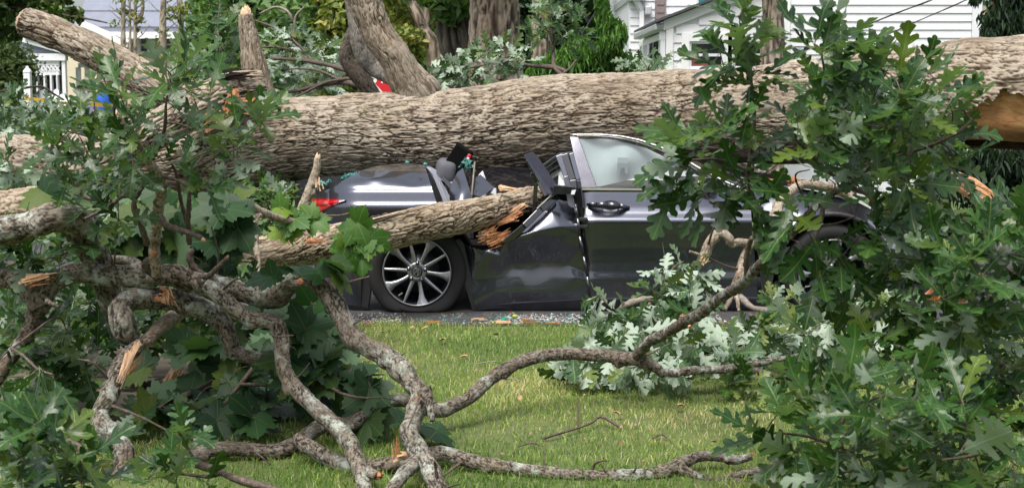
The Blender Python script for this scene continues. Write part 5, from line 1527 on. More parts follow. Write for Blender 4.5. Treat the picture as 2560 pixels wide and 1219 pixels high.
# inside: dark shell, flattened roof, seats
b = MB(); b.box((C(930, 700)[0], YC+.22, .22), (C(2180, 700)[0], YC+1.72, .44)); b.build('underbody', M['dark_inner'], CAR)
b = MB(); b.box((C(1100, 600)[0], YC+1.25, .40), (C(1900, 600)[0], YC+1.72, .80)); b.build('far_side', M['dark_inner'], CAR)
b = MB(); b.box((C(1090, 600)[0], YC+.62, .42), (C(1180, 600)[0], YC+1.3, .74)); b.build('rear_bench', M['seat_grey'], CAR, bevel=.03)
TR = TPS([(1170, 470, .6), (1330, 465, .6), (1440, 440, .6), (1180, 425, 1.05), (1250, 408, 1.1), (1330, 418, 1.0), (1440, 400, 1.05), (1250, 440, .8)])
panel('crushed_roof', [(1175, 420), (1250, 418), (1340, 420), (1460, 404)], [(1190, 500), (1260, 498), (1340, 494), (1470, 470)], TR, M['gloss_black'], 40, 20)
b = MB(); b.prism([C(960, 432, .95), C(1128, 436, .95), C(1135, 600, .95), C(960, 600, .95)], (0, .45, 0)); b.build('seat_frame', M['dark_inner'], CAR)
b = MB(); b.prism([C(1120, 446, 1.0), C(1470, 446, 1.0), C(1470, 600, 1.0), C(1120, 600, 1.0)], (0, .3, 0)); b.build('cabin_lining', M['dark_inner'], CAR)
def cushion(name, c, sx, sy, sz, mat, rot=(0, 0, 0), seg=2):
    bm = bmesh.new(); bmesh.ops.create_cube(bm, size=1)
    bmesh.ops.bevel(bm, geom=list(bm.edges), offset=.40, segments=5, affect='EDGES', profile=.6)
    for f in bm.faces: f.smooth = True
    me = bpy.data.meshes.new(name); bm.to_mesh(me); bm.free(); me.materials.append(mat)
    from mathutils import Euler
    return obj(name, me, CAR, matrix=Matrix.Translation(c) @ Euler(rot).to_matrix().to_4x4() @ Matrix.Diagonal((sx, sy, sz, 1)))
cushion('headrest', C(1115, 430, .72), .155, .26, .20, M['seat_grey'], (0, .15, .1))
for k in (-1, 1): 
    p = MB(); p.bar(C(1115+k*8, 440, .72), C(1118+k*8, 480, .72), .012, .012); p.build('headrest_post', M['chrome'], CAR)
sb = MB(); sb.prism([C(1106, 412, .62), C(1141, 358, .62), C(1178, 382, .62), C(1160, 425, .62), C(1136, 446, .62)], (.02, .10, .0)); sb.build('seat_back', M['cloth_black'], CAR, bevel=.012)
cushion('red_tag', C(1172, 392, .60), .030, .02, .042, M['red_lens'], (0, .5, 0))
cushion('red_tag_tip', C(1170, 397, .59), .018, .02, .02, M['white_plastic'])
cm = MB()
for k in range(30):
    c = C(1165+rs.normal(0, 9), 412+rs.normal(0, 8), .55+rs.normal(0, .04)); cm.add([c+rs.normal(0, .012, 3) for _ in range(4)], [(0, 1, 2), (0, 2, 3), (0, 3, 1), (1, 3, 2)])
cm.build('glass_crumbs', M['teal_glass'], CAR)['kind'] = 'stuff'
for (x, y) in ((1018, 407), (1063, 411)): cushion('glass_chunk', C(x, y, .68), .03, .03, .025, M['teal_glass'], (.3, .4, 0))
for (x, y, w) in ((988, 418, .05), (975, 418, .02)): cushion('white_chip', C(x, y, .72), w, .02, .016, M['white_plastic'], (0, -.1, 0))

# B pillar, torn window surround and struts of the rear door
b = MB(); b.prism([C(1309, 388, .00), C(1331, 379, .06), C(1345, 392, .06), (C(1397, 468, .03)), C(1386, 488, -.03), C(1366, 484, -.04)], (.0, .035, 0)); b.build('window_beam', M['beam'], CAR, bevel=.004)
b = MB()
for p_, q_, w in (((1330, 430, .04), (1340, 458, .05), .03), ((1340, 456, .05), (1334, 545, .06), .028), ((1345, 452, .05), (1366, 490, .03), .03), ((1316, 400, .03), (1348, 455, .03), .016)): b.bar(C(*p_), C(*q_), w, w, (0, -1, 0))
b.build('strut', M['gloss_black'], CAR, bevel=.004)
b = MB()
for p_, q_, w in (((1264, 604, -.06), (1310, 566, -.075), .045), ((1310, 566, -.075), (1352, 524, -.02), .045), ((1352, 524, -.02), (1392, 492, .05), .045)): b.bar(C(*p_), C(*q_), w, .03, (0, -1, 0))
b.build('window_seal', M['gloss_black'], CAR, bevel=.005)
b = MB(); b.bar(C(1342, 521, -.05), C(1390, 476, .0), .008, .008, (0, -1, 0)); b.build('chrome_strip', M['chrome'], CAR)
b = MB(); b.bar(C(1384, 473, -.03), C(1436, 475, -.02), .065, .05, (0, -1, 0), .05, .05); b.build('latch_bracket', M['gloss_black'], CAR, bevel=.006)
b = MB(); b.prism([C(1430, 476, -.06), C(1440, 474, -.06), C(1436, 486, -.06), C(1427, 486, -.06)], (0, .01, 0)); b.build('latch_tab', M['white_plastic'], CAR)
# stack of bent inner pressings between the beam and the pillar
for k, (a, b_, c_, w, mt) in enumerate((((1352, 418, .30), (1398, 386, .24), (1432, 382, .2), .018, 'inner_metal'), ((1358, 428, .28), (1402, 396, .22), (1430, 390, .2), .02, 'gloss_black'), ((1366, 438, .26), (1404, 412, .22), (1412, 408, .2), .024, 'gloss_black'),
     ((1398, 388, .18), (1418, 440, .14), (1430, 520, .10), .05, 'inner_metal'), ((1412, 386, .16), (1432, 450, .10), (1444, 530, .06), .045, 'gloss_black'), ((1428, 384, .12), (1446, 450, .06), (1456, 520, .05), .03, 'paint'), ((1372, 444, .3), (1400, 430, .26), (1408, 470, .2), .03, 'white_plastic'))):
    m = MB(); m.bar(C(*a), C(*b_), w, .03, (0, -1, 0)); m.bar(C(*b_), C(*c_), w, .03, (0, -1, 0)); m.build('bent_pressing', M[mt], CAR, bevel=.004)
b = MB(); b.prism([C(1398, 416, .24), C(1412, 404, .22), C(1424, 470, .18), C(1394, 480, .22)], (0, .02, 0)); b.build('torn_lining', M['airbag'], CAR)
b = MB(); b.prism([C(1431, 470, .03), C(1452, 470, .02), C(1462, 560, .03), C(1474, 660, .03), C(1474, 745, .05), C(1466, 740, .05), C(1456, 640, .05), C(1446, 560, .06)], (0, .06, 0)); b.build('door_jamb', M['gloss_black'], CAR)
for py in (548, 566):
    b = MB(); b.box(C(1446, py, .01)-np.array((.02, .02, .012)), C(1462, py, .01)+np.array((.02, .02, .012))); b.build('hinge', M['black_plastic'], CAR, bevel=.004)

# front door glasshouse
fr_in = [(1447, 344), (1500, 344), (1545, 349), (1590, 359), (1640, 377), (1690, 402), (1740, 431), (1790, 457), (1812, 468)]
fr_out = [(1422, 335), (1500, 334.5), (1550, 338), (1600, 348), (1652, 365), (1705, 391), (1760, 424), (1815, 452), (1868, 474)]
def tilt(py): return .100+(472-py)*.0016
top_in = resample(fr_in, 40); top_out = resample(fr_out, 40)
g = []; 
base = resample([(1491, 468), (1812, 468)], 40)
panel('door_glass', [(x, y) for x, y in top_in], [(x, y) for x, y in base], lambda p: tilt(p[:, 1])+.012, None, 30, 14, .004)
def glass_mat():
    m, nt, b, out = new_mat('tinted_side_glass')
    b.inputs['Base Color'].default_value = (.02, .03, .03, 1); b.inputs['Roughness'].default_value = .02; b.inputs['Specular IOR Level'].default_value = .9
    t = nt.nodes.new('ShaderNodeBsdfTransparent'); t.inputs['Color'].default_value = (.86, .93, .925, 1)
    fr = nt.nodes.new('ShaderNodeFresnel'); fr.inputs['IOR'].default_value = 1.6
    gl = nt.nodes.new('ShaderNodeBsdfGlossy'); gl.inputs['Roughness'].default_value = .02
    ms = nt.nodes.new('ShaderNodeMixShader'); nt.links.new(fr.outputs[0], ms.inputs[0]); nt.links.new(t.outputs[0], ms.inputs[1]); nt.links.new(gl.outputs[0], ms.inputs[2])
    nt.links.new(ms.outputs[0], out.inputs['Surface'])
    return m
M['side_glass'] = glass_mat()
[o for o in CAR.children if o.name.startswith('door_glass')][0].data.materials.append(M['side_glass'])
def strip(name, la, lb, mat, da=0., th=.018):
    """a band between two photo lines on the tilted plane of the glass"""
    A, B = resample(la, 40), resample(lb, 40); V = []
    for (x, y), (u, v) in zip(A, B):
        V += [C(x, y, tilt(y)+da), C(u, v, tilt(v)+da), C(u, v, tilt(v)+da+th), C(x, y, tilt(y)+da+th)]
    n = 40; i = np.arange(n-1)*4
    q = np.vstack([np.stack([i+a, i+b_, i+4+b_, i+4+a], 1) for a, b_ in ((0, 1), (1, 2), (2, 3), (3, 0))])
    q = np.vstack([q, [[3, 2, 1, 0], [4*n-4, 4*n-3, 4*n-2, 4*n-1]]])
    return obj(name, mesh_np(name, V, q, None, mat, False), CAR)
mid = [((a[0]*.28+b_[0]*.72), (a[1]*.28+b_[1]*.72)) for a, b_ in zip(top_in, top_out)]
strip('window_trim', top_out, mid, M['chrome'], -.004)
strip('window_seal', mid, top_in, M['gloss_black'], .0)
b = MB(); b.prism([C(1424, 341, tilt(341)-.002), C(1446, 342, tilt(342)-.002), C(1493, 469, tilt(469)-.002), C(1452, 469, tilt(469)-.002)], (0, .03, 0)); b.build('door_pillar', M['beam'], CAR, bevel=.003)
b = MB(); b.prism([C(1450, 469.5, .088), C(1868, 473, .088), C(1873, 477.5, .088), C(1450, 475, .088)], (0, .02, 0)); b.build('belt_trim', M['chrome'], CAR)
# curtain airbag hanging inside, seat silhouette, dash
TA = TPS([(1440, 340, .30), (1600, 350, .34), (1800, 460, .36), (1460, 470, .26), (1560, 400, .26), (1620, 420, .34), (1500, 420, .30), (1680, 440, .26), (1560, 455, .30), (1520, 380, .34)])
panel('curtain_airbag', [(1440, 348), (1500, 346), (1560, 352), (1620, 372), (1700, 412), (1760, 440)], [(1455, 466), (1500, 466), (1560, 452), (1620, 436), (1700, 424), (1762, 445)], TA, M['airbag'], 40, 30)
m_ = simple('grey_strap', (.30, .34, .36), .7); b = MB(); b.prism([C(1544, 394, .215), C(1572, 394, .215), C(1570, 434, .215), C(1563, 434, .215), C(1561, 420, .215), C(1551, 420, .215), C(1548, 438, .215), C(1543, 434, .215)], (0, .01, 0)); b.build('belt_guide', m_, CAR)
b = MB(); b.box((C(1490, 470, .4)[0], YC+.42, .5), (C(1640, 470, .4)[0], YC+.95, C(1500, 462, .5)[2])); b.build('front_seat', M['dark_inner'], CAR, bevel=.04)
b = MB(); b.box((C(1700, 470, .4)[0], YC+.25, .6), (C(1880, 470, .4)[0], YC+1.6, C(1500, 462, .5)[2])); b.build('dashboard', M['dark_inner'], CAR, bevel=.04)
b = MB(); b.prism([C(1655, 372, .26), C(1760, 425, .22), C(1872, 474, .16), C(1905, 464, .20), C(1860, 448, .45), C(1760, 408, .6)], (0, .03, 0)); b.build('front_pillar', M['paint'], CAR)
b = MB(); b.prism([C(1760, 412, .5), C(1880, 452, .4), C(1960, 462, .8), C(1900, 420, 1.5), C(1780, 392, 1.5)], (0, .01, .008)); b.build('windscreen', M['glass_dark'], CAR)
# bonnet
V = [C(1880, 458, .20), C(1960, 464, .19), C(2040, 474, .22), C(2110, 490, .26), C(2180, 520, .34), C(2250, 575, .50)]
W = [v+np.array((0, 1.35, .03)) for v in V]; mid_ = [v+np.array((0, .55, .075)) for v in V]
n = len(V); q = [(i, i+1, n+i+1, n+i) for i in range(n-1)]+[(n+i, n+i+1, 2*n+i+1, 2*n+i) for i in range(n-1)]
bo = obj('bonnet', mesh_np('bonnet', V+mid_+W, q, None, M['paint']), CAR)
sd = bo.modifiers.new('smooth', 'SUBSURF'); sd.levels = sd.render_levels = 2
# handle
hl = MB(); hp = [(1468, 511, .055), (1490, 512, .025), (1520, 513, .012), (1550, 515, .025), (1573, 519, .058)]
for k, (a, b_) in enumerate(zip(hp[:-1], hp[1:])):
    w = (.018, .036, .040, .034, .016); hl.bar(C(*a), C(*b_), .02, w[k], (0, 0, 1), .02, w[k+1])
hd = hl.build('door_handle', M['beam'], CAR, True)
def disc(name, px, py, dy, rx, rz, mat, half=None):
    V = [C(px, py, dy)]; F = []
    for k in range(24):
        a = 2*math.pi*k/24; V.append(C(px+rx*math.cos(a), py-rz*math.sin(a), dy))
    for k in range(24): F.append((0, 1+k, 1+(k+1) % 24))
    return obj(name, mesh_np(name, V, None, F, mat), CAR)
cup = MB()
for k in range(18):
    pass
def bowl(name, px, py, rx, rz, mat, deep=.03, rim=.0):
    V, Q = [], []
    for i in range(6):
        f = 1-i/5.0
        for k in range(24):
            a = 2*math.pi*k/24; x, y = px+rx*f*math.cos(a), py-rz*f*math.sin(a)
            V.append(C(x, y, float(prof(py-rz*math.sin(a)))-.003+deep*(1-f*f)*.0))
    for i in range(5):
        for k in range(24): Q.append((i*24+k, i*24+(k+1) % 24, i*24+24+(k+1) % 24, i*24+24+k))
    return obj(name, mesh_np(name, V, Q, None, mat), CAR)
bowl('handle_recess', 1527, 513, 26, 12, M['black_plastic'])
bowl('handle_recess_lip', 1526, 525, 18, 6, M['folded_metal'])
# mirror
b = MB(); b.prism([C(1748, 476, .02), C(1800, 470, -.06), (C(1812, 462, -.08)), C(1800, 446, -.08), C(1768, 444, -.04), C(1750, 452, .02)], (.0, .10, .0)); b.build('wing_mirror', M['paint'], CAR, bevel=.012)
b = MB(); b.bar(C(1760, 482, .09), C(1785, 472, .0), .06, .03); b.build('mirror_arm', M['gloss_black'], CAR)

# ------------------------------------------------------------ wheels
def wheel(px, py, rot, flat_z):
    c = C(px, py, .025); Rr, Rt = .236, .338
    w = bpy.data.objects.new('wheel', None); COL.objects.link(w); w.parent = CAR; w.matrix_parent_inverse = Matrix.Translation(-Vector(WORLD_AT[CAR.name]))
    w.empty_display_size = .05
    WORLD_AT[w.name] = (0, 0, 0)
    def pt(r, a, y): return np.array((c[0]+r*math.cos(a), c[1]+y, c[2]+r*math.sin(a)))
    # tyre, squashed where it stands
    prof_ = [(Rr-.004, .030), (Rr+.006, .008), (Rr+.022, -.004), (Rr+.055, -.010), (Rr+.080, -.004), (Rt-.006, .016), (Rt, .040), (Rt, .18), (Rt-.01, .21), (Rr, .21)]
    V, Q = [], []; nA = 120; nP = len(prof_)
    for k in range(nA):
        a = 2*math.pi*k/nA
        for j, (r_, y) in enumerate(prof_):
            rr = r_+(.004 if (j in (6, 7) and k % 2) else 0)
            p = pt(rr, a, y)
            low = c[2]-p[2]
            if p[2] < flat_z: 
                ex = flat_z-p[2]; p[2] = flat_z+.0015*j; 
            sq = sstep(.16, .30, np.array(low))*(flat_z > c[2]-.33)
            if 1 < j < 6: p[1] -= .028*float(sq)
            V.append(p)
    for k in range(nA):
        for j in range(nP-1): Q.append((k*nP+j, ((k+1) % nA)*nP+j, ((k+1) % nA)*nP+j+1, k*nP+j+1))
    obj('tyre', mesh_np('tyre', V, Q, None, M['rubber']), w)
    # rim ring + barrel
    ring = [(Rr, .034), (Rr+.001, .006), (Rr-.004, .001), (Rr-.009, .004), (Rr-.012, .016)]
    V, Q = [], []
    for k in range(96):
        for r_, y in ring: V.append(pt(r_, 2*math.pi*k/96, y))
    for k in range(96):
        for j in range(4): Q.append((k*5+j, ((k+1) % 96)*5+j, ((k+1) % 96)*5+j+1, k*5+j+1))
    obj('rim', mesh_np('rim', V, Q, None, M['alloy']), w)
    bar_ = [(Rr-.012, .016), (Rr-.022, .05), (Rr-.030, .14), (Rr-.030, .19), (.0005, .19)]
    V, Q = [], []
    for k in range(64):
        for r_, y in bar_: V.append(pt(r_, 2*math.pi*k/64, y))
    for k in range(64):
        for j in range(4): Q.append((k*5+j, ((k+1) % 64)*5+j, ((k+1) % 64)*5+j+1, k*5+j+1))
    obj('barrel', mesh_np('barrel', V, Q, None, M['alloy_dark']), w)
    # spokes: five broad flared, five narrow
    for k in range(10):
        broad = k % 2 == 0; a0 = rot+k*2*math.pi/10
        ca, sa = math.cos(a0), math.sin(a0)
        def q(r_, t, y): return np.array((c[0]+r_*ca-t*sa, c[1]+y, c[2]+r_*sa+t*ca))
        prof2 = [(.050, .016), (.075, .012), (.11, .0115), (.15, .0145), (.185, .021), (.215, .036), (Rr-.006, .046)] if broad else [(.050, .016), (.08, .013), (.12, .012), (.16, .0105), (.20, .0085), (Rr-.006, .008)]
        sk = -.012 if broad else .004
        V = []; m = len(prof2)
        for i, (r_, t) in enumerate(prof2):
            y = .030-.020*math.sin(min(1, (r_-.05)/.17)*math.pi*.5)
            o_ = sk*max(0, (r_-.13)/.1)
            V += [q(r_, t+o_, y), q(r_, -t+o_, y), q(r_, -t*1.25+o_, y+.035), q(r_, t*1.25+o_, y+.035)]
        i = np.arange(m-1)*4
        face = np.stack([i, i+1, i+5, i+4], 1)
        sides = np.vstack([np.stack([i+a, i+b_, i+4+b_, i+4+a], 1) for a, b_ in ((1, 2), (2, 3), (3, 0))])
        me = mesh_np('spoke', V, np.vstack([face, sides]), None, M['alloy'], False)
        me.materials.append(M['alloy_dark'])
        mi = np.zeros(len(me.polygons), dtype=np.int32); mi[len(face):] = 1; me.polygons.foreach_set('material_index', mi)
        obj('spoke', me, w)
    # hub, lugs, cap with its emblem
    V, Q = [], []
    for k in range(48):
        for r_, y in ((.068, .05), (.066, .022), (.060, .014), (.036, .014), (.034, .020)): V.append(pt(r_, 2*math.pi*k/48, y))
    for k in range(48):
        for j in range(4): Q.append((k*5+j, ((k+1) % 48)*5+j, ((k+1) % 48)*5+j+1, k*5+j+1))
    obj('hub', mesh_np('hub', V, Q, None, M['alloy']), w)
    for k in range(5):
        a = rot+2*math.pi*(k+.0)/5+math.pi/5*.55; d = pt(.060, a, 0)
        V, Q = [], []
        for i in range(16):
            t = 2*math.pi*i/16
            for r_, y in ((.0150, .016), (.0145, .0115), (.0100, .0115), (.0090, .004), (.0005, .001)): V.append(d+np.array((r_*math.cos(t), y, r_*math.sin(t))))
        for i in range(16):
            for j in range(4): Q.append((i*5+j, ((i+1) % 16)*5+j, ((i+1) % 16)*5+j+1, i*5+j+1))
        me = mesh_np('lug_nut', V, Q, None, M['gloss_black']); me.materials.append(M['inner_metal'])
        mi = np.array([1 if j >= 2 else 0 for i in range(16) for j in range(4)], dtype=np.int32); me.polygons.foreach_set('material_index', mi)
        obj('lug_nut', me, w)
    V, Q = [], []
    for k in range(32):
        for r_, y in ((.034, .020), (.033, .008), (.029, .005), (.0005, .004)): V.append(pt(r_, 2*math.pi*k/32, y))
    for k in range(32):
        for j in range(3): Q.append((k*4+j, ((k+1) % 32)*4+j, ((k+1) % 32)*4+j+1, k*4+j+1))
    obj('centre_cap', mesh_np('centre_cap', V, Q, None, M['alloy_dark']), w)
    e = MB(); er = -.35
    def ep(x, z): return pt(0, 0, 0)+np.array((x*math.cos(er)-z*math.sin(er), .0015, x*math.sin(er)+z*math.cos(er)))
    for i in range(20):
        t0, t1 = 2*math.pi*i/20, 2*math.pi*(i+1)/20
        e.bar(ep(.024*math.cos(t0), .026*math.sin(t0)), ep(.024*math.cos(t1), .026*math.sin(t1)), .004, .004, (0, -1, 0))
    e.bar(ep(-.014, -.018), ep(-.003, .020), .007, .004, (0, -1, 0)); e.bar(ep(.014, -.018), ep(.003, .020), .007, .004, (0, -1, 0)); e.bar(ep(-.008, .002), ep(.008, .002), .004, .004, (0, -1, 0))
    e.build('emblem', M['alloy'], w)
    va = MB(); va.bar(pt(.205, rot+2.9, .02), pt(.175, rot+2.95, .012), .008, .008); va.build('valve', M['chrome'], w)
    # brake disc behind
    V, Q = [], []
    for k in range(40):
        for r_, y in ((.15, .10), (.15, .09), (.07, .09), (.06, .06)): V.append(pt(r_, 2*math.pi*k/40, y))
    for k in range(40):
        for j in range(3): Q.append((k*4+j, ((k+1) % 40)*4+j, ((k+1) % 40)*4+j+1, k*4+j+1))
    obj('brake_disc', mesh_np('brake_disc', V, Q, None, M['inner_metal']), w)
wheel(1042, 680, R(66), .004)
wheel(2083, 684, R(40), .004)
# dark wheel housings
for px in (1042, 2083):
    c = C(px, 680, 0); V, Q = [], []
    for k in range(30):
        a = -.3+(math.pi+.6)*k/29
        for y in (.06, .30): V.append((c[0]+.40*math.cos(a), c[1]+y, c[2]+.40*math.sin(a)))
        V.append((c[0], c[1]+.30, c[2]))
    for k in range(29): Q += [(k*3, k*3+3, k*3+4, k*3+1), (k*3+1, k*3+4, k*3+5, k*3+2)]
    obj('wheel_housing', mesh_np('wheel_housing', V, Q, None, M['dark_inner']), CAR)
b = MB(); b.prism([C(902, 640, .06), C(922, 600, .06), C(930, 700, .06), C(920, 770, .06), C(900, 764, .06)], (0, .1, 0)); b.build('arch_liner', M['dark_inner'], CAR)
# torn bark and splinters jammed in the door
for k, (px, py, qx, qy) in enumerate(((1210, 600, 1270, 575), (1225, 612, 1280, 590), (1200, 590, 1245, 580), (1240, 600, 1300, 570), (1215, 585, 1255, 560))):
    t = thing('wood_splinter', tuple(C(px, py, .0)), ['orange wood splinters jammed lowest in the door dent', 'frayed orange splinters over the lip of the door dent', 'short frayed splinters at the left end of the door dent', 'orange fibres under the torn end of the limb', 'topmost orange fibres in the door dent'][k], 'splinter', 'torn wood jammed in the door')
    splinter('fibre', [C(px, py, .0), C(px+(qx-px)*.7, py+(qy-py)*.7, -.04)], .036, M[('torn', 'torn', 'torn_pale')[k % 3]], t, 80+k, 18)
# ------------------------------------------------------------ fallen branches
GB = 'fallen branches on the lawn'
def B(label, px, py, Y, leaf='oak_leaf', **kw):
    p = P(px, py, Y)
    return Branch('fallen_branch', (p[0], p[1], max(0, p[2])), label, GB, leaf=leaf, **kw)

# --- behind the trunk: leafy sprays of the fallen crown
b = B('spray of oak leaves left of the snapped upright stub', 545, 150, 12.2)
b.shoot([(560, 300, 12.0, 6), (560, 180, 12.2, 5), (545, 80, 12.4, 3), (550, 10, 12.5, 2)])
b.fill([(515, 30), (590, 0), (600, 200), (590, 260), (530, 240), (500, 150)], (11.9, 12.9), 30, .19, (5, 7), (0, -.5, .7))
b.fill([(440, 190), (520, 150), (560, 230), (480, 250)], (11.6, 12.2), 34, .17, (4, 6), (0, -.5, .7))
b.finish()
b = B('tangle of bare twigs and grey green leaves between the upright stub and the leaning limb', 760, 170, 12.6, 'pale_oak_leaf')
b.shoot([(905, 215, 12.0, 10), (850, 205, 12.2, 9), (790, 215, 12.4, 7), (740, 228, 12.5, 5), (690, 232, 12.6, 3)])
b.shoot([(870, 178, 12.2, 6), (830, 165, 12.3, 6), (770, 153, 12.4, 5.5), (720, 148, 12.5, 5), (662, 146, 12.6, 3)])
b.shoot([(782, 155, 12.4, 4), (745, 112, 12.6, 4), (690, 72, 12.7, 3), (640, 52, 12.8, 2)])
b.shoot([(775, 153, 12.4, 4), (735, 128, 12.5, 3.5), (690, 118, 12.6, 3), (655, 119, 12.6, 2)])
b.shoot([(885, 195, 12.1, 5), (820, 205, 12.2, 4), (770, 228, 12.3, 3), (725, 250, 12.3, 2.5)])
b.shoot([(860, 205, 12.2, 4), (800, 178, 12.3, 3), (750, 172, 12.4, 2.5), (690, 175, 12.5, 2)])
b.shoot([(730, 50, 12.9, 4), (720, 30, 12.9, 4), (690, 18, 13, 3), (650, 34, 13, 2)], mat='twig_pale')
b.shoot([(728, 60, 12.9, 5), (735, 100, 12.9, 4), (738, 45, 12.9, 3), (760, 18, 12.9, 2)], mat='twig_pale')
b.fill([(650, 90), (740, 60), (800, 100), (850, 110), (868, 160), (860, 235), (700, 245), (655, 190)], (12.5, 13.6), 29, .17, (5, 7), (0, -.7, .5), flip=True, up=.3)
b.finish()
b = B('pale underside oak spray right of the leaning limb, before the two big trunks', 1180, 170, 11.9, 'pale_oak_leaf')
b.shoot([(1420, 180, 11.6, 5), (1380, 168, 11.7, 6), (1330, 165, 11.8, 5), (1260, 150, 11.9, 4), (1200, 165, 12, 3), (1120, 180, 12, 2)])
b.shoot([(1250, 200, 11.9, 4), (1215, 160, 12, 3), (1180, 140, 12, 2)])
b.fill([(1062, 180), (1120, 165), (1180, 120), (1260, 105), (1330, 130), (1330, 170), (1280, 200), (1200, 212), (1100, 212)], (11.5, 12.2), 27, .17, (5, 8), (0, -.7, .45), flip=True, up=.3)
b.finish()
b = B('upright green oak spray in front of the big oak trunk', 1390, 110, 12.0)
b.shoot([(1405, 188, 11.5, 5), (1385, 165, 11.7, 5), (1382, 110, 11.9, 4), (1372, 60, 12, 3), (1390, 15, 12, 2)])
b.shoot([(1405, 186, 11.5, 4), (1425, 170, 11.6, 3), (1440, 150, 11.7, 2.5)])
b.fill([(1370, 0), (1415, 0), (1460, 45), (1475, 110), (1430, 130), (1330, 120), (1310, 60), (1345, 30)], (11.7, 12.4), 33, .16, (4, 6), (0, -.5, .7), key='oak_leaf')
b.fill([(1350, 0), (1420, 0), (1400, 60), (1345, 50)], (11.8, 12.2), 30, .16, (4, 6), (0, -.7, .4), key='pale_oak_leaf')
b.finish()
b = B('pale leaved spray in front of the white house corner post', 1620, 165, 11.9, 'pale_oak_leaf')
b.shoot([(1560, 190, 11.6, 4), (1600, 180, 11.8, 3), (1650, 160, 11.9, 2)])
b.fill([(1565, 150), (1620, 135), (1690, 160), (1680, 182), (1580, 190)], (11.5, 12.2), 27, .16, (4, 7), (0, -.7, .5), flip=True, up=.3)
b.finish()
# cedar sprays
def cedar(label, pts, n, seed, bl):
    p = P(*pts[0][:3]); t = thing('cedar_spray', tuple(p), label, 'branch', 'broken cedar sprays behind the trunk')
    obj('stem', twig_mesh('stem', spec(pts), M['twig'], 7), t)
    V, T, tone = crown_np([blob(*q) for q in bl], int(n*1.5), .12, seed, droop=1)
    obj('crown', mesh_np('crown', V, None, T, M['cr_cedar'], True, {'tone': tone}), t)
cedar('tall green cedar tip standing above the trunk near the white house', [(1548, 185, 13, 5), (1540, 120, 13, 4), (1518, 60, 13, 3), (1500, 10, 13, 2)], 2600, 1, [(1512, 40, 13, 14, 34), (1528, 88, 13, 22, 34), (1545, 90, 13, 14, 26), (1500, 18, 13, 8, 18), (1522, 120, 13, 26, 14)])
cedar('low bright green cedar mass behind the trunk left of the white house', [(1530, 185, 13.2, 6), (1470, 170, 13.2, 5), (1400, 160, 13.2, 3)], 6500, 2, [(1420, 160, 13.2, 50, 30), (1490, 150, 13.2, 45, 30), (1450, 130, 13.4, 40, 22), (1540, 165, 13.2, 40, 24), (1380, 178, 13.2, 60, 20)])
# pale leaves far left
b = B('heap of pale leaves around the white post', 70, 270, 20, 'pale_oak_leaf'); b.sparse = 1.3
b.shoot([(-20, 300, 19, 6), (60, 290, 19.5, 5), (130, 285, 20, 4), (160, 270, 20, 2)]); b.shoot([(-20, 232, 20, 3), (50, 222, 20.3, 3), (100, 216, 20.5, 3), (130, 232, 20.6, 3), (160, 250, 20.8, 2)])
b.fill([(-20, 235), (40, 225), (60, 275), (150, 265), (200, 290), (160, 330), (-20, 335)], (18.5, 21), 21, .26, (5, 7), (0, -.6, .6), flip=True, up=.3)
b.finish()
b = B('green leaves between the white post and the people', 250, 300, 13.5); b.sparse = 1.3
b.shoot([(120, 330, 13, 5), (200, 310, 13.5, 4), (300, 300, 14, 3), (400, 260, 14, 2)])
b.fill([(120, 300), (220, 295), (330, 290), (420, 270), (420, 330), (300, 350), (120, 345)], (12.6, 14), 30, .18, (5, 7))
b.finish()
# left edge: pale oak leaves over the lower limb
b = B('pale oak spray at the left edge above the bark slab', 30, 430, 8.6, 'pale_oak_leaf')
b.shoot([(-30, 500, 8.6, 6), (20, 470, 8.6, 5), (40, 420, 8.6, 3)])
b.fill([(-30, 395), (20, 380), (55, 420), (45, 480), (-30, 500)], (8.3, 8.9), 40, .20, (5, 7), (0, -.7, .5), flip=True, up=.3)
b.finish()
# under the trunk, left of the car: shaded oak leaves
b = B('shaded oak leaves in the gap between trunk and car tail', 660, 510, 10.4)
b.shoot([(560, 600, 10.2, 5), (640, 540, 10.4, 4), (700, 480, 10.5, 3), (760, 458, 10.5, 2)])
b.fill([(590, 500), (640, 465), (740, 455), (750, 560), (720, 600), (600, 600)], (10.1, 10.9), 34, .18, (5, 8))
b.finish()

# --- thick pieces at the left
b = Branch('bark_slab', tuple(P(40, 520, 7.6)), 'broad slab of torn bark with orange end at the left edge', None, 'log')
b.limb([(-60, 540, 7.7, 62), (20, 530, 7.65, 60), (90, 520, 7.6, 50), (118, 516, 7.6, 36)], 'bark_log', rf=1.0, spurs=False, seg=90, ds=.009, gnarl=.18, gfreq=6, pl=.10, pw=.03, amp=.02)
splinter('torn_wood', [P(88, 530, 7.4), P(112, 522, 7.42)], .06, M['torn'], b.root, 91, 9)
b.finish()
b = Branch('fallen_branch', tuple(P(620, 520, 9.2)), 'split dark limb with a torn red end behind the left leaf spray', GB)
b.limb([(440, 565, 9.0, 30), (520, 530, 9.1, 30), (580, 512, 9.2, 24), (615, 505, 9.25, 16)], 'bark_log', seg=60, ds=.01)
splinter('torn_wood', [P(520, 528, 8.98), P(610, 508, 9.15)], .06, M['torn'], b.root, 92, 7)
b.finish()

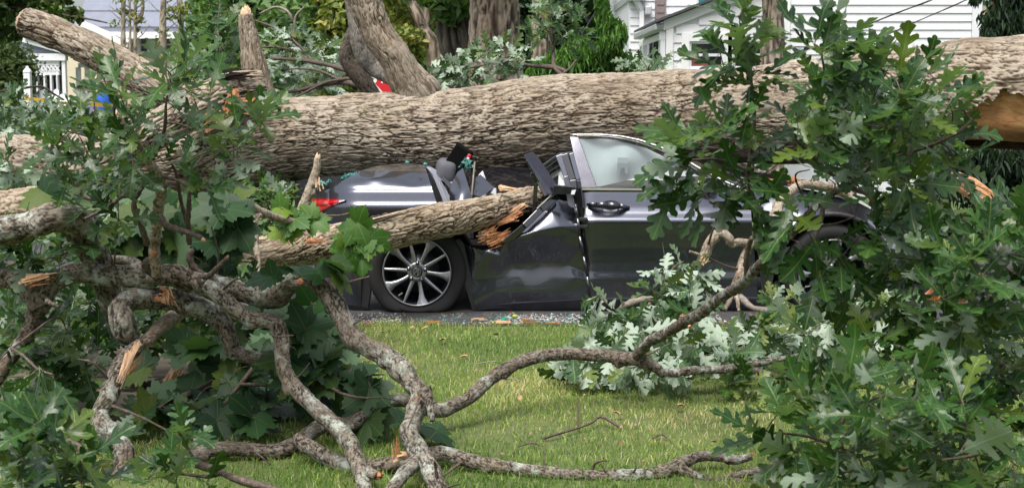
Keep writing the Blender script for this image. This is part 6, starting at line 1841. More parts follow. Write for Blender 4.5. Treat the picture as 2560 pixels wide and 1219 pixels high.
# --- gnarled branch nest, left foreground
K = 6.0
b = B('gnarled lichened branch arching from the left edge down to the lawn', 500, 720, K)
b.limb([(-40, 702, 6.0, 34), (20, 700, 6.0, 33), (58, 712, 5.97, 33), (85, 742, 5.95, 36), (98, 768, 5.95, 40)], 'bark_limb', gnarl=.2)
b.limb([(88, 775, 5.97, 40), (110, 730, 5.97, 40), (140, 700, 5.98, 37), (178, 684, 6.0, 36), (230, 686, 6.0, 36), (290, 690, 6.0, 39), (350, 692, 6.0, 40), (400, 690, 6.0, 38), (440, 690, 6.0, 42), (480, 703, 6.0, 44), (525, 712, 6.0, 42), (570, 720, 6.0, 36), (625, 733, 6.0, 34), (680, 744, 6.0, 40), (712, 722, 5.98, 40), (728, 698, 5.96, 38), (760, 690, 5.94, 34), (795, 704, 5.92, 34), (828, 742, 5.9, 36), (856, 790, 5.86, 36), (882, 838, 5.82, 34), (930, 872, 5.78, 36), (975, 896, 5.74, 38), (1010, 928, 5.68, 38), (1040, 975, 5.6, 38), (1052, 1000, 5.56, 40), (1035, 1040, 5.5, 37), (1022, 1080, 5.44, 36), (1042, 1120, 5.36, 38), (1068, 1160, 5.28, 36), (1088, 1200, 5.2, 34), (1105, 1250, 5.1, 30)],
       'bark_limb', gnarl=.24, wob=.16, knots=[(.395, 3.4, .08, .25), (.60, 2.6, .06, .2), (.72, 3.6, .06, .25), (.22, 3.0, .06, .2)])
b.limb([(92, 765, 5.98, 34), (80, 815, 5.98, 30), (52, 860, 5.98, 26), (22, 900, 5.98, 24), (-5, 945, 5.98, 23), (-40, 1000, 5.98, 22)], 'bark_branch', name='fork')
b.limb([(1040, 1150, 5.3, 26), (1012, 1180, 5.22, 26), (985, 1215, 5.15, 24), (960, 1260, 5.05, 22)], 'bark_limb', name='fork')
b.limb([(1062, 975, 5.55, 30), (1072, 1000, 5.52, 20), (1078, 1030, 5.48, 13), (1080, 1052, 5.46, 9)], 'bark_limb', name='stub')
b.limb([(520, 712, 5.96, 30), (550, 735, 5.94, 33), (585, 770, 5.92, 30), (625, 796, 5.9, 28), (668, 800, 5.88, 27), (695, 812, 5.86, 28), (705, 850, 5.84, 28), (706, 895, 5.8, 29), (722, 945, 5.74, 29), (755, 988, 5.68, 30), (800, 1030, 5.6, 31), (845, 1072, 5.52, 31), (880, 1115, 5.44, 32), (893, 1150, 5.36, 32), (905, 1190, 5.28, 28), (918, 1240, 5.2, 26)], 'bark_limb', name='fork', gnarl=.2, wob=.14)
b.limb([(898, 1165, 5.32, 22), (920, 1178, 5.28, 20), (943, 1188, 5.24, 16)], 'bark_limb', name='stub')
torn_end('broken_tip', P(946, 1189, 5.235), (1, 0, -.2), 10.5*S(946, 1189, 5.24), .02, M['torn'], b.root, 7)
b.limb([(730, 712, 5.82, 15), (742, 708, 5.78, 14), (750, 706, 5.74, 13)], 'bark_limb', name='stub', node=False)
torn_end('broken_tip', P(750, 704, 5.735), (.05, -1, .1), 8.4*S(750, 704, 5.74), .012, M['torn'], b.root, 8, jag=.4)
splinter('torn_wood', [P(60, 700, 5.82), P(138, 684, 5.85)], .034, M['torn_pale'], b.root, 93, 10)
splinter('torn_wood', [P(76, 708, 5.82), P(130, 690, 5.84)], .03, M['torn'], b.root, 94, 8)
b.limb([(240, 665, 5.95, 12), (222, 652, 5.95, 16), (216, 676, 5.97, 14)], 'bark_limb', name='stub', node=False)
b.limb([(118, 752, 5.85, 12), (128, 758, 5.82, 9), (148, 766, 5.80, 5)], 'bark_branch', name='stub', node=False)
b.limb([(268, 648, 6.15, 13), (300, 650, 6.15, 17), (330, 655, 6.12, 20), (350, 672, 6.08, 20), (352, 690, 6.05, 18)], 'bark_branch', name='fork')
b.limb([(372, 650, 5.86, 16), (366, 664, 5.88, 20), (384, 682, 5.9, 18), (396, 700, 5.92, 10)], 'bark_dark', name='stub', node=False)
b.shoot([(505, 712, 5.95, 9), (498, 692, 5.95, 8), (520, 690, 5.95, 7), (545, 668, 5.93, 6.5), (568, 645, 5.92, 6)], mat='twig')
torn_end('broken_tip', P(569, 643, 5.92), (.5, 0, .8), 4.2*S(569, 643, 5.92), .012, M['torn'], b.root, 9, 12)
b.shoot([(512, 690, 6.0, 8), (490, 672, 6.0, 8), (474, 645, 6.0, 9), (480, 625, 6.0, 7)])
b.finish()

b = B('broken burly limb with a knobby end under the arching branch', 450, 770, 6.1)
b.limb([(325, 850, 5.9, 30), (310, 815, 5.88, 40), (300, 775, 5.9, 42), (325, 748, 5.95, 42), (370, 748, 6.0, 44), (430, 750, 6.05, 44), (490, 762, 6.08, 44), (535, 784, 6.1, 40), (562, 815, 6.1, 32), (572, 850, 6.1, 28), (582, 880, 6.1, 30), (615, 890, 6.08, 26), (650, 897, 6.05, 22), (672, 902, 6.03, 18)], 'bark_limb', gnarl=.28, wob=.18, knots=[(.03, 3.2, .09, .3), (.1, 3.6, .08, .25)])
torn_end('broken_tip', P(674, 902, 6.03), (1, -.1, .0), 11.9*S(674, 902, 6.03), .035, M['torn'], b.root, 10)
splinter('torn_wood', [P(405, 742, 5.8), P(432, 752, 5.8)], .05, M['torn'], b.root, 95, 9)
splinter('torn_wood', [P(418, 735, 5.8), P(425, 765, 5.8)], .04, M['torn_pale'], b.root, 96, 6)
b.finish()

b = B('upright broken branch with a peeled pale strip', 300, 1000, 5.7)
b.limb([(452, 778, 6.2, 26), (420, 800, 6.1, 27), (385, 832, 6.0, 25), (355, 862, 5.9, 22)], 'bark_pale', gnarl=.2)
b.limb([(352, 852, 5.86, 14), (330, 880, 5.82, 28), (300, 918, 5.8, 34), (284, 960, 5.76, 34), (266, 1000, 5.72, 34), (250, 1040, 5.68, 34), (262, 1070, 5.64, 36), (292, 1095, 5.6, 36), (310, 1125, 5.56, 36), (308, 1170, 5.5, 38), (312, 1250, 5.4, 38)], 'bark_limb', gnarl=.22, wob=.12)
splinter('peeled_strip', [P(345, 858, 5.68), P(296, 952, 5.62)], .020, M['torn_pale'], b.root, 97, 10)
splinter('peeled_strip', [P(326, 884, 5.68), P(298, 955, 5.62)], .024, M['torn_pale'], b.root, 98, 10)
splinter('torn_wood', [P(318, 935, 5.72), P(370, 875, 5.7)], .02, M['torn'], b.root, 99, 4)
b.finish()

b = B('thick lichen covered bough bending down from the left edge', 150, 580, 6.6)
b.limb([(-50, 580, 5.75, 42), (20, 572, 5.76, 42), (80, 562, 5.78, 42), (130, 548, 5.78, 42), (168, 540, 5.82, 46), (196, 566, 5.9, 42), (222, 606, 6.0, 40), (244, 650, 6.12, 38), (262, 700, 6.2, 36), (282, 760, 6.25, 34), (292, 810, 6.3, 32)], 'bark_limb', rf=.82, gnarl=.22, wob=.12, knots=[(.45, 3.6, .1, .3)])
b.finish()

# upright oak spray, left
b = B('upright leafy oak branch rising from the branch nest', 390, 500, 5.6); b.sparse = 1.18
b.limb([(392, 690, 5.75, 18), (386, 630, 5.72, 21), (390, 570, 5.7, 20), (398, 510, 5.66, 21), (404, 458, 5.62, 20), (390, 428, 5.6, 18), (368, 400, 5.58, 14), (348, 365, 5.55, 11), (325, 330, 5.52, 9), (298, 292, 5.5, 7)], 'bark_pale', gnarl=.18)
torn_end('scar', P(385, 635, 5.58), (-.1, -1, .1), 9*S(385, 635, 5.6), .01, M['torn'], b.root, 11, 10)
b.shoot([(402, 540, 5.62, 8), (412, 560, 5.6, 9), (440, 572, 5.58, 8), (478, 584, 5.56, 7), (505, 596, 5.55, 7)])
torn_end('broken_tip', P(507, 598, 5.55), (1, 0, -.5), 5.6*S(507, 598, 5.55), .02, M['torn_pale'], b.root, 12, 12)
b.shoot([(366, 436, 5.6, 5), (352, 475, 5.6, 6), (336, 500, 5.6, 7), (338, 530, 5.6, 8), (352, 562, 5.62, 8), (368, 610, 5.65, 8)], mat='twig')
b.shoot([(334, 500, 5.6, 6), (318, 484, 5.6, 6), (290, 502, 5.6, 5), (255, 525, 5.6, 4.5), (214, 546, 5.6, 4)])
b.shoot([(405, 440, 5.6, 5), (440, 450, 5.55, 4.5), (472, 466, 5.5, 4)])
b.shoot([(472, 466, 5.6, 4.5), (474, 430, 5.55, 5), (505, 412, 5.5, 4.5), (540, 390, 5.45, 4), (575, 350, 5.4, 3)])
b.shoot([(474, 610, 5.7, 7), (470, 560, 5.66, 7), (473, 500, 5.62, 6), (474, 440, 5.58, 5)])
b.shoot([(468, 560, 5.7, 5), (452, 500, 5.66, 5), (442, 440, 5.6, 4), (430, 410, 5.55, 3)])
b.shoot([(380, 400, 5.6, 6), (400, 360, 5.55, 5), (412, 320, 5.5, 4.5), (416, 250, 5.45, 3.5), (430, 190, 5.4, 2.5)])
b.shoot([(330, 335, 5.55, 5), (290, 300, 5.5, 4), (285, 245, 5.45, 3)])
b.shoot([(345, 365, 5.55, 5), (290, 360, 5.5, 4), (235, 345, 5.45, 3), (180, 330, 5.4, 2)])
b.fill([(410, 130), (470, 105), (530, 190), (545, 260), (500, 300), (430, 300), (400, 240)], (5.2, 5.7), 62, .16, (3, 5), (0, -.5, .7))
b.fill([(150, 280), (250, 230), (300, 190), (350, 230), (400, 320), (380, 420), (330, 480), (240, 480), (150, 470), (110, 360)], (5.1, 5.8), 62, .15, (4, 6), (0, -.55, .75))
b.fill([(420, 300), (520, 290), (600, 290), (690, 270), (660, 320), (610, 400), (600, 460), (500, 480), (430, 440)], (5.2, 5.8), 64, .15, (5, 7), (.1, -.55, .7))
b.fill([(200, 460), (330, 470), (300, 560), (240, 540)], (5.4, 6.0), 66, .17, (5, 6))
for (px, py) in ((465, 125), (430, 195), (290, 180), (272, 205), (650, 280), (600, 335)): 
    c = P(px, py+30, 5.35); b.twig_to(c); b.rosette(c, (0, -.35, .9), 5, .18, None, (15, 75))
b.finish()

# dark maple behind the nest
b = B('dark maple bough hanging behind the upright oak branch', 430, 560, 6.5, 'maple_leaf'); b.sparse = .9
b.shoot([(180, 480, 6.6, 6), (300, 520, 6.6, 6), (450, 540, 6.6, 6), (560, 600, 6.6, 5)])
b.fill([(240, 470), (330, 470), (460, 480), (600, 470), (600, 620), (560, 690), (400, 660), (280, 640), (230, 560)], (6.3, 7.0), 58, .16, (3, 5), (0, -.8, .2), droop=.7, spread=(50, 110))
for px, py in ((110, 480), (560, 520), (545, 600), (590, 560)): b.rosette(P(px, py, 6.3), (0, -.8, .25), 3, .17, None, (60, 110), .5)
b.finish()
b = B('dark oak leaves filling the gap over the road edge behind the branch nest', 300, 770, 7.6)
b.shoot([(-20, 800, 7.6, 6), (150, 770, 7.6, 6), (350, 760, 7.8, 5), (560, 770, 8, 4)])
b.fill([(-30, 690), (330, 690), (660, 700), (680, 830), (330, 850), (-30, 860)], (7.0, 8.4), 46, .18, (5, 8), (0, -.6, .6), droop=.4)
b.finish()
b = B('maple bough with broad drooping leaves under the arching branch', 760, 900, 6.4, 'maple_leaf')
b.shoot([(560, 1010, 6.3, 6), (650, 900, 6.4, 6), (730, 800, 6.5, 5), (760, 760, 6.5, 4)]); b.shoot([(600, 960, 6.3, 5), (720, 960, 6.2, 4), (830, 940, 6.1, 4), (960, 935, 6.0, 2.5)])
b.shoot([(830, 970, 5.9, 4), (860, 985, 5.9, 4), (905, 993, 5.88, 3), (955, 992, 5.85, 2)])
b.fill([(640, 730), (760, 720), (830, 790), (860, 880), (930, 960), (1010, 1010), (1020, 1080), (920, 1090), (800, 1050), (720, 960), (640, 860)], (5.95, 6.6), 50, .155, (3, 5), (0, -.75, .5), droop=.65, spread=(50, 115))
b.fill([(1030, 1045), (1130, 1070), (1140, 1085), (1040, 1095)], (5.9, 6.0), 40, .16, (2, 3), (0, -.5, .8))
b.finish()
b = B('shaded maple leaves over the concrete path', 450, 950, 6.6, 'maple_leaf')
b.shoot([(330, 1060, 6.4, 5), (420, 1010, 6.5, 9), (520, 960, 6.6, 8), (640, 880, 6.7, 5)], mat='twig'); b.shoot([(400, 868, 7.0, 7), (480, 860, 7.0, 7), (560, 876, 7.0, 6), (640, 900, 7.0, 4)], mat='twig')
b.fill([(400, 840), (480, 830), (620, 830), (660, 900), (700, 1010), (640, 1060), (560, 1000), (520, 900), (440, 900)], (6.4, 7.2), 62, .155, (3, 4), (0, -.75, .5), droop=.7, spread=(50, 115))
b.fill([(320, 990), (560, 1000), (700, 1010), (720, 1060), (560, 1070), (340, 1070)], (6.0, 6.6), 56, .16, (3, 5), (0, -.7, .6), droop=.55, spread=(50, 110))
b.finish()
b = B('flattened maple and oak leaves lying on the ground beneath the branch nest', 480, 1120, 5.9, 'maple_leaf')
b.fill([(320, 960), (700, 990), (880, 1040), (760, 1060), (560, 1070), (330, 1080)], (0, 0), 40, .16, (2, 4), (0, -.3, .9), droop=.3, spread=(70, 110), on_ground=True)
b.fill([(-20, 900), (330, 940), (330, 1210), (-20, 1210)], (0, 0), 52, .16, (3, 5), (0, -.3, .9), key='oak_leaf', droop=.3, spread=(60, 110), on_ground=True)
b.finish()
b = B('bright young maple shoot hanging over the snapped limb', 880, 590, 8.2, 'bright_maple_leaf', twig='twig')
b.shoot([(752, 552, 8.4, 3), (800, 540, 8.4, 2.8), (850, 538, 8.4, 2.6), (885, 530, 8.4, 2.4), (896, 526, 8.4, 2.2)])
for px, py, n in ((895, 560, 4), (870, 600, 4), (925, 595, 4), (880, 640, 3), (905, 650, 2)):
    c = P(px, py, 8.25); b.twig_to(c, .003, .002, 'twig_green'); b.rosette(c, (.1, -.85, .1), n, .155, None, (50, 120), .9, .2)
for px, py, n in ((700, 520, 3), (735, 545, 3), (780, 545, 3), (715, 570, 2)):
    c = P(px, py, 8.35); b.twig_to(c, .003, .002, 'twig_green'); b.rosette(c, (0, -.85, .2), n, .16, None, (50, 115), .7, .2)
b.finish()
b = B('small maple leaves standing above the top of the arch', 840, 660, 5.85, 'maple_leaf')
b.shoot([(770, 690, 5.88, 2.5), (800, 670, 5.87, 2.2), (835, 652, 5.86, 2)]); b.shoot([(790, 690, 5.88, 2), (840, 690, 5.86, 1.6)])
for px, py, ax in ((836, 652, (.7, -.5, .5)), (842, 680, (.8, -.5, .2)), (800, 676, (.4, -.6, .6)), (724, 660, (0, -.6, .8)), (676, 690, (-.3, -.6, .6))): b.rosette(P(px, py, 5.84), ax, 2, .115, None, (30, 80), .2)
b.finish()
b = B('short broken maple stem with a sawn pale top behind the nest', 750, 540, 8.5, 'bright_maple_leaf')
b.limb([(590, 490, 8.0, 14), (625, 512, 8.1, 14), (665, 532, 8.2, 14), (705, 548, 8.3, 14), (745, 556, 8.4, 16)], 'bark_pale', gnarl=.12)
b.limb([(742, 582, 8.45, 22), (748, 555, 8.45, 20), (762, 510, 8.45, 20), (778, 465, 8.45, 18), (790, 425, 8.45, 15), (794, 394, 8.45, 11)], 'bark_pale', gnarl=.14)
b.limb([(650, 535, 8.15, 10), (638, 550, 8.12, 12), (640, 600, 8.1, 11), (645, 650, 8.05, 10), (646, 712, 8.0, 9)], 'bark_pale', name='fork')
torn_end('broken_tip', P(794, 394, 8.45), (.1, 0, 1), 7.0*S(794, 394, 8.45), .03, M['torn_pale'], b.root, 14, 14)
splinter('torn_wood', [P(798, 470, 8.38), P(796, 440, 8.38)], .03, M['torn_pale'], b.root, 15, 5)
b.finish()

# --- bottom left oak sprays close to the camera
b = B('large leaved oak spray in the bottom left corner', 150, 1120, 4.2); b.sparse = .92
b.shoot([(-30, 1075, 4.2, 11), (35, 1094, 4.2, 11), (90, 1089, 4.18, 12), (130, 1099, 4.16, 11), (185, 1104, 4.14, 10), (210, 1139, 4.1, 10), (225, 1174, 4.05, 9), (275, 1225, 4.0, 8)])
b.shoot([(120, 1096, 4.2, 6), (80, 1070, 4.15, 5), (50, 1054, 4.1, 4)]); b.shoot([(60, 1092, 4.2, 5), (20, 1120, 4.1, 5), (-10, 1140, 4.0, 4)]); b.shoot([(190, 1104, 4.15, 5), (230, 1080, 4.1, 3), (290, 1090, 4.05, 2.5)])
b.fill([(-30, 1030), (60, 1020), (110, 1060), (180, 1110), (230, 1130), (240, 1180), (240, 1230), (-30, 1230)], (3.75, 4.4), 74, .165, (4, 6), (0, -.45, .8))
b.finish()
b = B('oak twigs with upright grey green leaves at the bottom left of centre', 500, 1160, 4.3)
b.shoot([(440, 1141, 4.3, 8), (495, 1160, 4.25, 9), (550, 1179, 4.2, 10), (600, 1199, 4.15, 10), (720, 1230, 4.1, 9)])
b.shoot([(560, 1180, 4.2, 6), (520, 1190, 4.2, 5), (470, 1185, 4.2, 4), (400, 1178, 4.2, 3)]); b.shoot([(500, 1165, 4.25, 4), (470, 1120, 4.25, 4), (462, 1070, 4.25, 3)])
for px, py, ax, n in ((465, 1085, (.1, -.4, .9), 3), (470, 1130, (.3, -.4, .8), 4), (420, 1170, (-.4, -.3, .7), 3), (370, 1195, (-.3, -.4, .7), 3), (440, 1200, (0, -.5, .7), 4), (520, 1205, (.3, -.5, .6), 3)):
    c = P(px, py, 4.2); b.twig_to(c); b.rosette(c, ax, n, .15, None, (15, 75))
b.finish()
b = B('oak spray with hanging pale leaves at the left edge below the forked limb', 90, 960, 5.4); b.sparse = .9
b.shoot([(30, 870, 5.6, 4), (60, 890, 5.5, 4), (95, 922, 5.4, 3.5), (130, 935, 5.35, 3)])
for px, py, ax, n in ((60, 945, (-.3, -.7, -.3), 4), (100, 930, (.2, -.7, -.4), 6), (135, 950, (.5, -.6, -.3), 5)):
    c = P(px, py, 5.35); b.twig_to(c); b.rosette(c, ax, n, .19, 'pale_oak_leaf', (20, 70), .9, .0)
b.fill([(130, 780), (230, 740), (270, 790), (250, 900), (180, 940), (130, 880)], (6.2, 6.8), 60, .18, (4, 6), (0, -.6, .6), droop=.5)
b.fill([(-20, 800), (40, 950), (60, 1010), (200, 1010), (240, 940), (130, 800)], (6.0, 6.6), 66, .18, (4, 6), (0, -.6, .6), droop=.6)
b.finish()
b = B('blue green oak spray under the lichen covered bough', 120, 630, 6.2); b.sparse = .9
b.shoot([(-20, 680, 6.3, 4), (60, 650, 6.25, 4), (140, 640, 6.2, 4), (200, 610, 6.15, 3)])
b.fill([(-30, 590), (80, 580), (180, 600), (260, 590), (270, 640), (200, 670), (100, 690), (-30, 690)], (5.9, 6.5), 58, .18, (5, 7), (0, -.55, .75))
b.finish()

# --- low branches across the lawn
b = B('long low branch snaking across the grass and rising to the leaves before the front wheel', 1200, 950, 6.3)
b.limb([(474, 1142, 5.6, 26), (530, 1122, 5.65, 26), (600, 1122, 5.7, 27), (680, 1128, 5.72, 28), (740, 1108, 5.78, 30), (785, 1075, 5.85, 30), (820, 1058, 5.9, 28), (870, 1062, 5.95, 27), (915, 1032, 6.0, 26), (962, 1006, 6.05, 24), (1020, 1002, 6.1, 24), (1080, 1024, 6.15, 26), (1120, 1020, 6.2, 26), (1178, 990, 6.3, 24), (1215, 955, 6.38, 24), (1280, 914, 6.5, 24), (1355, 890, 6.6, 23), (1430, 884, 6.65, 23), (1505, 888, 6.65, 24), (1580, 896, 6.6, 24), (1612, 902, 6.58, 24)], 'bark_branch', gnarl=.2, wob=.14)
torn_end('broken_tip', P(472, 1143, 5.6), (-1, -.2, -.2), 16.8*S(472, 1143, 5.6), .05, M['torn'], b.root, 16)
b.limb([(1588, 900, 6.6, 20), (1600, 878, 6.55, 21), (1625, 852, 6.45, 20), (1665, 832, 6.35, 20), (1710, 806, 6.2, 20), (1755, 780, 6.05, 20), (1802, 744, 5.9, 19), (1850, 712, 5.72, 19), (1890, 672, 5.55, 18), (1925, 636, 5.4, 17), (1962, 600, 5.2, 16), (2000, 560, 5.05, 15), (2040, 515, 4.9, 14), (2075, 488, 4.8, 13), (2115, 462, 4.75, 11)], 'bark_branch', name='fork', gnarl=.12)
b.limb([(1605, 900, 6.58, 22), (1640, 920, 6.6, 20), (1662, 932, 6.62, 17), (1720, 926, 6.7, 16), (1800, 922, 6.8, 15), (1870, 912, 6.9, 14), (1925, 902, 7.0, 12), (1985, 890, 7.1, 9), (2050, 872, 7.2, 7), (2120, 852, 7.3, 5)], 'bark_branch', name='fork')
b.shoot([(1862, 915, 6.85, 8), (1900, 930, 6.85, 9), (1940, 938, 6.85, 7), (1990, 950, 6.85, 5)])
torn_end('broken_tip', P(1724, 816, 6.0), (.3, -1, -.3), 4.9*S(1724, 816, 6.0), .012, M['torn'], b.root, 17, 10)
b.shoot([(1868, 690, 5.62, 8), (1866, 650, 5.58, 8), (1872, 615, 5.55, 7), (1880, 595, 5.5, 6)])
b.finish()
LONG = b

b = B('low lichened branch lying along the bottom edge of the lawn', 1300, 1170, 5.5)
b.limb([(740, 1095, 5.65, 22), (790, 1125, 5.6, 28), (850, 1158, 5.55, 32), (920, 1170, 5.52, 34), (985, 1160, 5.52, 32), (1060, 1138, 5.55, 28), (1110, 1132, 5.56, 28), (1160, 1146, 5.53, 27), (1220, 1160, 5.5, 26), (1290, 1172, 5.47, 25), (1380, 1182, 5.44, 24), (1480, 1190, 5.42, 24), (1580, 1188, 5.42, 25), (1660, 1178, 5.45, 26), (1705, 1158, 5.5, 24), (1750, 1140, 5.55, 20), (1800, 1140, 5.55, 18), (1840, 1148, 5.52, 17), (1880, 1140, 5.52, 13)], 'bark_limb', gnarl=.2, wob=.12)
b.limb([(1690, 1165, 5.48, 20), (1735, 1188, 5.44, 18), (1790, 1204, 5.4, 17), (1850, 1206, 5.38, 15), (1920, 1230, 5.36, 12)], 'bark_branch', name='fork')
b.limb([(1785, 1203, 5.4, 14), (1840, 1188, 5.42, 14), (1900, 1174, 5.42, 14), (1960, 1162, 5.42, 16), (2020, 1150, 5.42, 18)], 'bark_limb', name='fork')
splinter('torn_wood', [P(1000, 1140, 5.42), P(1052, 1128, 5.42)], .035, M['torn_pale'], b.root, 101, 8)
splinter('torn_wood', [P(988, 1140, 5.40), P(992, 1088, 5.42)], .016, M['torn'], b.root, 102, 5)
b.shoot([(1480, 1182, 5.42, 4), (1484, 1162, 5.42, 4), (1498, 1152, 5.4, 3.5), (1516, 1150, 5.4, 2)])
b.finish()

# --- pale leaved bough lying on the lawn against the car
b = B('bough of pale upturned oak leaves lying on the lawn before the car door', 1560, 850, 7.6, 'pale_oak_leaf')
b.shoot([(1530, 806, 7.7, 10), (1548, 782, 7.65, 11), (1565, 762, 7.6, 10), (1602, 750, 7.6, 9), (1632, 748, 7.6, 8), (1648, 770, 7.6, 6)], mat='twig_pale')
b.shoot([(1652, 720, 7.7, 4), (1668, 690, 7.7, 4), (1690, 664, 7.7, 3.5), (1708, 654, 7.7, 2.5)]); b.shoot([(1640, 950, 7.2, 5), (1620, 880, 7.4, 6), (1600, 800, 7.6, 6), (1640, 740, 7.7, 5)])
b.shoot([(1600, 880, 7.4, 5), (1520, 880, 7.4, 4), (1440, 900, 7.3, 3)]); b.shoot([(1620, 860, 7.4, 5), (1690, 840, 7.5, 4), (1740, 800, 7.6, 3)])
b.fill([(1480, 730), (1520, 720), (1540, 800), (1500, 860), (1460, 850)], (7.4, 7.7), 38, .175, (5, 7), (0, -.75, .1), droop=.9, spread=(35, 95), up=.2, flip=True)
b.fill([(1640, 650), (1760, 650), (1770, 720), (1740, 780), (1640, 790), (1590, 760)], (7.5, 7.9), 38, .17, (5, 7), (0, -.7, .4), droop=.5, up=.2, flip=True)
b.fill([(1400, 880), (1520, 850), (1640, 800), (1720, 820), (1770, 860), (1740, 900), (1660, 950), (1600, 985), (1500, 960), (1400, 940)], (6.85, 7.5), 38, .185, (6, 8), (0, -.8, -.1), droop=.9, spread=(35, 90), up=.15, flip=True)
b.fill([(1560, 790), (1760, 790), (1780, 850), (1560, 850)], (7.3, 7.8), 44, .17, (5, 7), key='oak_leaf')
b.finish()
b = B('heap of broken oak twigs and pale leaves on the grass by the front wheel', 1950, 850, 7.9, 'pale_oak_leaf')
b.shoot([(1850, 740, 8.6, 8), (1880, 768, 8.5, 8), (1920, 776, 8.4, 7), (1955, 790, 8.3, 7), (1990, 770, 8.2, 5), (2040, 790, 8.1, 4)], mat='twig_pale')
b.shoot([(1760, 880, 7.6, 6), (1850, 860, 7.8, 6), (1950, 840, 8, 5), (2060, 830, 8.1, 4)])
b.fill([(1780, 850), (1850, 810), (1960, 800), (2060, 790), (2150, 800), (2200, 860), (2100, 900), (1980, 920), (1860, 960), (1770, 940)], (7.0, 8.2), 40, .18, (5, 7), (0, -.7, .35), droop=.5, up=.2, flip=True)
b.fill([(1920, 740), (1990, 745), (2050, 780), (2000, 800), (1920, 790)], (8.2, 8.7), 30, .15, (5, 7), key='oak_leaf')
b.fill([(2150, 720), (2280, 740), (2300, 800), (2160, 800)], (7.6, 8.2), 40, .17, (5, 7))
b.fill([(1750, 930), (1900, 940), (1990, 930), (1960, 980), (1800, 975)], (6.75, 7.1), 46, .17, (4, 6), key='oak_leaf')
b.finish()
b = B('pale gnarled broken branch leaning on the front wing', 1850, 620, 7.9, 'oak_leaf')
b.limb([(1745, 665, 7.8, 16), (1762, 636, 7.8, 20), (1778, 602, 7.8, 20), (1800, 582, 7.8, 21), (1820, 592, 7.8, 19), (1828, 608, 7.82, 17), (1850, 604, 7.85, 17), (1878, 608, 7.9, 19), (1905, 590, 7.95, 22), (1925, 562, 8.0, 24), (1938, 535, 8.05, 24), (1958, 490, 8.2, 22), (2010, 462, 8.5, 18), (2080, 470, 8.6, 22), (2130, 492, 8.6, 20)], 'bark_pale', rf=.58, gnarl=.28, wob=.15)
b.limb([(1872, 612, 7.88, 16), (1858, 650, 7.85, 16), (1848, 690, 7.8, 18), (1838, 712, 7.8, 16), (1826, 745, 7.75, 10), (1810, 775, 7.7, 9)], 'bark_pale', name='fork', gnarl=.2)
b.limb([(1838, 728, 7.76, 8), (1844, 752, 7.72, 8), (1847, 778, 7.7, 5)], 'bark_pale', name='stub')
b.limb([(1752, 640, 7.8, 7), (1740, 634, 7.78, 6), (1724, 628, 7.76, 5)], 'bark_pale', name='stub', node=False)
splinter('torn_wood', [P(1752, 655, 7.68), P(1768, 636, 7.68)], .03, M['torn_pale'], b.root, 103, 5)
b.finish()

# --- the big leafy mass, right
b = B('tallest leafy oak plume rising in front of the white house wing', 1860, 130, 4.7, cap=300); b.sparse = 1.45
b.limb([(1905, 640, 5.3, 10), (1888, 590, 5.2, 10), (1890, 540, 5.1, 9), (1885, 500, 5.0, 9), (1870, 440, 4.9, 8), (1885, 330, 4.8, 7), (1880, 220, 4.75, 6), (1868, 140, 4.7, 5), (1856, 80, 4.65, 4)], 'bark_branch', gnarl=.1, pl=.03, pw=.012, amp=.002)
b.shoot([(1886, 520, 5.0, 5), (1850, 520, 4.95, 5), (1815, 524, 4.9, 4.5), (1775, 505, 4.85, 3)]); b.shoot([(1872, 430, 4.9, 5), (1800, 400, 4.8, 4), (1730, 400, 4.7, 3)]); b.shoot([(1882, 300, 4.8, 4), (1820, 280, 4.75, 3), (1770, 260, 4.7, 2)])
for px, py, ax, n in ((1850, 75, (0, -.35, .9), 6), (1858, 20, (0, -.4, .9), 6), (1875, 140, (.2, -.5, .8), 6), (1840, 150, (-.5, -.5, .6), 5), (1800, 110, (-.7, -.4, .5), 4), (1905, 180, (.4, -.5, .6), 5), (1895, 90, (.6, -.4, .6), 4), (1810, 170, (-.6, -.5, .4), 4)):
    c = P(px, py, 4.65+random.uniform(-.1, .15)); b.twig_to(c); b.rosette(c, ax, n, .17, None, (25, 85))
b.fill([(1800, 190), (1930, 190), (1940, 300), (1880, 330), (1790, 300)], (4.4, 4.9), 62, .148, (5, 7), (0, -.5, .75))
b.fill([(1690, 330), (1770, 290), (1900, 300), (1940, 400), (1900, 480), (1760, 520), (1690, 440)], (4.4, 4.95), 66, .15, (5, 7), (-.1, -.55, .7))
for px, py, ax, n in ((1700, 380, (-.6, -.5, .4), 5), (1690, 460, (-.7, -.5, .1), 4), (1745, 490, (-.5, -.6, -.2), 5), (1830, 470, (0, -.7, -.1), 5), (1900, 520, (.1, -.7, -.2), 5), (1760, 330, (-.5, -.5, .6), 5)):
    c = P(px, py, 4.6); b.twig_to(c); b.rosette(c, ax, n, .18, None, (20, 80), .5)
b.finish()

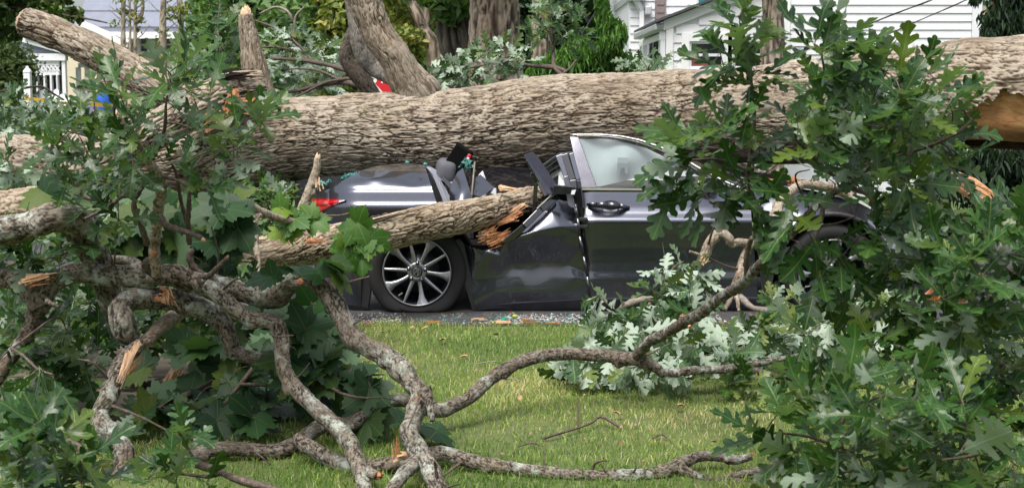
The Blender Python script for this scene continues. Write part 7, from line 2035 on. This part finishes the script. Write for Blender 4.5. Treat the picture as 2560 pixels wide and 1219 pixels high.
b = B('dense round oak crown piece hiding the split trunk', 2200, 320, 4.7, cap=300); b.sparse = 1.05
b.limb([(2110, 465, 4.8, 11), (2160, 430, 4.75, 9), (2200, 380, 4.7, 7), (2230, 300, 4.65, 5), (2250, 220, 4.6, 3)], 'bark_branch', gnarl=.1, pl=.03, pw=.012, amp=.002)
b.shoot([(2140, 445, 4.8, 6), (2100, 350, 4.7, 5), (2070, 230, 4.65, 4), (2055, 140, 4.6, 3)]); b.shoot([(2180, 405, 4.75, 6), (2280, 380, 4.6, 5), (2380, 340, 4.5, 4), (2430, 300, 4.5, 3)]); b.shoot([(2120, 462, 4.8, 6), (2060, 420, 4.75, 5), (1990, 350, 4.7, 4)])
for px, py, ax, n in ((2055, 130, (0, -.4, .9), 6), (2080, 90, (.1, -.4, .9), 6), (2035, 110, (-.5, -.4, .8), 4), (2110, 130, (.5, -.4, .8), 5), (2250, 170, (0, -.35, .9), 5), (2310, 190, (.3, -.4, .9), 5), (2200, 170, (-.2, -.4, .9), 4), (2350, 215, (.3, -.4, .8), 5), (2375, 265, (.4, -.4, .6), 5), (2375, 340, (.5, -.5, .3), 4), (2385, 410, (.5, -.5, .1), 4)):
    c = P(px, py, 4.5+random.uniform(-.1, .2)); b.twig_to(c); b.rosette(c, ax, n, .17, None, (20, 80))
b.fill([(1990, 200), (2080, 130), (2150, 200), (2280, 190), (2340, 240), (2380, 330), (2390, 420), (2340, 480), (2180, 480), (2000, 420), (1950, 330)], (4.3, 5.1), 50, .15, (5, 7), (.05, -.5, .8))
b.finish()

b = B('shaded oak leaves deep inside the round crown piece', 2200, 320, 5.4, cap=250); b.sparse = 1.1
b.shoot([(2100, 470, 5.2, 8), (2180, 400, 5.4, 6), (2260, 300, 5.5, 4)]); b.shoot([(2150, 430, 5.3, 5), (2060, 330, 5.4, 4), (2020, 240, 5.5, 3)])
b.fill([(2000, 230), (2100, 180), (2300, 220), (2350, 300), (2350, 430), (2200, 470), (2010, 420)], (5.2, 5.8), 56, .16, (5, 8), (0, -.6, .6))
b.finish()
b = B('oak leaves hanging over the front wheel', 2130, 620, 4.7, cap=300); b.sparse = 1.3
b.shoot([(2060, 500, 4.85, 7), (2050, 560, 4.8, 6), (2035, 600, 4.75, 4), (2040, 640, 4.7, 3)]); b.shoot([(2130, 470, 4.8, 6), (2180, 500, 4.75, 5), (2200, 600, 4.7, 4), (2220, 680, 4.65, 3)])
b.shoot([(2265, 690, 6.2, 6), (2290, 670, 6.2, 5), (2320, 650, 6.2, 4)], mat='twig_pale')
for px, py, ax, n in ((2035, 605, (0, -.7, -.3), 5), (2055, 650, (.1, -.7, -.5), 3), (1985, 540, (-.5, -.6, .1), 3), (2110, 600, (.4, -.7, 0), 4), (1975, 490, (-.4, -.6, .2), 3), (2130, 690, (.3, -.7, -.6), 4), (2050, 700, (-.1, -.7, -.6), 5), (2100, 650, (.1, -.7, -.4), 4), (1960, 590, (-.5, -.6, -.2), 3)):
    c = P(px, py, 4.55+random.uniform(-.1, .15)); b.twig_to(c); b.rosette(c, ax, n, .18, None, (20, 80), .6)
b.fill([(2170, 490), (2330, 490), (2340, 620), (2320, 740), (2230, 720), (2180, 620)], (4.4, 5.1), 52, .148, (5, 7), (0, -.65, .4), droop=.5)
b.fill([(2130, 760), (2250, 740), (2330, 760), (2320, 900), (2220, 900), (2120, 830)], (4.4, 5.0), 62, .15, (5, 7), (0, -.65, .3), droop=.6)
b.finish()

b = B('oak spray filling the right edge below the torn heartwood', 2450, 700, 4.4, cap=300)
b.limb([(2600, 860, 4.4, 12), (2560, 909, 4.4, 12), (2515, 939, 4.4, 12), (2475, 989, 4.38, 12), (2435, 1034, 4.36, 11), (2400, 1080, 4.34, 9)], 'bark_branch', gnarl=.1, pl=.03, pw=.012, amp=.002)
b.shoot([(2505, 945, 4.4, 6), (2498, 900, 4.4, 6), (2480, 800, 4.4, 5), (2470, 700, 4.4, 4), (2500, 560, 4.4, 3)]); b.shoot([(2580, 740, 4.3, 6), (2540, 690, 4.3, 5), (2480, 650, 4.3, 4), (2400, 640, 4.3, 3)])
b.shoot([(2600, 960, 4.5, 8), (2540, 975, 4.45, 8), (2490, 1000, 4.4, 6)])
b.fill([(2340, 590), (2420, 560), (2520, 520), (2590, 470), (2600, 800), (2540, 860), (2380, 860), (2320, 720)], (4.0, 4.8), 56, .148, (5, 7), (0, -.55, .7))
b.fill([(2270, 780), (2420, 780), (2560, 830), (2590, 1000), (2400, 1010), (2240, 960)], (4.2, 5.0), 60, .148, (5, 7), (0, -.55, .6), droop=.4)
b.finish()

b = B('large dark oak leaves in the bottom right corner', 2200, 1080, 3.9, cap=300)
b.limb([(2250, 1280, 3.9, 9), (2180, 1200, 3.9, 9), (2110, 1130, 3.9, 8), (2105, 1070, 3.88, 6), (2115, 1010, 3.86, 4)], 'bark_branch', gnarl=.1, pl=.03, pw=.012, amp=.002)
b.shoot([(2108, 1120, 3.9, 5), (2020, 1090, 3.85, 4), (1930, 1080, 3.8, 3)]); b.shoot([(2180, 1200, 3.9, 5), (2300, 1160, 3.8, 5), (2420, 1140, 3.75, 4), (2520, 1120, 3.7, 3)]); b.shoot([(2150, 1170, 3.9, 5), (2060, 1190, 3.85, 4), (1980, 1200, 3.8, 3)])
for px, py, ax, n in ((1900, 1075, (-.8, -.3, .3), 5), (1950, 1030, (-.5, -.4, .7), 5), (1985, 1130, (-.6, -.5, -.1), 5), (2020, 990, (-.1, -.4, .9), 5), (2120, 970, (.1, -.4, .9), 5), (1990, 1200, (-.6, -.5, -.2), 4)):
    c = P(px, py, 3.75); b.twig_to(c); b.rosette(c, ax, n, .17, None, (20, 80))
b.fill([(1990, 990), (2120, 920), (2300, 960), (2500, 1000), (2590, 1060), (2590, 1260), (2010, 1260), (1980, 1100)], (3.5, 4.3), 66, .148, (5, 7), (0, -.5, .75))
for px, py, ax in ((2400, 1130, (.4, -.8, .5)), (2110, 1090, (.2, -.8, .2))):
    c = P(px, py, 3.45); b.twig_to(c)
    b.one(c, np.array(ax), np.array((0, .9, -.3)), .21)
b.finish()
# ------------------------------------------------------------ small things on the ground
def lying_twig(pts, r, label, mat='twig'):
    Q = []
    for px, py, up in pts:
        g = G(px, py); Q.append((g[0], g[1], r*.8+up, r))
    Q[-1] = (*Q[-1][:3], r*.5)
    o = obj('fallen_twig', twig_mesh('fallen_twig', Q, M[mat], 6), None)
    tag(o, label, 'twig', 'bare twigs on the lawn')
lying_twig([(1354, 1104, 0.01), (1400, 1096, .02), (1440, 1084, .02), (1480, 1074, .03), (1500, 1064, .04), (1530, 1074, .03), (1553, 1078, .01)], .006, 'crooked bare twig on the grass in the middle of the lawn')
lying_twig([(1444, 1082, .02), (1445, 1058, .05), (1444, 1036, .09)], .004, 'short upright twig stuck in the grass beside the crooked twig')
lying_twig([(1632, 1102, .01), (1655, 1098, .02), (1680, 1112, .01)], .004, 'small curved twig on the grass right of the crooked twig')
lying_twig([(1020, 918, .01), (1030, 930, .02), (1042, 942, .01)], .005, 'short dark twig on the grass beside the arching branch')
lying_twig([(1255, 956, .01), (1280, 957, .02), (1310, 960, .01)], .004, 'straight pale twig on the grass below the long branch', 'twig_pale')
lying_twig([(1190, 915, .01), (1230, 914, .02), (1260, 912, .01)], .004, 'thin twig on the grass above the long branch', 'twig_pale')
lying_twig([(1296, 1122, .01), (1330, 1120, .02), (1358, 1122, .01)], .0035, 'hair thin twig on the grass near the low branch')
lying_twig([(2025, 900, .02), (2050, 915, .03), (2080, 935, .01)], .006, 'dark twig on the grass beneath the right leaves')
lying_twig([(900, 838, .01), (905, 835, .02), (915, 828, .03)], .005, 'small dark twig at the edge of the lawn near the rear wheel')

M['dead'] = simple('dead_leaf', (.34, .22, .11), .8, 0, .35, 30)
M['chip'] = M['torn']
rs = np.random.default_rng(41)
def curl_mesh(name, L, W, mat, seed):
    r_ = np.random.default_rng(seed); n = 5; V = []
    for i in range(n+1):
        t = i/n; w = W*math.sin(math.pi*(.12+.8*t)); z = .35*L*(t-.5)**2*r_.uniform(.6, 2)
        V += [(-w, (t-.5)*L, z+w*r_.uniform(.2, .9)), (0, (t-.5)*L, z), (w, (t-.5)*L, z+w*r_.uniform(.2, .9))]
    i = np.arange(n)*3
    q = np.vstack([np.stack([i, i+1, i+4, i+3], 1), np.stack([i+1, i+2, i+5, i+4], 1)])
    return mesh_np(name, V, q, None, mat)
dl = [curl_mesh('dead_leaf', .05, .016, M['dead'], k) for k in range(3)]
spots = [(1030, 830, 'curled brown leaf on the grass just below the rear wheel, left of a pair'), (1063, 832, 'curled brown leaf on the grass just below the rear wheel, right of a pair'),
 (955, 843, 'brown leaf at the top of the lawn beside the arching branch'), (1105, 862, 'small tan leaf on the grass a little below the asphalt edge'), (1160, 905, 'tan leaf on the open grass above the long low branch'),
 (1300, 1010, 'large tan leaf on the lawn left of the crooked twig'), (1545, 1050, 'brown leaf on the lawn just above the right end of the crooked twig'), (1850, 880, 'brown leaf on the grass inside the fork of the long branch'),
 (1700, 1030, 'reddish leaf on the lawn below the pale leaved bough'), (1784, 1122, 'orange brown leaf on the lawn just above the low lichened branch'), (1425, 962, 'tan leaf on the lawn under the arch of the long branch'), (1240, 850, 'small brown leaf near the asphalt below the crushed rear door')]
for k, (px, py, lab) in enumerate(spots):
    g = G(px, py)
    o = obj('dead_leaf', dl[k % 3], None, matrix=Matrix.Translation((g[0], g[1], .030)) @ Matrix.Rotation(rs.uniform(0, 6.3), 4, 'Z') @ Matrix.Rotation(rs.uniform(-.5, .5), 4, 'X') @ Matrix.Scale(rs.uniform(.7, 1.3), 4))
    tag(o, lab, 'dead leaf', 'dead leaves on the lawn')
# chips of torn wood along the edge of the road
for k, (px, py, L, lab) in enumerate(((1080, 803, .10, 'orange wood chip on the asphalt edge right below the rear wheel'), (1255, 804, .13, 'long orange wood chip on the asphalt edge, left of the longest two'), (1330, 803, .14, 'longest orange wood chip on the asphalt edge below the rear door'),
 (1390, 806, .09, 'reddish wood chip at the asphalt edge below the gap between the doors'), (1200, 798, .08, 'short wood chip on the asphalt behind the rear wheel'), (1700, 786, .12, 'wood chip lying under the front door behind the pale leaves'), (920, 806, .07, 'small wood chip on the asphalt at the left of the rear wheel'))):
    g = G(px, py, .02); mb = MB(); r_ = np.random.default_rng(k)
    a = r_.uniform(-.35, .35)
    for q in range(4):
        o_ = r_.normal(0, .012, 3); o_[2] = abs(o_[2])*.6
        c = np.array((g[0], g[1], .014))+o_; d = np.array((math.cos(a+r_.normal(0, .2)), math.sin(a), 0))*L*r_.uniform(.25, .5)
        mb.bar(c-d, c+d, .020, .010, (0, 0, 1), .006, .004)
    o = mb.build('wood_chip', M[('torn', 'torn_pale', 'torn')[k % 3]], None)
    tag(o, lab, 'wood chip', 'wood chips by the car')
# acorn and green glass by the kerb
for px, py, mat, nm, lab in ((1287, 792, 'acorn', 'green_acorn', 'yellow green acorn on the asphalt beside the car'), (1260, 800, 'green_bit', 'glass_lump', 'bright green lump of glass on the asphalt edge')):
    if mat not in M: M[mat] = simple(mat, (.30, .36, .05) if mat == 'acorn' else (.01, .30, .14), .3)
    g = G(px, py, .012); bm = bmesh.new(); bmesh.ops.create_icosphere(bm, subdivisions=2, radius=.015)
    for v in bm.verts: v.co.x *= 1.25; v.co += Vector(rs.normal(0, .001 if mat == 'acorn' else .003, 3))
    me = bpy.data.meshes.new(nm); bm.to_mesh(me); bm.free(); me.materials.append(M[mat])
    for p in me.polygons: p.use_smooth = mat == 'acorn'
    tag(obj(nm, me, None, matrix=Matrix.Translation((g[0], g[1], .017))), lab, 'acorn' if mat == 'acorn' else 'glass')
# crumbs of safety glass and grit
def crumbs(name, n, mat, x0, x1, y0, y1, s, seed, label, cat, lift=0.):
    r_ = np.random.default_rng(seed)
    x = r_.uniform(x0, x1, n); y = y0+(y1-y0)*r_.beta(1.6, 2.2, n)
    k = vnoise(np.stack([x*2.1, y*3, x*0], 1), seed) > -.25
    x, y = x[k], y[k]; n = len(x)
    c = np.stack([x, y, np.full(n, .004+s*.4+lift)], 1)
    sc = s*(.4+r_.random(n)**2*1.5)
    T = np.array([(1, 0, -.3), (-.5, .9, -.3), (-.5, -.9, -.3), (.1, .1, .7)])
    V = c[:, None]+T[None]*sc[:, None, None]*(1+r_.normal(0, .3, (n, 4, 3))); V[:, :, 2] = np.maximum(V[:, :, 2], .0045)
    i = np.arange(n)[:, None]*4
    f = np.concatenate([i+np.array([t]) for t in ((0, 1, 3), (1, 2, 3), (2, 0, 3))])
    o = obj(name, mesh_np(name, V.reshape(-1, 3), None, f, M[mat], False), None); tag(o, label, cat, None, 'stuff')
x_ = lambda px: P(px, 790, 9.45)[0]
M['glass_teal_bits'] = simple('glass_bits', (.09, .25, .24), .15, 0, .5, 50, .8)
M['grit'] = simple('pale_grit', (.38, .36, .34), .8, 0, .5, 60)
M['leaf_bits'] = simple('bark_bits', (.20, .09, .04), .8, 0, .6, 60)
crumbs('broken_glass', 420, 'glass_teal_bits', x_(880), x_(1560), 9.15, 9.60, .006, 3, 'crumbs of teal safety glass scattered on the asphalt by the car', 'broken glass')
crumbs('grit', 2200, 'grit', x_(860), x_(1800), 9.12, 9.60, .005, 4, 'pale grit along the edge of the asphalt', 'grit')
crumbs('bark_litter', 900, 'leaf_bits', x_(860), x_(1900), 9.08, 9.62, .008, 5, 'crumbs of bark along the edge of the asphalt', 'litter')
M['litter_g'] = simple('green_litter', (.10, .13, .04), .8, 0, .6, 40)
M['pale_bits'] = simple('pale_bits', (.24, .17, .10), .8, 0, .6, 60)
crumbs('lawn_litter', 420, 'pale_bits', -2.2, 2.4, 5.3, 9.1, .0065, 11, 'pale bits of bark and leaf scattered over the lawn', 'litter', .014)
crumbs('lawn_litter', 420, 'leaf_bits', -2.2, 2.4, 5.3, 9.1, .007, 12, 'dark bits of bark scattered over the lawn', 'litter', .012)
crumbs('leaf_litter', 900, 'leaf_bits', px0, px1, 5.2, 9.1, .009, 6, 'bits of bark and acorn scattered on the concrete path', 'litter')
# a splintered stick on the path
b = Branch('fallen_branch', tuple(G(420, 960)), 'dark stick with a pale split end lying on the concrete path', GB)
b.limb([(300, 968, 7.05, 17), (360, 962, 7.05, 17), (420, 954, 7.05, 16), (438, 948, 7.05, 12)], 'bark_dark')
splinter('split_end', [P(430, 955, 7.0), P(468, 888, 7.0)], .035, M['torn_pale'], b.root, 111, 9)
b.finish()
# torn heartwood boards at the right, behind the leaves
M['torn_board'] = wood_mat('torn_board', (.22, .09, .035), (.50, .25, .11), (.66, .42, .24), (5, 40, 40))
t = thing('torn_plank', tuple(P(2440, 470, 8.8)), 'pale orange slab of torn heartwood below the split trunk', 'slab')
sl = MB()
for k in range(4):
    e = k*13
    sl.prism([P(2384+k*3, 424+e, 8.85), P(2440, 446+e, 8.7), P(2502-k*6, 492+e, 8.5), P(2500-k*9, 505+e, 8.5), P(2436, 460+e, 8.7), P(2384+k*5, 440+e, 8.85)], (0, .07+.02*(k % 2), 0))
sl.build('slab', M['torn_board'], t, bevel=.004)
splinter('fibre', [P(2400, 440, 8.75), P(2470, 480, 8.5)], .03, M['torn_pale'], t, 140, 4)
t = thing('torn_plank', tuple(P(2400, 690, 8.4)), 'dark red heap of splintered bark behind the leaves beside the front bumper', 'slab')
for k in range(5): splinter('fibre', [P(2330+k*18, 740-k*6, 8.6), P(2420+k*8, 660+k*22, 8.4)], .10, M[('torn', 'bark_log')[k % 2] if k % 2 == 0 else 'torn'], t, 120+k, 8)
# bark litter on the bonnet
t = thing('torn_plank', tuple(P(1990, 458, 10.2)), 'orange strip of torn bark lying on the bonnet', 'slab')
splinter('fibre', [P(1975, 455, 10.0), P(2035, 462, 10.0)], .05, M['torn'], t, 131, 8); splinter('fibre', [P(1900, 450, 10.0), P(1960, 455, 10.0)], .03, M['torn'], t, 132, 5)
